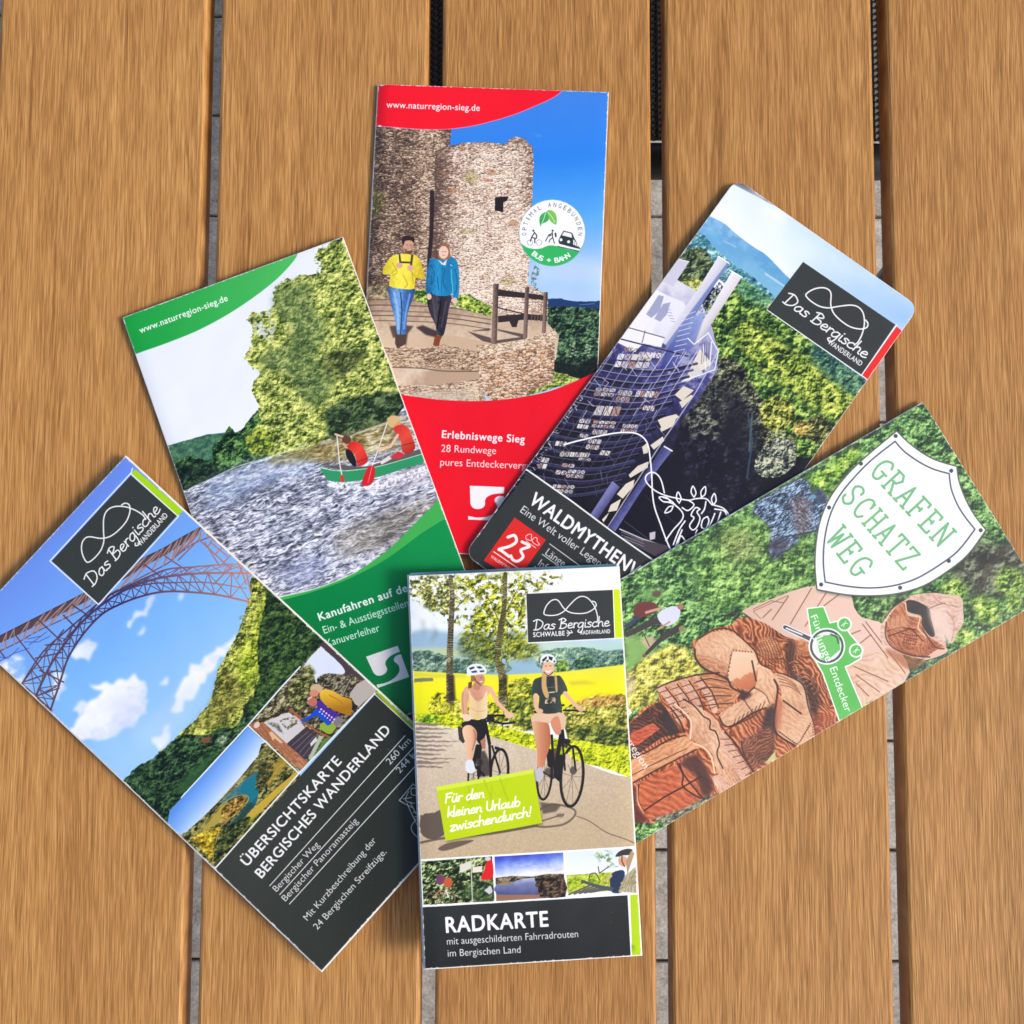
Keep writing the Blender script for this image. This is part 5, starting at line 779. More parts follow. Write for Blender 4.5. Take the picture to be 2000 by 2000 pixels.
    P.fill(smooth(I((120, 970), (200, 870), (260, 800), (300, 790), (250, 900), (160, 960)), 3, True), (176, 156, 66)); P.fill(smooth(I((60, 1020), (160, 970), (240, 950), (200, 1040), (180, 1160), (100, 1090)), 3, True), leaves((120, 96, 20), (186, 156, 36), (214, 196, 60), 5, 18, 3), 1, 1)
    P.fill(smooth(I((250, 830), (340, 755), (410, 745), (420, 770), (360, 830), (260, 920)), 3, True), leaves((84, 62, 24), (140, 108, 44), (196, 160, 80), 5, 19, 3), 1, 1)
    P.fill(smooth(I((430, 860), (560, 740), (700, 620), (770, 570), (740, 620), (560, 800), (440, 920), (410, 900)), 3, True), (196, 166, 56)); P.fill(I((400, 930), (440, 900), (520, 840), (480, 880), (420, 950)), (120, 140, 40), .8, 2); P.fill(I((560, 560), (660, 470), (700, 510), (560, 680), (540, 620)), (176, 146, 50), .8, 3); P.fill(smooth(I((480, 600), (560, 520), (600, 560), (560, 640), (500, 670)), 3, True), leaves((30, 36, 20), (64, 66, 34), (120, 110, 60), 5, 21, 3), .9, 1)
    P.fill(smooth(I((200, 1080), (300, 940), (420, 880), (430, 920), (260, 1130), (220, 1190)), 3, True), leaves((20, 34, 20), (52, 66, 32), (110, 112, 54), 5, 20, 3), 1, 1)
    # signpost view
    P.fill(O((185, 950), (600, 480), (930, 110), (1060, 180), (1400, 500), (1480, 590), (1000, 1070), (690, 1400)), leaves((46, 44, 34), (96, 90, 66), (170, 160, 120), 5, 25, 3))
    P.fill(smooth(O((720, 370), (900, 160), (1000, 240), (1080, 300), (1140, 420), (1060, 460), (980, 430), (900, 470), (850, 530), (820, 420), (780, 350)), 2, True), (220, 228, 246)); P.fill(O((700, 380), (780, 340), (840, 420), (820, 520), (740, 480)), leaves((50, 60, 30), (110, 120, 60), (180, 180, 110), 4, 26), .8, 3)
    P.fill(smooth(O((850, 500), (920, 440), (1060, 440), (1200, 470), (1180, 560), (1120, 640), (1000, 600), (920, 570)), 3, True), leaves((40, 38, 34), (90, 84, 66), (160, 150, 120), 4, 27, 3), 1, 1)
    P.fill(O((880, 150), (940, 100), (1400, 480), (1290, 500), (1200, 440), (1130, 470), (1140, 400), (1080, 330), (1000, 260)), (74, 60, 62), 1, 0, 2); P.fill(O((1180, 640), (1250, 540), (1360, 480), (1460, 590), (1260, 780)), (186, 176, 166)); P.line(O((1190, 490), (1110, 650)), 2, (160, 150, 140))
    P.fill(smooth(O((550, 620), (640, 480), (760, 470), (830, 560), (760, 640), (740, 760), (640, 800)), 3, True), leaves((40, 48, 24), (90, 94, 50), (166, 160, 100), 4, 28, 3), 1, 3)
    P.fill(O((300, 930), (420, 880), (580, 820), (660, 880), (740, 970), (560, 1130)), (212, 206, 206)); P.fill(O((330, 900), (470, 940), (520, 1030), (440, 980)), leaves((40, 40, 30), (90, 90, 70), (160, 160, 140), 4, 29), .8, 2); P.fill(O((480, 900), (620, 850), (680, 920), (560, 1000)), ragged(leaves((60, 60, 40), (110, 110, 80), (190, 190, 170), 4, 30), 4, .48), .8)
    P.fill(O((185, 950), (260, 900), (330, 920), (560, 1130), (770, 1320), (700, 1400)), woodcut((110, 66, 44), (168, 108, 74), (206, 150, 110), 8, .8, 33, .3)); P.fill(O((380, 1020), (410, 1010), (520, 1120), (500, 1130), (440, 1080), (420, 1100)), (226, 184, 144)); P.disc(O((262, 945))[0], 5, (226, 200, 180), 7, 40)
    P.line(O((290, 915), (420, 860), (590, 795)), 3.4, (58, 40, 34)); P.line(O((590, 790), (700, 880)), 5, (160, 96, 60)); P.line(O((700, 900), (860, 1010), (990, 1070)), 4, (156, 96, 56)); P.line(O((640, 860), (700, 910)), 3, (220, 180, 160))
    P.fill(O((560, 1130), (760, 960), (850, 1040), (880, 1120), (740, 1290)), (66, 58, 66)); 
    for k in range(4): P.line(O((610 + k * 36, 1150 + k * 36), (770 + k * 30, 1010 + k * 24)), 1.4, (120, 110, 118))
    P.fill(O((880, 1050), (920, 1060), (800, 1300), (770, 1280)), (176, 190, 160)); P.fill(O((930, 1080), (1000, 1060), (820, 1280)), (96, 130, 60)); P.fill(O((790, 1130), (850, 1060), (860, 1100), (800, 1160)), (220, 214, 214))
    P.fill(smooth(O((890, 940), (980, 900), (1050, 960), (1000, 1030), (960, 1030), (900, 990)), 3, True), (146, 176, 56)); P.fill(O((1000, 900), (1060, 850), (1140, 900), (1050, 970)), (130, 124, 124)); P.fill(O((1190, 780), (1210, 720), (1270, 760), (1230, 810)), (40, 36, 36))
    P.fill(smooth(O((900, 600), (1000, 600), (1100, 660), (1200, 700), (1200, 820), (1180, 850), (1080, 820), (960, 760), (890, 680)), 3, True), grad(O((960, 600))[0], O((1000, 800))[0], [(0, (238, 190, 66)), (.5, (214, 160, 40)), (1, (170, 116, 24))])); P.line(smooth(O((980, 650), (1060, 690), (1120, 740)), 3), 1.5, (170, 116, 24))
    P.fill(O((850, 720), (900, 700), (960, 770), (1100, 850), (1040, 870), (980, 950), (900, 880)), (76, 44, 150)); P.fill(O((690, 900), (790, 850), (850, 780), (920, 820), (1000, 940), (960, 950), (860, 850), (720, 920)), (28, 78, 200))
    for k in range(6): P.disc(O((900 + 26 * k, 790 + 20 * k))[0], 2, (220, 206, 230)); P.disc(O((885 + 26 * k, 815 + 20 * k))[0], 1.6, (220, 206, 230))
    P.disc(O((852, 585))[0], 12, (206, 176, 140), 9); P.disc(O((830, 630))[0], 9, (214, 140, 110), 7); P.disc(O((815, 715))[0], 9, (196, 110, 96), 9); P.line(O((770, 690), (800, 670)), 3, (230, 196, 180))
    P.line(I((-6, 1006), (225, 1205)), 2, (220, 230, 240), 0)
    # dark field
    P.fill(I((100, 1345), (228, 1208), (790, 595), (1290, 50), (1900, 600), (2100, 1300), (1000, 2300), (700, 2100), (0, 1450)), grad(I((400, 1200))[0], I((1300, 1300))[0], [(0, (58, 62, 56)), (.6, (50, 54, 48)), (1, (42, 46, 40))]))
    P.line(I((100, 1340), (228, 1204), (770, 590), (1290, 40)), 3, (236, 236, 232)); P.line(I((432, 268), (772, 588)), 2.6, (240, 240, 236))
    P.fill(I((1283, 42), (1310, 12), (1700, 380), (1680, 440)), (142, 172, 26)); P.line(I((1280, 52), (1690, 432)), 2, (226, 230, 220))
    WH = (240, 240, 238); LT = (218, 220, 216)
    P.text("ÜBERSICHTSKARTE", I((424, 1216))[0], I((1062, 512))[0], 19.5, WH, .022)
    P.text("BERGISCHES WANDERLAND", I((522, 1296))[0], I((1392, 300))[0], 19.5, WH, .022)
    for a, b in [((575, 1345), (1485, 335)), ((642, 1405), (1560, 395)), ((708, 1468), (1600, 490))]: P.line(I(a, b), 1.7, (226, 228, 224))
    P.text("Bergischer Weg", I((622, 1388))[0], I((912, 1072))[0], 12.6, LT); P.text("Bergischer Panoramasteig", I((682, 1452))[0], I((1172, 912))[0], 12.6, LT)
    P.text("260 km", I((1385, 532))[0], I((1530, 372))[0], 12.6, LT); P.text("244 km", I((1452, 590))[0], I((1600, 428))[0], 12.6, LT)
    P.text("Mit Kurzbeschreibung der", I((830, 1582))[0], I((1296, 1042))[0], 12.8, LT); P.text("24 Bergischen Streifzüge.", I((896, 1644))[0], I((1365, 1120))[0], 12.8, LT)
    C = (206, 208, 204)
    for q in [((1540, 660), (1460, 755), (1455, 775), (1540, 820)), ((1540, 660), (1600, 700)), ((1475, 760), (1530, 750)), ((1510, 710), (1490, 770), (1550, 790)), ((1560, 690), (1530, 690), (1530, 730), (1560, 735)), ((1500, 790), (1540, 880), (1560, 900)), ((1520, 780), (1560, 860)), ((1540, 850), (1580, 850)), ((1550, 880), (1580, 880)), ((1560, 900), (1530, 940), (1535, 980), (1580, 1030)), ((1545, 890), (1600, 1000)), ((1575, 1010), (1640, 1040))]: P.line(smooth(I(*q), 3), 1.5, C)
    # logo panel and its strips
    q = H((882, 168), (1192, 440), (665, 1030), (352, 745))
    q = H((352, 745), (882, 168), (1192, 440), (665, 1030))
    P.line(H((893, 120), (885, 150), (340, 745), (665, 1038), (1205, 440)), 2.8, (216, 230, 250)); bergische_logo(P, q, False, (236, 238, 236), 2.7)
    P.fill(H((912, 125), (1232, 405), (1198, 440), (884, 158)), (166, 212, 14)); P.line(H((884, 158), (1196, 440)), 2.2, (236, 240, 236)); P.fill(H((780, -60), (850, 45), (910, 110), (885, 150), (870, 130)), (110, 140, 226), .0)

def art_rad(P):
    J, K = FJ, FK
    P.fill(None, (247, 248, 252))
    # far hills and meadow
    P.fill(J((40, 300), (800, 300), (960, 560), (1750, 560), (1750, 900), (40, 900)), grad((0, 1230), (0, 1300), [(0, (232, 240, 250)), (.3, (186, 212, 232)), (1, (150, 186, 206))], .3, 20))
    P.fill(J((60, 560), (200, 530), (400, 560), (400, 700), (60, 680)), (146, 178, 206), .9, 5); P.fill(J((60, 680), (400, 670), (500, 720), (400, 760), (60, 740)), (190, 206, 150), .8, 4)
    P.fill(J((960, 640), (1700, 630), (1700, 700), (960, 720)), grad((1000, 0), (1240, 0), [(0, (206, 226, 200)), (1, (176, 212, 210))], .5, 12), .9, 4)
    P.fill(smooth(J((60, 740), (140, 700), (260, 700), (360, 740), (500, 760), (760, 780), (800, 860), (60, 870)), 3, True), leaves((60, 92, 84), (104, 138, 120), (170, 192, 160), 5, 4, 3, con=.8), 1, 1, 2)
    P.fill(smooth(J((1040, 720), (1200, 680), (1400, 670), (1560, 700), (1700, 690), (1720, 820), (1400, 840), (1180, 860), (1040, 820)), 3, True), leaves((76, 112, 104), (116, 152, 130), (184, 206, 170), 5, 6, 3, con=.8), 1, 1, 2)
    P.fill(smooth(J((1320, 800), (1360, 740), (1430, 730), (1480, 800), (1450, 830), (1360, 840)), 3, True), leaves((40, 78, 64), (70, 110, 84), (124, 156, 110), 4, 8, 3), 1, 0, 2); P.fill(smooth(J((1180, 850), (1190, 780), (1250, 770), (1280, 840), (1220, 860)), 3, True), leaves((70, 110, 50), (124, 156, 70), (190, 206, 110), 4, 9), 1, 0, 2); P.fill(J((1560, 820), (1620, 740), (1700, 730), (1710, 820)), leaves((50, 90, 80), (84, 124, 104), (140, 170, 140), 4, 10), 1, 1, 2)
    P.fill(J((100, 850), (500, 870), (760, 880), (1200, 860), (1700, 800), (1730, 1140), (1000, 1200), (100, 1200)), grad((0, 1310), (0, 1390), [(0, (236, 230, 60)), (.5, (242, 236, 24)), (1, (224, 226, 30))], .3, 16), 1, 1)
    P.fill(J((110, 905), (250, 900), (255, 925), (110, 935)), (110, 116, 100), .9, 1, 1); P.fill(J((100, 860), (500, 880), (500, 900), (260, 900), (100, 890)), (216, 210, 70), .8, 2); P.fill(J((1270, 930), (1400, 920), (1500, 945), (1300, 960)), (206, 186, 60), .6, 3)
    P.fill(smooth(J((240, 1180), (220, 1080), (290, 1010), (420, 1050), (500, 1120), (640, 1110), (760, 1000), (900, 900), (1000, 960), (1020, 1120), (1000, 1300), (700, 1260), (400, 1230)), 3, True), ragged(leaves((90, 100, 24), (170, 170, 44), (228, 216, 90), 5, 12, 3), 9, .40), 1, 2, 3)
    P.fill(smooth(J((880, 940), (960, 900), (1010, 980), (980, 1100), (860, 1180), (800, 1100)), 3, True), ragged(leaves((50, 70, 20), (120, 134, 40), (190, 190, 70), 5, 13), 7, .45), .9, 2)
    P.fill(smooth(J((1250, 1130), (1340, 1090), (1450, 1050), (1600, 1040), (1720, 1060), (1740, 1460), (1500, 1440), (1300, 1400), (1240, 1280)), 3, True), leaves((70, 84, 30), (160, 158, 56), (226, 214, 110), 6, 14, 3), 1, 1, 3)
    P.fill(J((1330, 1080), (1500, 1030), (1720, 1040), (1720, 1100), (1500, 1120), (1340, 1120)), leaves((150, 100, 50), (214, 160, 80), (240, 206, 120), 4, 15, 3), .8, 4); P.fill(J((1300, 1280), (1560, 1260), (1740, 1300), (1740, 1440), (1500, 1440), (1320, 1400)), leaves((26, 40, 20), (74, 92, 34), (150, 160, 64), 6, 16, 3), .85, 5)
    P.fill(J((860, 1080), (1000, 1060), (1010, 1300), (860, 1260), (820, 1180)), leaves((50, 66, 24), (120, 134, 46), (190, 196, 80), 6, 17, 3), .9, 4)
    P.fill(smooth(J((120, 1200), (300, 1180), (520, 1230), (800, 1280), (1100, 1350), (1400, 1380), (1600, 1420), (1760, 1430), (1760, 1650), (1600, 1600), (1400, 1550), (1000, 1440), (700, 1360), (400, 1280), (120, 1240)), 3, True), leaves((130, 150, 10), (206, 218, 24), (238, 240, 66), 4, 18, 3, con=.8), 1, 1, 2); P.fill(J((130, 1180), (280, 1180), (300, 1240), (140, 1240)), leaves((40, 90, 20), (100, 150, 30), (190, 206, 60), 4, 19), .9, 3)
    # lane
    P.fill(smooth(J((110, 1232), (330, 1275), (520, 1310), (700, 1350), (1000, 1440), (1300, 1520), (1500, 1590), (1650, 1640), (1790, 1660)), 3) + K((1800, 750), (160, 850)) + J((120, 1500), (110, 1232)), lambda x, y: grad((900, 1400), (950, 1650), [(0, (220, 206, 186)), (.4, (206, 188, 164)), (1, (196, 174, 142))], .25, 30)(x, y) * (1 + (fbm(x, y, 2.4, 2, 9)[..., None] - .5) * .16))
    for k in range(11):
        y = 1240 + k * 32; P.fill(smooth(J((110, y), (300 - (k % 3) * 50, y + 8), (480 - (k * 53) % 190, y + 14), (300, y + 20), (110, y + 16 + 6 * (k % 2))), 3, True), (116, 100, 92), .8, 1.2, 2, 6)
    P.line(smooth(K((1340, 520), (1440, 560), (1560, 640), (1700, 690), (1780, 725)), 4), 2.2, (130, 110, 90)); P.line(smooth(J((1400, 1720), (1540, 1700), (1700, 1740)), 3), 1.2, (196, 170, 140))
    # birches
    def tree(pts, w0, w1, c1, c2): P.line(smooth(pts, 4), w0, woodcut(c1, c2, (176, 170, 140), 5, 0, 22, .5), 1, w1)
    P.fill(smooth(J((70, 150), (300, 130), (560, 120), (700, 130), (1200, 110), (1180, 200), (1000, 260), (960, 400), (1000, 560), (1040, 700), (900, 760), (760, 740), (640, 800), (560, 700), (500, 560), (420, 500), (330, 480), (260, 420), (180, 330), (80, 300)), 2, True), ragged(leaves((60, 68, 28), (140, 144, 58), (214, 212, 120), 5, 24, 3), 7, .52), 1, 4, 8)
    P.fill(smooth(J((400, 150), (700, 130), (940, 130), (930, 330), (960, 600), (1040, 680), (900, 760), (700, 780), (560, 700), (460, 600), (560, 420), (600, 300)), 3, True), ragged(leaves((56, 70, 18), (156, 166, 36), (232, 232, 84), 5, 26, 4), 8, .47), .95, 6, 8)
    P.fill(smooth(J((430, 620), (560, 560), (700, 600), (740, 700), (640, 780), (500, 760)), 3, True), leaves((26, 44, 18), (70, 86, 34), (140, 150, 60), 5, 27, 3), .75, 8); P.fill(smooth(J((800, 560), (980, 600), (1060, 700), (980, 760), (820, 720)), 3, True), leaves((40, 60, 20), (110, 124, 40), (180, 186, 70), 5, 28, 3), .7, 8)
    P.fill(smooth(J((80, 150), (360, 130), (420, 300), (320, 400), (180, 360), (90, 260)), 3, True), ragged(leaves((50, 58, 26), (120, 124, 54), (200, 200, 110), 5, 29, 3), 8, .47), .9, 4)
    for q in [((80, 400), (160, 460), (180, 620)), ((240, 440), (260, 560), (230, 640)), ((1000, 150), (1120, 180), (1190, 210))]: P.fill([(x + d, y + 3) for (x, y), d in zip(J(*q), (0, 8, 0))] + J(*q)[::-1] + [], (70, 80, 40), .3, 5)
    for q in [((390, 440), (260, 320), (120, 230)), ((400, 420), (480, 320), (560, 260)), ((380, 380), (330, 260), (300, 180)), ((760, 500), (700, 360), (640, 240)), ((800, 420), (860, 300), (900, 220))]: P.line(smooth(J(*q), 3), 2.2, (80, 72, 50), .8, 1)
    tree(J((385, 1070), (380, 900), (382, 700), (390, 500), (400, 300), (385, 140)), 15, 8, (34, 28, 22), (88, 78, 54)); tree(J((780, 1080), (778, 900), (745, 760), (760, 560), (790, 380), (800, 120)), 17, 8, (36, 32, 20), (92, 86, 44))
    P.fill(J((360, 880), (412, 880), (424, 1075), (370, 1070)), (40, 32, 26), .7, 2); P.fill(J((750, 860), (815, 880), (812, 1080), (752, 1060)), leaves((30, 28, 16), (80, 76, 36), (150, 140, 60), 4, 31), .6, 2); P.fill(J((640, 620), (800, 600), (830, 800), (700, 780)), ragged(leaves((40, 56, 18), (110, 120, 40), (190, 190, 70), 5, 32), 6, .5), .9, 4)
    P.fill(J((60, 130), (75, 150), (72, 170)), (200, 190, 150), .5)
    # shadows on the lane
    SHD = (86, 74, 66)
    P.fill(smooth(K((160, 510), (260, 490), (340, 450), (360, 560), (330, 660), (230, 690), (160, 640)), 3, True), SHD, .9, 1.5, 2, 5); P.line(smooth(K((160, 720), (300, 690), (500, 670), (760, 640), (1040, 590)), 4), 4.5, SHD, .8); P.fill(smooth(K((290, 760), (360, 720), (480, 700), (560, 700), (440, 750), (330, 778)), 4, True), (92, 76, 66), .85, 1.5)
    P.line(smooth(K((1010, 590), (1100, 600), (1240, 580), (1320, 520), (1320, 470), (1240, 440), (1140, 430), (1060, 470)), 4), 4, (112, 94, 80), .9); P.fill(K((1060, 410), (1130, 420), (1220, 430), (1180, 480), (1080, 500)), SHD, .85, 2); P.line(K((1060, 560), (1240, 505)), 3, (120, 104, 90)); P.disc(K((1210, 510))[0], 8, (120, 104, 90), 4, 0, .8, 1)
    # bicycles
    T = (30, 28, 28)
    def wheel(cx, cy, rx, ry, fr, w=3.0, rot=4):
        c = fr((cx, cy))[0]; a = math.radians(rot); pts = [(c[0] + rx * math.cos(k) * math.cos(a) - ry * math.sin(k) * math.sin(a), c[1] + rx * math.cos(k) * math.sin(a) + ry * math.sin(k) * math.cos(a)) for k in np.linspace(0, 2 * math.pi, 30)]
        for k in range(0, 29, 3): P.line([c, pts[k]], .8, (80, 74, 66), .8)
        P.line(pts, w, T); P.line([(c[0] + (p[0] - c[0]) * .86, c[1] + (p[1] - c[1]) * .94) for p in pts], .8, (110, 96, 80))
    wheel(1095, 1650, 14, 45, J, 4.4); wheel(1303, 1648, 22, 59, J, 5)
    wheel(755, 1620, 17, 46, J, 5); wheel(560, 1640, 10, 34, J, 3.6)
    for q, w in [(((1215, 1150), (1230, 1300), (1240, 1380)), 5), (((1230, 1380), (1250, 1600)), 3), (((1235, 1380), (1310, 1430), (1330, 1600)), 3), (((1220, 1330), (1190, 1520), (1180, 1640)), 6), (((1150, 1340), (1160, 1500), (1180, 1640)), 4), (((1130, 1460), (1140, 1560)), 9), (((1180, 1640), (1210, 1670), (1220, 1500)), 7), (((1060, 1600), (1160, 1660)), 3), (((640, 1200), (660, 1300), (680, 1400)), 5), (((680, 1400), (690, 1640)), 4), (((700, 1420), (760, 1620)), 3), (((640, 1300), (600, 1480), (600, 1640)), 6), (((590, 1420), (560, 1560)), 6), (((560, 1560), (640, 1640)), 4)]: P.line(J(*q), w * 1.25, (30, 28, 28))
    for p in [(1310, 1600), (1120, 1610), (600, 1540)]: P.disc(J(p)[0], 7, (70, 64, 58), 8, 0, .8, 1)
    P.line(smooth(J((1020, 1160), (1080, 1165), (1190, 1120), (1240, 1110)), 3), 4, T); P.line(smooth(J((1240, 1150), (1320, 1150), (1395, 1160)), 3), 3.6, T); P.line(smooth(J((1240, 1170), (1300, 1180), (1310, 1240), (1280, 1260)), 4), 1.2, T)
    P.line(smooth(J((530, 1220), (600, 1230), (700, 1190), (800, 1190)), 3), 4, T); P.line(smooth(J((700, 1230), (780, 1250), (870, 1240)), 3), 4, T); P.line(smooth(J((720, 1220), (780, 1260), (760, 1330), (710, 1345)), 4), 1.3, T); P.fill(J((660, 1180), (710, 1180), (720, 1230), (660, 1240)), (34, 34, 36)); P.fill(J((720, 1420), (760, 1430), (750, 1450), (720, 1445)), (34, 34, 36)); P.fill(J((1240, 1360), (1290, 1370), (1290, 1400), (1240, 1395)), (40, 38, 38))
    P.fill(J((440, 1270), (480, 1280), (500, 1380), (480, 1400), (450, 1370)), (60, 54, 50))
    # left rider
    SKN = grad(J((460, 0))[0], J((700, 0))[0], [(0, (222, 172, 140)), (.5, (206, 148, 118)), (1, (232, 184, 152))], .3, 8)
    P.fill(smooth(J((470, 1250), (520, 1230), (640, 1230), (660, 1290), (640, 1360), (600, 1400), (560, 1330), (490, 1300)), 3, True), (30, 28, 32)); P.fill(J((610, 1380), (650, 1350), (650, 1440), (625, 1440)), (176, 120, 96))
    P.fill(smooth(J((480, 1280), (530, 1260), (580, 1300), (585, 1360), (560, 1450), (550, 1530), (515, 1530), (505, 1420), (480, 1340)), 3, True), grad(J((480, 0))[0], J((590, 0))[0], [(0, (236, 196, 164)), (.6, (226, 176, 142)), (1, (180, 122, 94))])); P.fill(smooth(J((505, 1530), (550, 1525), (565, 1560), (570, 1610), (530, 1625), (500, 1600)), 3, True), (222, 226, 238))
    P.fill(smooth(J((480, 1000), (530, 960), (640, 960), (690, 980), (660, 1060), (650, 1100), (540, 1120), (520, 1060), (510, 1160), (475, 1180), (465, 1080)), 3, True), SKN)
    P.fill(smooth(J((525, 1000), (545, 1040), (590, 1085), (630, 1060), (660, 1000), (665, 1100), (660, 1200), (600, 1215), (530, 1200), (530, 1120)), 3, True), grad(J((525, 0))[0], J((665, 0))[0], [(0, (232, 206, 160)), (.5, (222, 190, 140)), (1, (240, 218, 176))])); P.line(J((505, 985), (530, 1030)), 1.3, (230, 206, 160))
    P.line(J((690, 990), (740, 1090), (820, 1170)), 9, SKN, 1, 6); P.line(J((490, 1020), (495, 1100), (500, 1190)), 10, SKN, 1, 8); P.fill(smooth(J((480, 1180), (530, 1185), (540, 1220), (500, 1232), (478, 1210)), 3, True), (236, 206, 176)); P.fill(smooth(J((790, 1170), (850, 1165), (865, 1195), (820, 1210)), 3, True), (232, 190, 156))
    P.fill(J((520, 940), (550, 930), (545, 980), (520, 985)), (110, 74, 50)); P.disc(J((605, 920))[0], 10.5, (206, 142, 110), 12.5, 10); P.line(J((562, 890), (580, 930), (618, 962)), 1.6, (50, 40, 40)); P.fill(J((540, 880), (570, 885), (570, 930), (540, 930)), (150, 106, 74)); P.fill(J((560, 940), (620, 960), (600, 1000), (560, 990)), (190, 132, 104)); P.line(J((608, 934), (630, 932)), 1.4, (250, 240, 236)); P.line(J((612, 905), (622, 903)), 1, (60, 40, 36))
    P.fill(smooth(J((510, 870), (510, 830), (550, 802), (610, 800), (650, 830), (655, 870), (600, 880), (520, 888)), 4, True), (226, 234, 242))
    for q in [((525, 830), (560, 818), (570, 830), (535, 845)), ((580, 820), (610, 815), (630, 832), (600, 836)), ((540, 856), (580, 848), (590, 862), (550, 868)), ((605, 850), (640, 846), (640, 860), (610, 862))]: P.fill(J(*q), (54, 66, 78))
    P.fill(J((600, 1460), (640, 1450), (690, 1560), (680, 1640), (600, 1650)), (34, 30, 30), .75, 2); P.fill(J((1150, 1440), (1200, 1430), (1190, 1660), (1130, 1660)), (34, 30, 30), .7, 2); P.fill(J((1200, 1360), (1290, 1370), (1260, 1430), (1210, 1420)), (34, 30, 30), .8, 1)
    P.line(smooth(J((480, 1020), (478, 1090), (486, 1170)), 3), 2, (160, 104, 80), .6); P.line(J((560, 1010), (585, 1070), (628, 1050)), 1.2, (170, 116, 90), .7); P.line(smooth(J((540, 1130), (590, 1160), (650, 1150)), 3), 1.2, (190, 156, 108), .8); P.line(smooth(J((560, 1300), (575, 1360), (550, 1450)), 3), 2.4, (150, 96, 70), .6)
    # right rider
    P.fill(smooth(J((1000, 1190), (1060, 1170), (1240, 1170), (1250, 1280), (1200, 1290), (1180, 1220), (1130, 1250), (1060, 1260), (1000, 1240)), 3, True), (226, 190, 158)); P.fill(smooth(J((1140, 1240), (1190, 1190), (1215, 1240), (1220, 1320), (1180, 1330)), 3, True), (212, 142, 108))
    P.fill(smooth(J((1005, 1240), (1080, 1240), (1130, 1260), (1140, 1400), (1110, 1500), (1080, 1590), (1045, 1585), (1040, 1480), (1020, 1350)), 3, True), grad(J((1005, 0))[0], J((1140, 0))[0], [(0, (226, 176, 140)), (.45, (206, 138, 100)), (1, (176, 104, 74))])); P.fill(smooth(J((1030, 1600), (1075, 1580), (1085, 1640), (1060, 1690), (1025, 1670)), 3, True), (190, 190, 196)); P.fill(smooth(J((1255, 1480), (1290, 1490), (1285, 1560), (1260, 1540)), 3, True), (214, 186, 166))
    P.fill(smooth(J((1010, 930), (1060, 900), (1110, 890), (1170, 890), (1220, 895), (1270, 1000), (1225, 1030), (1215, 1060), (1220, 1160), (1060, 1165), (1055, 1040), (1005, 1040)), 3, True), grad(J((1005, 0))[0], J((1260, 0))[0], [(0, (60, 70, 66)), (.5, (46, 54, 54)), (1, (72, 82, 76))], .3, 6)); P.line(J((1130, 1015), (1170, 1012)), 2.4, (200, 196, 180)); P.fill(J((1095, 1060), (1180, 1050), (1180, 1095), (1100, 1100)), ragged(leaves((60, 60, 40), (150, 130, 90), (210, 190, 150), 4, 40), 4, .45), .9); P.line(J((1110, 980), (1200, 970)), 1.4, (110, 110, 96))
    P.line(J((1030, 1040), (1030, 1110), (1045, 1155)), 10, SKN, 1, 7); P.line(J((1250, 1020), (1310, 1090), (1360, 1140)), 8, SKN, 1, 6); P.disc(J((1058, 1155))[0], 7, (226, 180, 146), 5); P.disc(J((1372, 1145))[0], 6, (222, 176, 142), 4)
    P.fill(smooth(J((1080, 860), (1110, 860), (1110, 960), (1130, 1040), (1105, 1055), (1075, 980)), 3, True), (206, 166, 110)); P.fill(J((1168, 870), (1190, 900), (1195, 1010), (1180, 1015)), (196, 156, 100)); P.disc(J((1125, 835))[0], 12, (232, 184, 150), 15); P.line(J((1108, 852), (1125, 862), (1142, 850)), 2, (250, 246, 240)); P.line(J((1100, 815), (1112, 815)), 1.1, (70, 50, 40)); P.line(J((1134, 814), (1146, 813)), 1.1, (70, 50, 40)); P.line(smooth(J((1090, 860), (1125, 888), (1160, 860)), 3), 1.6, (44, 38, 38))
    P.fill(smooth(J((1065, 800), (1068, 750), (1110, 722), (1160, 735), (1185, 780), (1170, 795), (1120, 780), (1080, 800)), 4, True), (232, 236, 236))
    for q in [((1075, 770), (1110, 740), (1115, 755), (1085, 785)), ((1125, 740), (1160, 750), (1150, 775), (1130, 765)), ((1100, 775), (1130, 768), (1120, 785)), ((1070, 790), (1090, 785), (1075, 805)), ((1165, 770), (1180, 780), (1165, 792))]: P.fill(J(*q), (44, 50, 54))
    # logo, strip, note
    q = J((958, 270), (1612, 240), (1625, 603), (972, 637)); P.line(J((972, 640), (1700, 600)), 2.6, (250, 250, 250)); P.line(J((958, 268), (972, 640)), 2, (240, 240, 240)); bergische_logo(P, q, True, (240, 242, 240), 2.3)
    P.fill(J((1612, 236), (1675, 234), (1695, 600), (1626, 604)), (204, 228, 0)); P.line(J((1613, 240), (1626, 604)), 1.8, (250, 250, 250))
    qn = K((278, 298), (1010, 165), (1078, 570), (348, 706)); P.fill([(x + 1, y + 2.5) for x, y in qn], (70, 70, 30), .5, 3); P.fill(qn, (192, 218, 4), .96); P.fill(K((278, 298), (1010, 165), (1014, 195), (284, 330)), (214, 236, 80), .8)
    for a, b in [((520, 300), (530, 420)), ((640, 250), (700, 400)), ((760, 240), (820, 400)), ((700, 300), (690, 380))]: P.line(K(a, b), 4, (170, 196, 10), .6)
    pen(P, "Für den", K((345, 420))[0], K((645, 375))[0], 9.5, 3.1, (250, 252, 240), .14); pen(P, "kleinen Urlaub", K((362, 525))[0], K((915, 440))[0], 9.5, 3.1, (250, 252, 240), .14); pen(P, "zwischendurch!", K((385, 632))[0], K((1005, 515))[0], 9.5, 3.1, (250, 252, 240), .14)
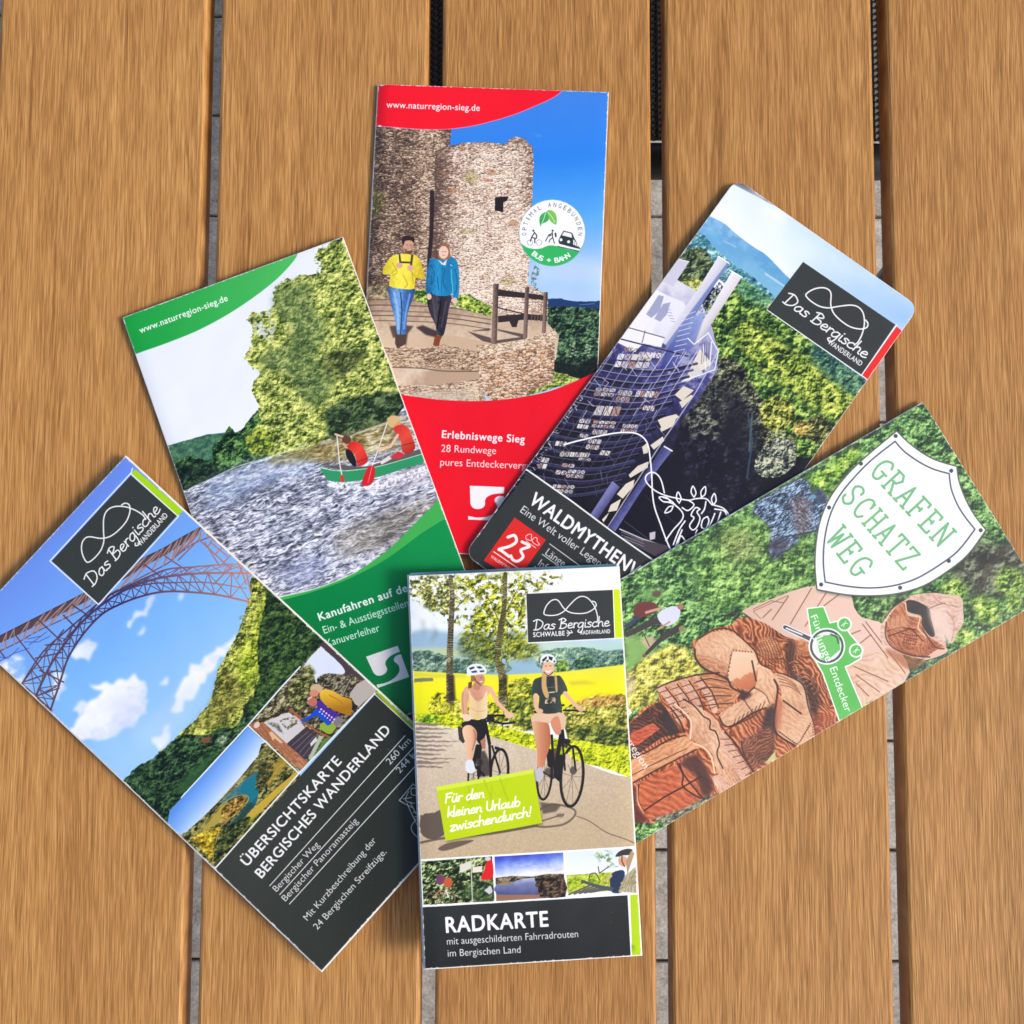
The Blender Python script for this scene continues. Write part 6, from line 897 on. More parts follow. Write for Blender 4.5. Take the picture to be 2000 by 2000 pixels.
    # strip of three small views
    P.fill(K((160, 845), (1780, 745), (1800, 1110), (180, 1205)), (250, 250, 252))
    P.fill(K((166, 862), (700, 822), (716, 1160), (182, 1188)), leaves((22, 36, 20), (62, 84, 40), (170, 184, 130), 5, 50, 3, con=1.2)); P.fill(K((440, 1060), (560, 1000), (700, 1000), (712, 1160), (560, 1170)), leaves((20, 34, 22), (44, 70, 38), (96, 120, 60), 5, 51), .8, 3); P.line(K((540, 840), (545, 1000), (552, 1165)), 2, (200, 204, 200)); P.fill(K((455, 885), (540, 860), (540, 915), (458, 945)), (222, 216, 204)); P.fill(K((550, 905), (625, 895), (625, 940), (552, 945)), (232, 220, 206))
    P.disc(K((308, 1000))[0], 8, (120, 60, 96), 10); P.disc(K((368, 1020))[0], 9, (196, 90, 60), 10); P.fill(smooth(K((615, 985), (640, 930), (660, 860), (700, 850), (706, 980), (640, 1000)), 3, True), (220, 30, 34)); P.disc(K((668, 840))[0], 6, (206, 206, 206), 4); P.fill(K((640, 1080), (690, 1040), (706, 1090), (680, 1110)), (206, 206, 206))
    for c in [(255, 1140), (370, 1135)]: P.line([(K(c)[0][0] + 13 * math.cos(a), K(c)[0][1] + 13 * math.sin(a)) for a in np.linspace(0, 6.3, 20)], 1.6, (150, 110, 96))
    P.line(K((260, 1140), (300, 1080), (350, 1080), (370, 1130)), 1.8, (196, 110, 90)); P.line(K((350, 1080), (372, 1130)), 3, (220, 220, 226)); P.line(smooth(K((560, 1060), (620, 1020), (700, 1050), (706, 1140)), 4), 2.4, (40, 40, 40))
    P.fill(K((718, 824), (1236, 794), (1252, 1128), (732, 1160)), grad(K((700, 830))[0], K((720, 980))[0], [(0, (58, 66, 190)), (.35, (96, 124, 220)), (.7, (170, 190, 236)), (.97, (232, 236, 246)), (1, (236, 236, 240))], .35, 16)); P.fill(K((722, 880), (900, 860), (1236, 900), (1240, 930), (900, 900)), water([(0, (110, 130, 220)), (.6, (176, 190, 236)), (1, (230, 236, 250))], -.05, 10, 53), .5, 4)
    P.fill(K((725, 985), (850, 970), (1000, 975), (1120, 955), (1242, 955), (1252, 1128), (732, 1160)), leaves((50, 44, 40), (96, 84, 66), (150, 130, 100), 5, 54, 3)); P.fill(smooth(K((735, 1030), (820, 1030), (900, 1000), (1000, 985), (1050, 1000), (1020, 1040), (1060, 1110), (740, 1112)), 2, True), grad(K((0, 980))[0], K((0, 1110))[0], [(0, (196, 204, 232)), (.4, (120, 126, 170)), (1, (78, 84, 132))], .3, 8)); P.fill(smooth(K((1020, 990), (1120, 980), (1245, 990), (1252, 1128), (1060, 1125), (1050, 1050)), 2, True), leaves((22, 18, 18), (56, 44, 38), (110, 84, 64), 5, 55, 3)); P.fill(K((732, 1030), (800, 1010), (880, 1010), (780, 1040)), (150, 134, 96), .9, 1); P.fill(K((732, 1112), (1060, 1112), (1060, 1140), (732, 1160)), (150, 110, 88))
    P.fill(K((1255, 792), (1768, 758), (1790, 1098), (1270, 1128)), grad(K((0, 780))[0], K((0, 960))[0], [(0, (222, 236, 250)), (1, (242, 246, 252))])); P.fill(K((1262, 965), (1460, 950), (1640, 940), (1660, 1080), (1270, 1100)), leaves((120, 150, 30), (190, 206, 60), (226, 232, 110), 5, 57, 3, con=.6)); P.fill(K((1450, 790), (1560, 780), (1680, 800), (1660, 900), (1560, 900)), ragged(leaves((100, 130, 70), (160, 186, 120), (210, 224, 180), 4, 58), 7, .5), .8, 4)
    for k in range(5): P.line(K((1280 + k * 40, 1110 - k * 4), (1440 + k * 30, 1040 + k * 8)), 3.2, (96, 92, 90)); 
    P.fill(smooth(K((1590, 1060), (1600, 960), (1650, 930), (1700, 940), (1690, 1080), (1620, 1100)), 3, True), (40, 54, 84)); P.line(K((1600, 1070), (1500, 1050), (1380, 1010)), 8, (80, 84, 96), 1, 5); P.line(smooth(K((1430, 1010), (1440, 960), (1480, 950), (1510, 1000)), 4), 1.8, (60, 56, 54)); P.line(K((1500, 900), (1510, 950), (1580, 900)), 1.8, (60, 56, 54)); P.line(K((1600, 970), (1550, 1010)), 4, (206, 170, 146))
    P.disc(K((1690, 860))[0], 9, (222, 156, 128), 10); P.fill(smooth(K((1630, 825), (1660, 785), (1720, 765), (1760, 775), (1740, 810), (1690, 815)), 3, True), (60, 52, 52)); P.line(K((1680, 820), (1680, 860), (1700, 900)), 1.8, (40, 36, 36)); P.fill(K((1710, 860), (1750, 780), (1775, 800), (1720, 960)), (176, 150, 110))
    for k in range(3): P.line(K((1670 + k * 6, 1085 - k * 30), (1780, 940 + k * 40)), 6, woodcut((110, 100, 70), (170, 156, 116), (206, 196, 160), 6, .9, 60, .4))
    P.fill(K((1650, 1090), (1700, 970), (1785, 900), (1790, 1098)), woodcut((96, 88, 60), (160, 148, 110), (206, 196, 160), 7, 2.2, 61, .5), .8)
    P.line(K((176, 1200), (1800, 1106)), 3, (250, 250, 252))
    # title field
    P.fill(K((150, 1209), (1722, 1116), (1750, 1570), (170, 1720)), grad(K((180, 1200))[0], K((220, 1660))[0], [(0, (44, 48, 46)), (1, (34, 36, 36))]))
    P.fill(K((1722, 1110), (1860, 1100), (1880, 1600), (1748, 1620)), (250, 250, 252)); P.fill(K((1742, 1114), (1860, 1108), (1880, 1610), (1758, 1600)), (178, 214, 12))
    P.text("RADKARTE", K((356, 1398))[0], K((1124, 1350))[0], 29.5, (250, 248, 250), .028)
    P.text("mit ausgeschilderten Fahrradrouten", K((360, 1490))[0], K((1350, 1432))[0], 13.6, (226, 228, 226)); P.text("im Bergischen Land", K((366, 1580))[0], K((916, 1550))[0], 13.6, (226, 228, 226))
SPEC = {
'red': dict(org=(-0.07036,0.03802,0.00340),u=(0.99920,-0.04001,0.00000),v=(0.04001,0.99920,-0.00000),w=0.1050,h=0.2125,t=0.0032,
  hom=[0.000234762, 1.26868e-05, -0.175383, 1.00697e-05, -0.000235059, 0.244953, -2.43877e-17, 3.7037e-05, 1.0]),
'green': dict(org=(-0.10168,-0.05533,0.00494),u=(0.93647,0.34955,0.02881),v=(-0.34935,0.93692,-0.01208),w=0.1050,h=0.2100,t=0.0022,
  hom=[0.000223122, -7.722e-05, -0.00573349, -8.17789e-05, -0.000219995, 0.372147, 1.26774e-05, 3.80729e-05, 1.0]),
'wald': dict(org=(-0.02088,0.03569,0.00621),u=(0.81317,-0.58169,-0.01978),v=(0.58155,0.81341,-0.01298),w=0.1004,h=0.2100,t=0.0013,
  hom=[0.000187822, 0.000136138, -0.317731, 0.00013554, -0.000187927, 0.0802769, -9.37887e-06, 3.62707e-05, 1.0]),
'graf': dict(org=(0.00211,-0.00207,0.00721),u=(0.50640,-0.86219,-0.01401),v=(0.86195,0.50659,-0.02045),w=0.1013,h=0.2100,t=0.0013,
  hom=[0.000116486, 0.00019849, -0.365847, 0.00019951, -0.000115943, -0.0563704, -9.80002e-06, 3.59342e-05, 1.0]),
'uber': dict(org=(-0.08050,-0.14192,0.00936),u=(0.66922,0.74266,0.02438),v=(-0.74219,0.66967,-0.02631),w=0.1027,h=0.2149,t=0.0035,
  hom=[0.000160117, -0.000167178, 0.216493, -0.000173481, -0.000155696, 0.404132, 1.45855e-05, 3.74146e-05, 1.0]),
'rad': dict(org=(-0.03587,-0.13833,0.02041),u=(0.99684,0.05079,-0.06114),v=(-0.05228,0.99837,-0.02298),w=0.0910,h=0.1641,t=0.0050,
  hom=[0.000227045, -9.22154e-06, -0.170977, -1.41985e-05, -0.000220352, 0.428807, -2.37979e-05, 4.68789e-05, 1.0]),
}
# ---------------------------------------------------------------- helpers for the scene
def link(o, parent=None):
    col.objects.link(o)
    if parent is not None: o.parent = parent
    return o
def empty(name, loc, label, cat, group=None, rot=None):
    o = bpy.data.objects.new(name, None); o.empty_display_size = .05; o.location = loc
    if rot is not None: o.rotation_euler = rot
    o['label'] = label; o['category'] = cat
    if group: o['group'] = group
    return link(o)
def mesh_ob(name, bm, mat, parent=None, smooth=False):
    me = bpy.data.meshes.new(name); bm.to_mesh(me); bm.free(); me.materials.append(mat)
    if smooth:
        for p in me.polygons: p.use_smooth = True
    return link(bpy.data.objects.new(name, me), parent)
def box(bm, x0, x1, y0, y1, z0, z1, bev=0.0):
    r = bmesh.ops.create_cube(bm, size=1.0); vs = r['verts']
    bmesh.ops.scale(bm, verts=vs, vec=(x1 - x0, y1 - y0, z1 - z0)); bmesh.ops.translate(bm, verts=vs, vec=((x0 + x1) / 2, (y0 + y1) / 2, (z0 + z1) / 2))
    if bev:
        es = {e for v in vs for e in v.link_edges}; bmesh.ops.bevel(bm, geom=list(es), offset=bev, segments=2, affect='EDGES', profile=.5)
def tube(bm, pts, r, n=10):
    rings = []
    for i, p in enumerate(pts):
        p = Vector(p); d = (Vector(pts[min(i + 1, len(pts) - 1)]) - Vector(pts[max(i - 1, 0)])).normalized()
        a = d.cross(Vector((0, 0, 1))) if abs(d.z) < .95 else d.cross(Vector((0, 1, 0))); a.normalize(); b = d.cross(a)
        rings.append([bm.verts.new(p + a * r * math.cos(2 * math.pi * k / n) + b * r * math.sin(2 * math.pi * k / n)) for k in range(n)])
    for q, s in zip(rings, rings[1:]):
        for k in range(n): bm.faces.new((q[k], q[(k + 1) % n], s[(k + 1) % n], s[k]))
    bm.faces.new(rings[0][::-1]); bm.faces.new(rings[-1])
def newmat(name):
    m = bpy.data.materials.new(name); m.use_nodes = True; nt = m.node_tree
    return m, nt, nt.nodes["Principled BSDF"]
def lin(c, k=1.0): return tuple(((v / 255) / 12.92 if v / 255 <= .04045 else ((v / 255 + .055) / 1.055) ** 2.4) * k for v in c) + (1.0,)
def noise(nt, vec, scale, detail=3, rough=.5, dist=0.0):
    n = nt.nodes.new("ShaderNodeTexNoise"); n.inputs['Scale'].default_value = scale; n.inputs['Detail'].default_value = detail; n.inputs['Roughness'].default_value = rough; n.inputs['Distortion'].default_value = dist
    nt.links.new(vec, n.inputs['Vector']); return n.outputs['Fac']
def mapping(nt, vec, sc, loc=None):
    m = nt.nodes.new("ShaderNodeMapping"); m.inputs['Scale'].default_value = sc; nt.links.new(vec, m.inputs['Vector'])
    if loc is not None: nt.links.new(loc, m.inputs['Location'])
    return m.outputs[0]
def math_n(nt, op, a, b):
    n = nt.nodes.new("ShaderNodeMath"); n.operation = op
    for i, v in enumerate((a, b)):
        if isinstance(v, (int, float)): n.inputs[i].default_value = v
        else: nt.links.new(v, n.inputs[i])
    return n.outputs[0]
def ramp_n(nt, fac, stops):
    r = nt.nodes.new("ShaderNodeValToRGB"); e = r.color_ramp.elements
    while len(e) < len(stops): e.new(.5)
    for k, (p, c) in enumerate(stops): e[k].position = p; e[k].color = c
    nt.links.new(fac, r.inputs[0]); return r.outputs[0]
def bump(nt, bsdf, h, dist, strength=1.0, prev=None):
    b = nt.nodes.new("ShaderNodeBump"); b.inputs['Distance'].default_value = dist; b.inputs['Strength'].default_value = strength; nt.links.new(h, b.inputs['Height'])
    if prev is not None: nt.links.new(prev, b.inputs['Normal'])
    nt.links.new(b.outputs[0], bsdf.inputs['Normal']); return b.outputs[0]

# ---- materials
wood, nt, b = newmat("wood_effect_plank")
tc = nt.nodes.new("ShaderNodeTexCoord"); oi = nt.nodes.new("ShaderNodeObjectInfo")
cb = nt.nodes.new("ShaderNodeCombineXYZ"); off = math_n(nt, 'MULTIPLY', oi.outputs['Random'], 7.3); nt.links.new(off, cb.inputs[0]); nt.links.new(off, cb.inputs[1]); nt.links.new(off, cb.inputs[2])
va = nt.nodes.new("ShaderNodeVectorMath"); nt.links.new(tc.outputs['Object'], va.inputs[0]); nt.links.new(cb.outputs[0], va.inputs[1]); V0 = va.outputs[0]
wv = noise(nt, mapping(nt, V0, (45, 5, 9)), 1, 2, .5)                   # slow bending of the grain
wc = nt.nodes.new("ShaderNodeCombineXYZ"); nt.links.new(math_n(nt, 'MULTIPLY', wv, .006), wc.inputs[0])
vb = nt.nodes.new("ShaderNodeVectorMath"); nt.links.new(V0, vb.inputs[0]); nt.links.new(wc.outputs[0], vb.inputs[1]); V1 = vb.outputs[0]
bands = noise(nt, mapping(nt, V1, (110, 2.2, 1)), 1, 3, .55)
streak = noise(nt, mapping(nt, V1, (640, 24, 1)), 1, 3, .6)
fine = noise(nt, mapping(nt, V1, (1700, 60, 1)), 1, 2, .6, .3)
vein = noise(nt, mapping(nt, V1, (260, 5, 1)), 1, 2, .5)
g = math_n(nt, 'ADD', math_n(nt, 'ADD', math_n(nt, 'MULTIPLY', bands, .15), .10), math_n(nt, 'ADD', math_n(nt, 'MULTIPLY', streak, .15), math_n(nt, 'MULTIPLY', fine, .50)))
vd = math_n(nt, 'MULTIPLY', math_n(nt, 'MAXIMUM', math_n(nt, 'SUBTRACT', vein, .62), 0.0), -.55)
tint = math_n(nt, 'ADD', math_n(nt, 'ADD', g, vd), math_n(nt, 'MULTIPLY', math_n(nt, 'SUBTRACT', oi.outputs['Random'], .5), .035))
colr = ramp_n(nt, tint, [(.34, lin((124, 82, 40))), (.45, lin((155, 108, 56))), (.53, lin((177, 127, 70))), (.66, lin((202, 154, 93)))])
nt.links.new(colr, b.inputs['Base Color']); b.inputs['Roughness'].default_value = .5; b.inputs['Specular IOR Level'].default_value = .28
n1 = bump(nt, b, fine, .00025, .8); bump(nt, b, streak, .0004, .5, n1)

stone, nt, b = newmat("concrete_paver")
tc = nt.nodes.new("ShaderNodeTexCoord"); oi = nt.nodes.new("ShaderNodeObjectInfo")
va = nt.nodes.new("ShaderNodeVectorMath"); nt.links.new(tc.outputs['Object'], va.inputs[0]); cb = nt.nodes.new("ShaderNodeCombineXYZ"); nt.links.new(math_n(nt, 'MULTIPLY', oi.outputs['Random'], 9.1), cb.inputs[0]); nt.links.new(cb.outputs[0], va.inputs[1])
n1 = noise(nt, va.outputs[0], 60, 6, .7); n2 = noise(nt, va.outputs[0], 350, 3, .6)
m = math_n(nt, 'ADD', math_n(nt, 'MULTIPLY', n1, .6), math_n(nt, 'MULTIPLY', n2, .4)); m = math_n(nt, 'ADD', m, math_n(nt, 'MULTIPLY', math_n(nt, 'SUBTRACT', oi.outputs['Random'], .5), .08))
nt.links.new(ramp_n(nt, m, [(.3, lin((104, 98, 92))), (.5, lin((160, 154, 146))), (.7, lin((204, 198, 190)))]), b.inputs['Base Color']); b.inputs['Roughness'].default_value = .9; bump(nt, b, m, .002, .6)

bed, nt, b = newmat("joint_sand"); tc = nt.nodes.new("ShaderNodeTexCoord"); n1 = noise(nt, tc.outputs['Object'], 900, 3)
nt.links.new(ramp_n(nt, n1, [(.3, lin((60, 54, 46))), (.7, lin((104, 94, 80)))]), b.inputs['Base Color']); b.inputs['Roughness'].default_value = 1

steel, nt, b = newmat("black_powder_coat"); b.inputs['Base Color'].default_value = (.018, .018, .02, 1); b.inputs['Roughness'].default_value = .45
tc = nt.nodes.new("ShaderNodeTexCoord"); bump(nt, b, noise(nt, tc.outputs['Object'], 2500, 2), .0001, .5)
yarn, nt, b = newmat("black_woven_yarn"); tc = nt.nodes.new("ShaderNodeTexCoord"); n1 = noise(nt, tc.outputs['Object'], 700, 2)
nt.links.new(ramp_n(nt, n1, [(.3, (.008, .008, .009, 1)), (.7, (.026, .026, .028, 1))]), b.inputs['Base Color']); b.inputs['Roughness'].default_value = .5

paper, nt, b = newmat("paper_edge"); tc = nt.nodes.new("ShaderNodeTexCoord"); n1 = noise(nt, mapping(nt, tc.outputs['Object'], (40, 40, 9000)), 1, 2)
nt.links.new(ramp_n(nt, n1, [(.3, lin((206, 204, 200))), (.7, lin((240, 239, 236)))]), b.inputs['Base Color']); b.inputs['Roughness'].default_value = .6

teal, nt, b = newmat("blue_paper_edge"); tc = nt.nodes.new("ShaderNodeTexCoord"); nt.links.new(ramp_n(nt, noise(nt, tc.outputs['Object'], 60, 2), [(.3, lin((36, 72, 96))), (.7, lin((70, 120, 140)))]), b.inputs['Base Color']); b.inputs['Roughness'].default_value = .5
def print_mat(name, P, gloss=.34, spec=.3):
    # worn paper along the cut edges and a few scuffs
    yy, xx = np.mgrid[0:P.H, 0:P.W]; ed = np.minimum(np.minimum(xx, P.W - 1 - xx), np.minimum(yy, P.H - 1 - yy)) / RES
    wr = np.clip((fbm(xx / 6., yy / 6., 1.2, 3, 5) - .58) * 6, 0, 1) * np.clip(1 - ed / .00045, 0, 1) + np.clip(1 - ed / .0002, 0, 1) * .5
    sc_ = np.clip((fbm(xx / 5., yy / 5., 1.0, 2, 15) - .90) * 14, 0, 1) * .3
    wr = np.clip(wr + sc_, 0, 1)[..., None]; P.img = P.img * (1 - wr) + np.array([.93, .93, .92]) * wr
    img = bpy.data.images.new(name, P.W, P.H, alpha=False); a = np.ones((P.H, P.W, 4), np.float32); a[..., :3] = np.clip(P.img, 0, 1)[::-1]
    img.pixels.foreach_set(a.ravel()); img.update(); img.pack()
    m, nt, b = newmat(name); t = nt.nodes.new("ShaderNodeTexImage"); t.image = img; t.extension = 'EXTEND'; t.interpolation = 'Linear'
    mx = nt.nodes.new("ShaderNodeMix"); mx.data_type = 'RGBA'; mx.blend_type = 'MULTIPLY'; mx.inputs[0].default_value = 1; mx.inputs[7].default_value = (.90, .89, .87, 1)
    nt.links.new(t.outputs[0], mx.inputs[6]); nt.links.new(mx.outputs[2], b.inputs['Base Color'])
    b.inputs['Roughness'].default_value = gloss; b.inputs['Specular IOR Level'].default_value = spec
    tc = nt.nodes.new("ShaderNodeTexCoord"); n1 = bump(nt, b, noise(nt, tc.outputs['Object'], 28, 2, .5), .0022, .5); bump(nt, b, noise(nt, tc.outputs['Object'], 1400, 2), .00003, .4, n1)
    return m

# ---------------------------------------------------------------- paving under the table
pav = mesh_ob("paving", (lambda bm: (box(bm, -2.6, 2.6, -2.6, 2.6, -.06, -.007), bm)[1])(bmesh.new()), bed); pav['kind'] = 'structure'
bm = bmesh.new(); box(bm, -.1038, .1038, -.0517, .0517, -.05, 0, .0025); pm = bpy.data.meshes.new("paving_stone"); bm.to_mesh(pm); bm.free(); pm.materials.append(stone)
rnd = random.Random(7)
JY = 0.3223 - .1062 * 0
for r in range(-9, 7):
    for k in range(-5, 6):
        x = k * .21 + (r % 2) * .105 - .03; y = JY + .0531 + .1062 * r
        if abs(x) > .78 or y < -.75 or y > .95: continue
        o = link(bpy.data.objects.new("paving_stone", pm), pav); o.location = (x, y, rnd.uniform(-.0008, .0008)); o.rotation_euler = (rnd.uniform(-.004, .004), rnd.uniform(-.004, .004), rnd.uniform(-.003, .003))
bm = bmesh.new()
for r in range(-25, 25):
    for k in range(-13, 13):
        x = k * .21 + (r % 2) * .105 - .03; y = JY + .0531 + .1062 * r
        if (abs(x) > .78 or y < -.75 or y > .95) and abs(x) < 2.5 and abs(y) < 2.5: box(bm, x - .1038, x + .1038, y - .0517, y + .0517, -.05, 0)
o = mesh_ob("outer_stones", bm, stone, pav); o['kind'] = 'stuff'

# ---------------------------------------------------------------- garden table
table = empty("garden_table", (0, 0, 0), "slatted garden table with brown wood effect planks and narrow gaps, under the six brochures", "table")
PT, PITCH, GAP, L0, L1 = .0150, .1021, .0066, -.78, .72
def plank_mesh():
    bm = bmesh.new(); w = (PITCH - GAP) / 2
    prof = [(-w, -PT), (-w, -.0016), (-w + .0005, -.0006), (-w + .0016, 0), (w - .0016, 0), (w - .0005, -.0006), (w, -.0016), (w, -PT)]
    a = [bm.verts.new((x, L0, z)) for x, z in prof]; c = [bm.verts.new((x, L1, z)) for x, z in prof]; n = len(prof)
    for k in range(n): bm.faces.new((a[k], a[(k + 1) % n], c[(k + 1) % n], c[k]))
    bm.faces.new(a[::-1]); bm.faces.new(c); bmesh.ops.recalc_face_normals(bm, faces=bm.faces[:])
    me = bpy.data.meshes.new("plank"); bm.to_mesh(me); bm.free(); me.materials.append(wood); return me
plm = plank_mesh()
for k in range(-4, 5):
    o = link(bpy.data.objects.new("plank", plm), table); o.location = (.01505 + PITCH * k, 0, TOP)
XL, XR = .01505 - PITCH * 4.45, .01505 + PITCH * 4.45
for q in [(XL, XR, L0 + .03, L0 + .07), (XL, XR, L1 - .07, L1 - .03)]:
    bm = bmesh.new(); box(bm, q[0], q[1], q[2], q[3], TOP - PT - .0405, TOP - PT - .0003, .002); mesh_ob("cross_rail", bm, steel, table)
for q in [(XL, XL + .03), (XR - .03, XR)]:
    bm = bmesh.new(); box(bm, q[0], q[1], L0 + .0705, L1 - .0705, TOP - PT - .040, TOP - PT - .0005, .002); mesh_ob("side_rail", bm, steel, table)
for x in (XL + .001, XR - .041):
    for y in (L0 + .03, L1 - .07):
        bm = bmesh.new(); box(bm, x, x + .04, y, y + .04, 0.0015, TOP - PT - .041, .002); mesh_ob("leg", bm, steel, table)

# ---------------------------------------------------------------- chair pushed under the far side
chair = empty("garden_chair", (.115, .558, 0), "black garden chair with woven seat, pushed under the table below the gaps", "chair")
def part(name, fn, mat, sm=False):
    bm = bmesh.new(); fn(bm); return mesh_ob(name, bm, mat, chair, sm)
SZ = .45
def weave(bm):
    n, m = 96, 100; x0, x1, y0, y1 = -.222, .222, -.222, .222
    for i in range(n):
        x = x0 + (x1 - x0) * (i + .5) / n; w = .00222; pts = []
        for j in range(m * 2 + 1):
            y = y0 + (y1 - y0) * j / (m * 2); z = SZ + .0006 * math.cos(math.pi * (j + .0) + math.pi * i); pts.append((y, z))
        L = [bm.verts.new((x - w, y, z)) for y, z in pts]; R2 = [bm.verts.new((x + w, y, z)) for y, z in pts]; Mv = [bm.verts.new((x, y, z + .0008)) for y, z in pts]
        for k in range(len(pts) - 1): bm.faces.new((L[k], Mv[k], Mv[k + 1], L[k + 1])); bm.faces.new((Mv[k], R2[k], R2[k + 1], Mv[k + 1]))
    for j in range(m):
        y = y0 + (y1 - y0) * (j + .5) / m; w = .0021
        v = [bm.verts.new(p) for p in ((x0, y - w, SZ), (x1, y - w, SZ), (x1, y + w, SZ), (x0, y + w, SZ))]; bm.faces.new(v)
part("seat", weave, yarn)
def ring(bm):
    pts = [(-.215, -.235), (.215, -.235), (.235, -.215), (.235, .215), (.215, .235), (-.215, .235), (-.235, .215), (-.235, -.215), (-.215, -.235)]
    tube(bm, [(x, y, SZ - .004) for x, y in pts], .0125, 12)
part("seat_frame", ring, steel, True)
for sx in (-1, 1):
    part("leg", lambda bm: tube(bm, [(sx * .225, -.215, SZ - .018), (sx * .235, -.235, .001)], .0115), steel, True)
    part("leg", lambda bm: tube(bm, [(sx * .225, .215, SZ - .018), (sx * .235, .25, .001)], .0115), steel, True)
    part("back_post", lambda bm: tube(bm, [(sx * .22, .25, SZ), (sx * .22, .28, .66), (sx * .21, .31, .88)], .0115), steel, True)
def back(bm):
    for i in range(26):
        z = .52 + i * .0135; y = .262 + (z - .45) * .12; v = [bm.verts.new(p) for p in ((-.207, y, z), (.207, y, z), (.207, y + .001, z + .011), (-.207, y + .001, z + .011))]; bm.faces.new(v)
part("backrest", back, yarn)

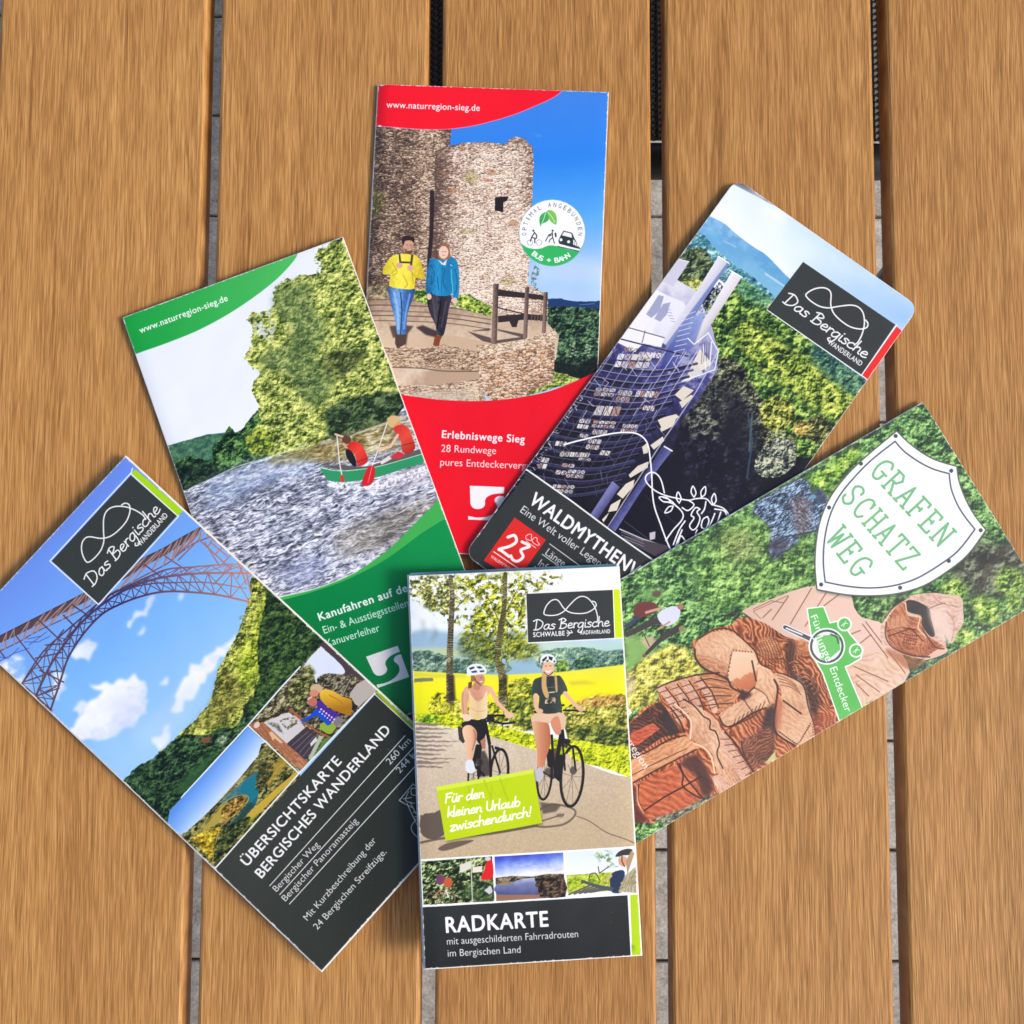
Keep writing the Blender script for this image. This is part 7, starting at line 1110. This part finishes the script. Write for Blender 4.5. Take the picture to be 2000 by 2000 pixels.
# ---------------------------------------------------------------- brochures
def outline(w, h, r):
    if not r: return [(0, 0), (w, 0), (w, h), (0, h)]
    out = []
    for cx, cy, a0 in [(w - r, r, -90), (w - r, h - r, 0), (r, h - r, 90), (r, r, 180)]:
        for k in range(5): a = R_(a0 + 22.5 * k); out.append((cx + r * math.cos(a), cy + r * math.sin(a)))
    return out
def brochure(key, name, label, cat, regions, group, art, radius=0.0, leaves_n=6, spine=.0006, spine_w=.006, over=.0003, edge=None, gloss=.34, back_mat=None, lift=(0, 0)):
    S = SPEC[key]; w, h, t = S['w'], S['h'], S['t']; P = Print(w, h, S['hom']); art(P)
    u, v = Vector(S['u']), Vector(S['v']); n = u.cross(v).normalized(); v = n.cross(u)
    base = Vector(S['org']) + Vector((0, 0, TOP)) - n * t
    root = empty(name, base, label, cat, group); root.rotation_euler = Matrix((u, v, n)).transposed().to_euler()
    def drop(x, y, zr):
        d = spine * max(0, 1 - x / spine_w) ** 2 + .0002 * max(max(0, 1 - (w - x) / .004), max(0, 1 - y / .004), max(0, 1 - (h - y) / .004)) ** 2
        return -d * zr / t + max(0, (y / h - .5) / .5) ** 2 * (lift[0] * (1 - x / w) + lift[1] * x / w)
    mat = print_mat(name + "_print", P, gloss, .6 if key == 'graf' else .3)
    def subdiv(q, st=.006):
        r_ = []
        for a, b_ in zip(q, q[1:] + q[:1]):
            k_ = max(1, int(math.ceil(math.hypot(b_[0] - a[0], b_[1] - a[1]) / st))); r_ += [(a[0] + (b_[0] - a[0]) * i / k_, a[1] + (b_[1] - a[1]) * i / k_) for i in range(k_)]
        return r_
    out = subdiv(outline(w, h, radius), .004)
    # grid of points inside the outline, then the printed regions as a flush partition
    xs = sorted(set([.001, .002, .003, .0045, .006] + list(np.linspace(.012, w - .006, 12)) + [w - .004, w - .002])); ys = sorted(set([.002, .004] + list(np.linspace(.012, h - .012, 22)) + [h - .004, h - .002]))
    pts = [Vector(p) for p in out]; faces = [list(range(len(out)))]
    names = ["cover_sheet"]
    for rn, poly in regions:
        q = [(float(np.clip(a, 0, w)), float(np.clip(b_, 0, h))) for a, b_ in P.uv(poly)]
        if radius: q = [(min(max(a, 0.0002), w - .0002), min(max(b_, .0002), h - .0002)) for a, b_ in q]
        cl = [q[0]]
        for p in q[1:]:
            if math.hypot(p[0] - cl[-1][0], p[1] - cl[-1][1]) > 2e-5: cl.append(p)
        if math.hypot(cl[0][0] - cl[-1][0], cl[0][1] - cl[-1][1]) < 2e-5: cl.pop()
        ar = sum(cl[i][0] * cl[(i + 1) % len(cl)][1] - cl[(i + 1) % len(cl)][0] * cl[i][1] for i in range(len(cl)))
        if ar < 0: cl = cl[::-1]
        cl = subdiv(cl)
        s = len(pts); pts += [Vector(p) for p in cl]; faces.append(list(range(s, s + len(cl)))); names.append(rn)
    rr = radius * .3
    for x in xs:
        for y in ys:
            if rr < x < w - rr and rr < y < h - rr: pts.append(Vector((x, y)))
    if spine > .0004:
        for x in (.0007, .0015, .0025, .0035, .005):
            for y in np.arange(.003, h - .003, .0035): pts.append(Vector((x + .00003, float(y))))
    vo, eo, fo, ov, oe, of = delaunay_2d_cdt(pts, [], faces, 1, 1e-6)
    groups = {}
    for f, ids in zip(fo, of):
        if 0 in ids: groups.setdefault(max(ids), []).append(f)
    # covers and leaves
    def slab(bm, z0, z1, dx=0.0, dy=0.0, grow=0.0):
        X = [0, .0007, .0015, .0025, .0035, .005, .006, w * .2, w * .35, w * .5, w * .65, w * .8, w - .004, w - .002, w]; Y = [0, .002, .004, h * .25, h * .5] + [h * (.5 + .045 * k) for k in range(1, 11)] + [h - .004, h - .002, h]
        def pos(x, y, z):
            gx = x + dx + grow * (2 * x / w - 1); gy = y + dy + grow * (2 * y / h - 1)
            return (gx, gy, z + drop(x, y, z))
        if radius:
            o2 = outline(w, h, radius); a = [bm.verts.new(pos(x, y, z0)) for x, y in o2]; c = [bm.verts.new(pos(x, y, z1)) for x, y in o2]; m_ = len(o2)
            for k in range(m_): bm.faces.new((a[k], a[(k + 1) % m_], c[(k + 1) % m_], c[k]))
            bm.faces.new(a[::-1]); bm.faces.new(c); return
        G0 = [[bm.verts.new(pos(x, y, z0)) for y in Y] for x in X]; G1 = [[bm.verts.new(pos(x, y, z1)) for y in Y] for x in X]
        for i in range(len(X) - 1):
            for j in range(len(Y) - 1): bm.faces.new((G1[i][j], G1[i + 1][j], G1[i + 1][j + 1], G1[i][j + 1])); bm.faces.new((G0[i][j], G0[i][j + 1], G0[i + 1][j + 1], G0[i + 1][j]))
        for i in range(len(X) - 1): bm.faces.new((G0[i][0], G0[i + 1][0], G1[i + 1][0], G1[i][0])); bm.faces.new((G0[i + 1][-1], G0[i][-1], G1[i][-1], G1[i + 1][-1]))
        for j in range(len(Y) - 1): bm.faces.new((G0[0][j + 1], G0[0][j], G1[0][j], G1[0][j + 1])); bm.faces.new((G0[-1][j], G0[-1][j + 1], G1[-1][j + 1], G1[-1][j]))
    ct = .00026
    bm = bmesh.new(); slab(bm, t - ct, t - .00014); cover = mesh_ob("front_cover", bm, paper, root)
    rr_ = random.Random(len(key) * 7 + 3); z = .0003; dz = (t - ct - .0005) / leaves_n; bm = bmesh.new()
    for k in range(leaves_n): slab(bm, z + dz * k + .00002, z + dz * (k + .82), rr_.uniform(-over, over) * .5, rr_.uniform(-over, over) * .5, over * rr_.uniform(.1, 1))
    mesh_ob("inner_leaves", bm, paper, root)
    bm = bmesh.new(); slab(bm, 0, .00026, 0, 0, over * .6); mesh_ob("back_cover", bm, back_mat or paper, root)
    for gid in sorted(groups):
        vid = {}; vl = []; fl = []
        for f in groups[gid]:
            ids = []
            for i in f:
                if i not in vid: vid[i] = len(vl); x, y = vo[i]; vl.append((x, y, t + drop(x, y, t)))
                ids.append(vid[i])
            p = [vl[i] for i in ids]; ar = (p[1][0] - p[0][0]) * (p[2][1] - p[0][1]) - (p[1][1] - p[0][1]) * (p[2][0] - p[0][0])
            if abs(ar) < 1e-12: continue
            fl.append(ids if ar > 0 else ids[::-1])
        me = bpy.data.meshes.new(names[gid]); me.from_pydata(vl, [], fl); me.materials.append(mat)
        uvl = me.uv_layers.new(name="UVMap"); co = np.array(vl); li = np.zeros(len(me.loops), int); me.loops.foreach_get('vertex_index', li)
        uvs = co[li][:, :2] / np.array([w, h]); uvl.data.foreach_set('uv', uvs.ravel().astype(np.float32))
        for p in me.polygons: p.use_smooth = True
        me.update(); link(bpy.data.objects.new(names[gid], me), cover)
    if edge is not None:
        bm = bmesh.new(); slab2 = edge['box']; box(bm, *slab2); mesh_ob("folded_edge", bm, edge['mat'], root)
    return root

A, B, C_, D_, E_, F_, G_, H_, I_, J_, K_, L_, M_, O_ = FA, FB, FC, FD, FE, FF, FG, FH, FI, FJ, FK, FL, FM, FO
c0 = A((1375, 1156))[0]
reg_red = [("cover_picture", A((-200, -200), (2400, -200), (2400, 4000), (-200, 4000))),
    ("header_band", [(650, 60), (1120, 60)] + smooth(A((1445, 203), (1330, 277), (1150, 352), (950, 412), (790, 446), (610, 461), (400, 453), (170, 430), (-300, 380)), 2)),
    ("title_band", smooth(B((-300, 540), (330, 588), (560, 618), (770, 632), (900, 632), (1050, 622), (1200, 600), (1350, 568), (1600, 468), (2000, 330)), 2) + [(1300, 1300), (500, 1300)]),
    ("badge", [(c0[0] + 64.3 * math.cos(a), c0[1] + 64.3 * math.sin(a)) for a in np.linspace(0, 2 * math.pi, 28, endpoint=False)])]
reg_green = [("cover_picture", [(0, 0), (2000, 0), (2000, 2000), (0, 2000)]),
    ("header_band", smooth(C_((1345, 100), (1330, 160), (1270, 270), (1120, 415), (880, 585), (620, 725), (350, 830), (130, 890)), 2) + [(150, 640), (100, 500), (560, 380)]),
    ("title_band", smooth(D_((300, 1390), (520, 1330), (700, 1288), (1000, 1172), (1250, 1000), (1450, 800), (1600, 640), (1700, 560)), 2) + [(1200, 1330), (560, 1600), (400, 1300)])]
reg_wald = [("cover_picture", [(0, 0), (2000, 0), (2000, 2000), (0, 2000)]), ("title_band", E_((300, 970), (528, 1105), (820, 1310), (1100, 1522), (1385, 1718), (2100, 2190), (1600, 3000), (-600, 3000), (-600, 1500))),
    ("number_tile", E_((432, 1416), (642, 1568), (440, 1850), (224, 1706))), ("logo_panel", F_((1133, 660), (1757, 1085), (1525, 1420), (890, 980))), ("colour_strip", F_((1762, 1095), (1805, 1128), (1570, 1455), (1530, 1424)))]
reg_graf = [("cover_picture", [(800, 700), (2200, 700), (2200, 2000), (800, 2000)]),
    ("shield", smooth(M_((1090, 95), (1280, 260), (1555, 372)), 4)[:-1] + smooth(M_((1555, 372), (1620, 620), (1780, 868)), 4)[:-1] + smooth(M_((1780, 868), (1480, 1190), (1100, 1360), (900, 1378), (700, 1370), (470, 1330)), 3)[:-1] + smooth(M_((470, 1330), (465, 960), (580, 600), (880, 270), (1090, 95)), 4)[:-1]),
    ("ribbon", G_((912, 990), (985, 980), (1015, 1058), (1050, 1050), (1085, 1075), (1110, 1110), (1170, 1180), (1160, 1220), (1110, 1250), (1085, 1260), (1170, 1460), (1066, 1520), (985, 1290), (950, 1230)))]
reg_uber = [("cover_picture", [(-400, 700), (1200, 700), (1200, 2100), (-400, 2100)]), ("title_band", I_((0, 1430), (228, 1206), (772, 590), (1290, 45), (1600, -260), (2400, 300), (1600, 2400), (900, 2600))),
    ("small_picture", I_((-60, 795), (430, 275), (765, 590), (220, 1200))), ("small_picture", I_((438, 262), (780, -130), (1290, 30), (776, 582))),
    ("logo_panel", H_((352, 745), (882, 168), (1192, 440), (665, 1030))), ("colour_strip", H_((912, 125), (1232, 405), (1198, 440), (884, 158))), ("colour_strip", I_((1283, 42), (1310, 12), (1700, 380), (1680, 440)))]
reg_rad = [("cover_picture", [(700, 1000), (1400, 1000), (1400, 2000), (700, 2000)]), ("title_band", K_((60, 1212), (1722, 1116), (1748, 1700), (60, 1900))), ("colour_strip", K_((1742, 1114), (1900, 1106), (1900, 1700), (1760, 1700))),
    ("small_picture", K_((166, 862), (700, 822), (716, 1160), (182, 1188))), ("small_picture", K_((718, 824), (1236, 794), (1252, 1128), (732, 1160))), ("small_picture", K_((1255, 792), (1768, 758), (1790, 1098), (1270, 1128))),
    ("note", K_((278, 298), (1010, 165), (1078, 570), (348, 706))), ("logo_panel", J_((958, 270), (1612, 240), (1625, 603), (972, 637))), ("colour_strip", J_((1618, 236), (1672, 234), (1692, 600), (1630, 604)))]
GRP = "tourist brochures fanned out on the table"
brochure('red', "brochure", "red brochure with a round stone tower, two walkers and a round bus and train badge", "brochure", reg_red, GRP, art_red, leaves_n=7, spine=.0014, lift=(.0002, .0018))
brochure('green', "brochure", "green brochure with a red and green canoe scene on a river below trees", "brochure", reg_green, GRP, art_green, leaves_n=5, spine=.0005, lift=(.0014, .0003))
brochure('wald', "brochure", "brochure with rounded corners, a steel and timber lookout tower and a red number 23", "brochure", reg_wald, GRP, art_wald, radius=.0052, leaves_n=3, spine=.0)
brochure('graf', "brochure", "brochure with a white shield over a carved timber knight in a green wood", "brochure", reg_graf, GRP, art_graf, leaves_n=3, spine=.0, gloss=.4, lift=(.0004, .0020))
brochure('uber', "brochure", "folded map with a steel arch railway bridge under blue sky and a dark title field", "map", reg_uber, GRP, art_uber, leaves_n=9, spine=.0003, over=.0006, lift=(.0012, .0002))
brochure('rad', "brochure", "folded map with two women on bicycles, lying on top of the other brochures", "map", reg_rad, GRP, art_rad, leaves_n=12, spine=.0004, over=.0006, edge=dict(box=(.0006, SPEC['rad']['w'] - .0008, SPEC['rad']['h'] + .0002, SPEC['rad']['h'] + .0013, .0022, .0041), mat=teal))
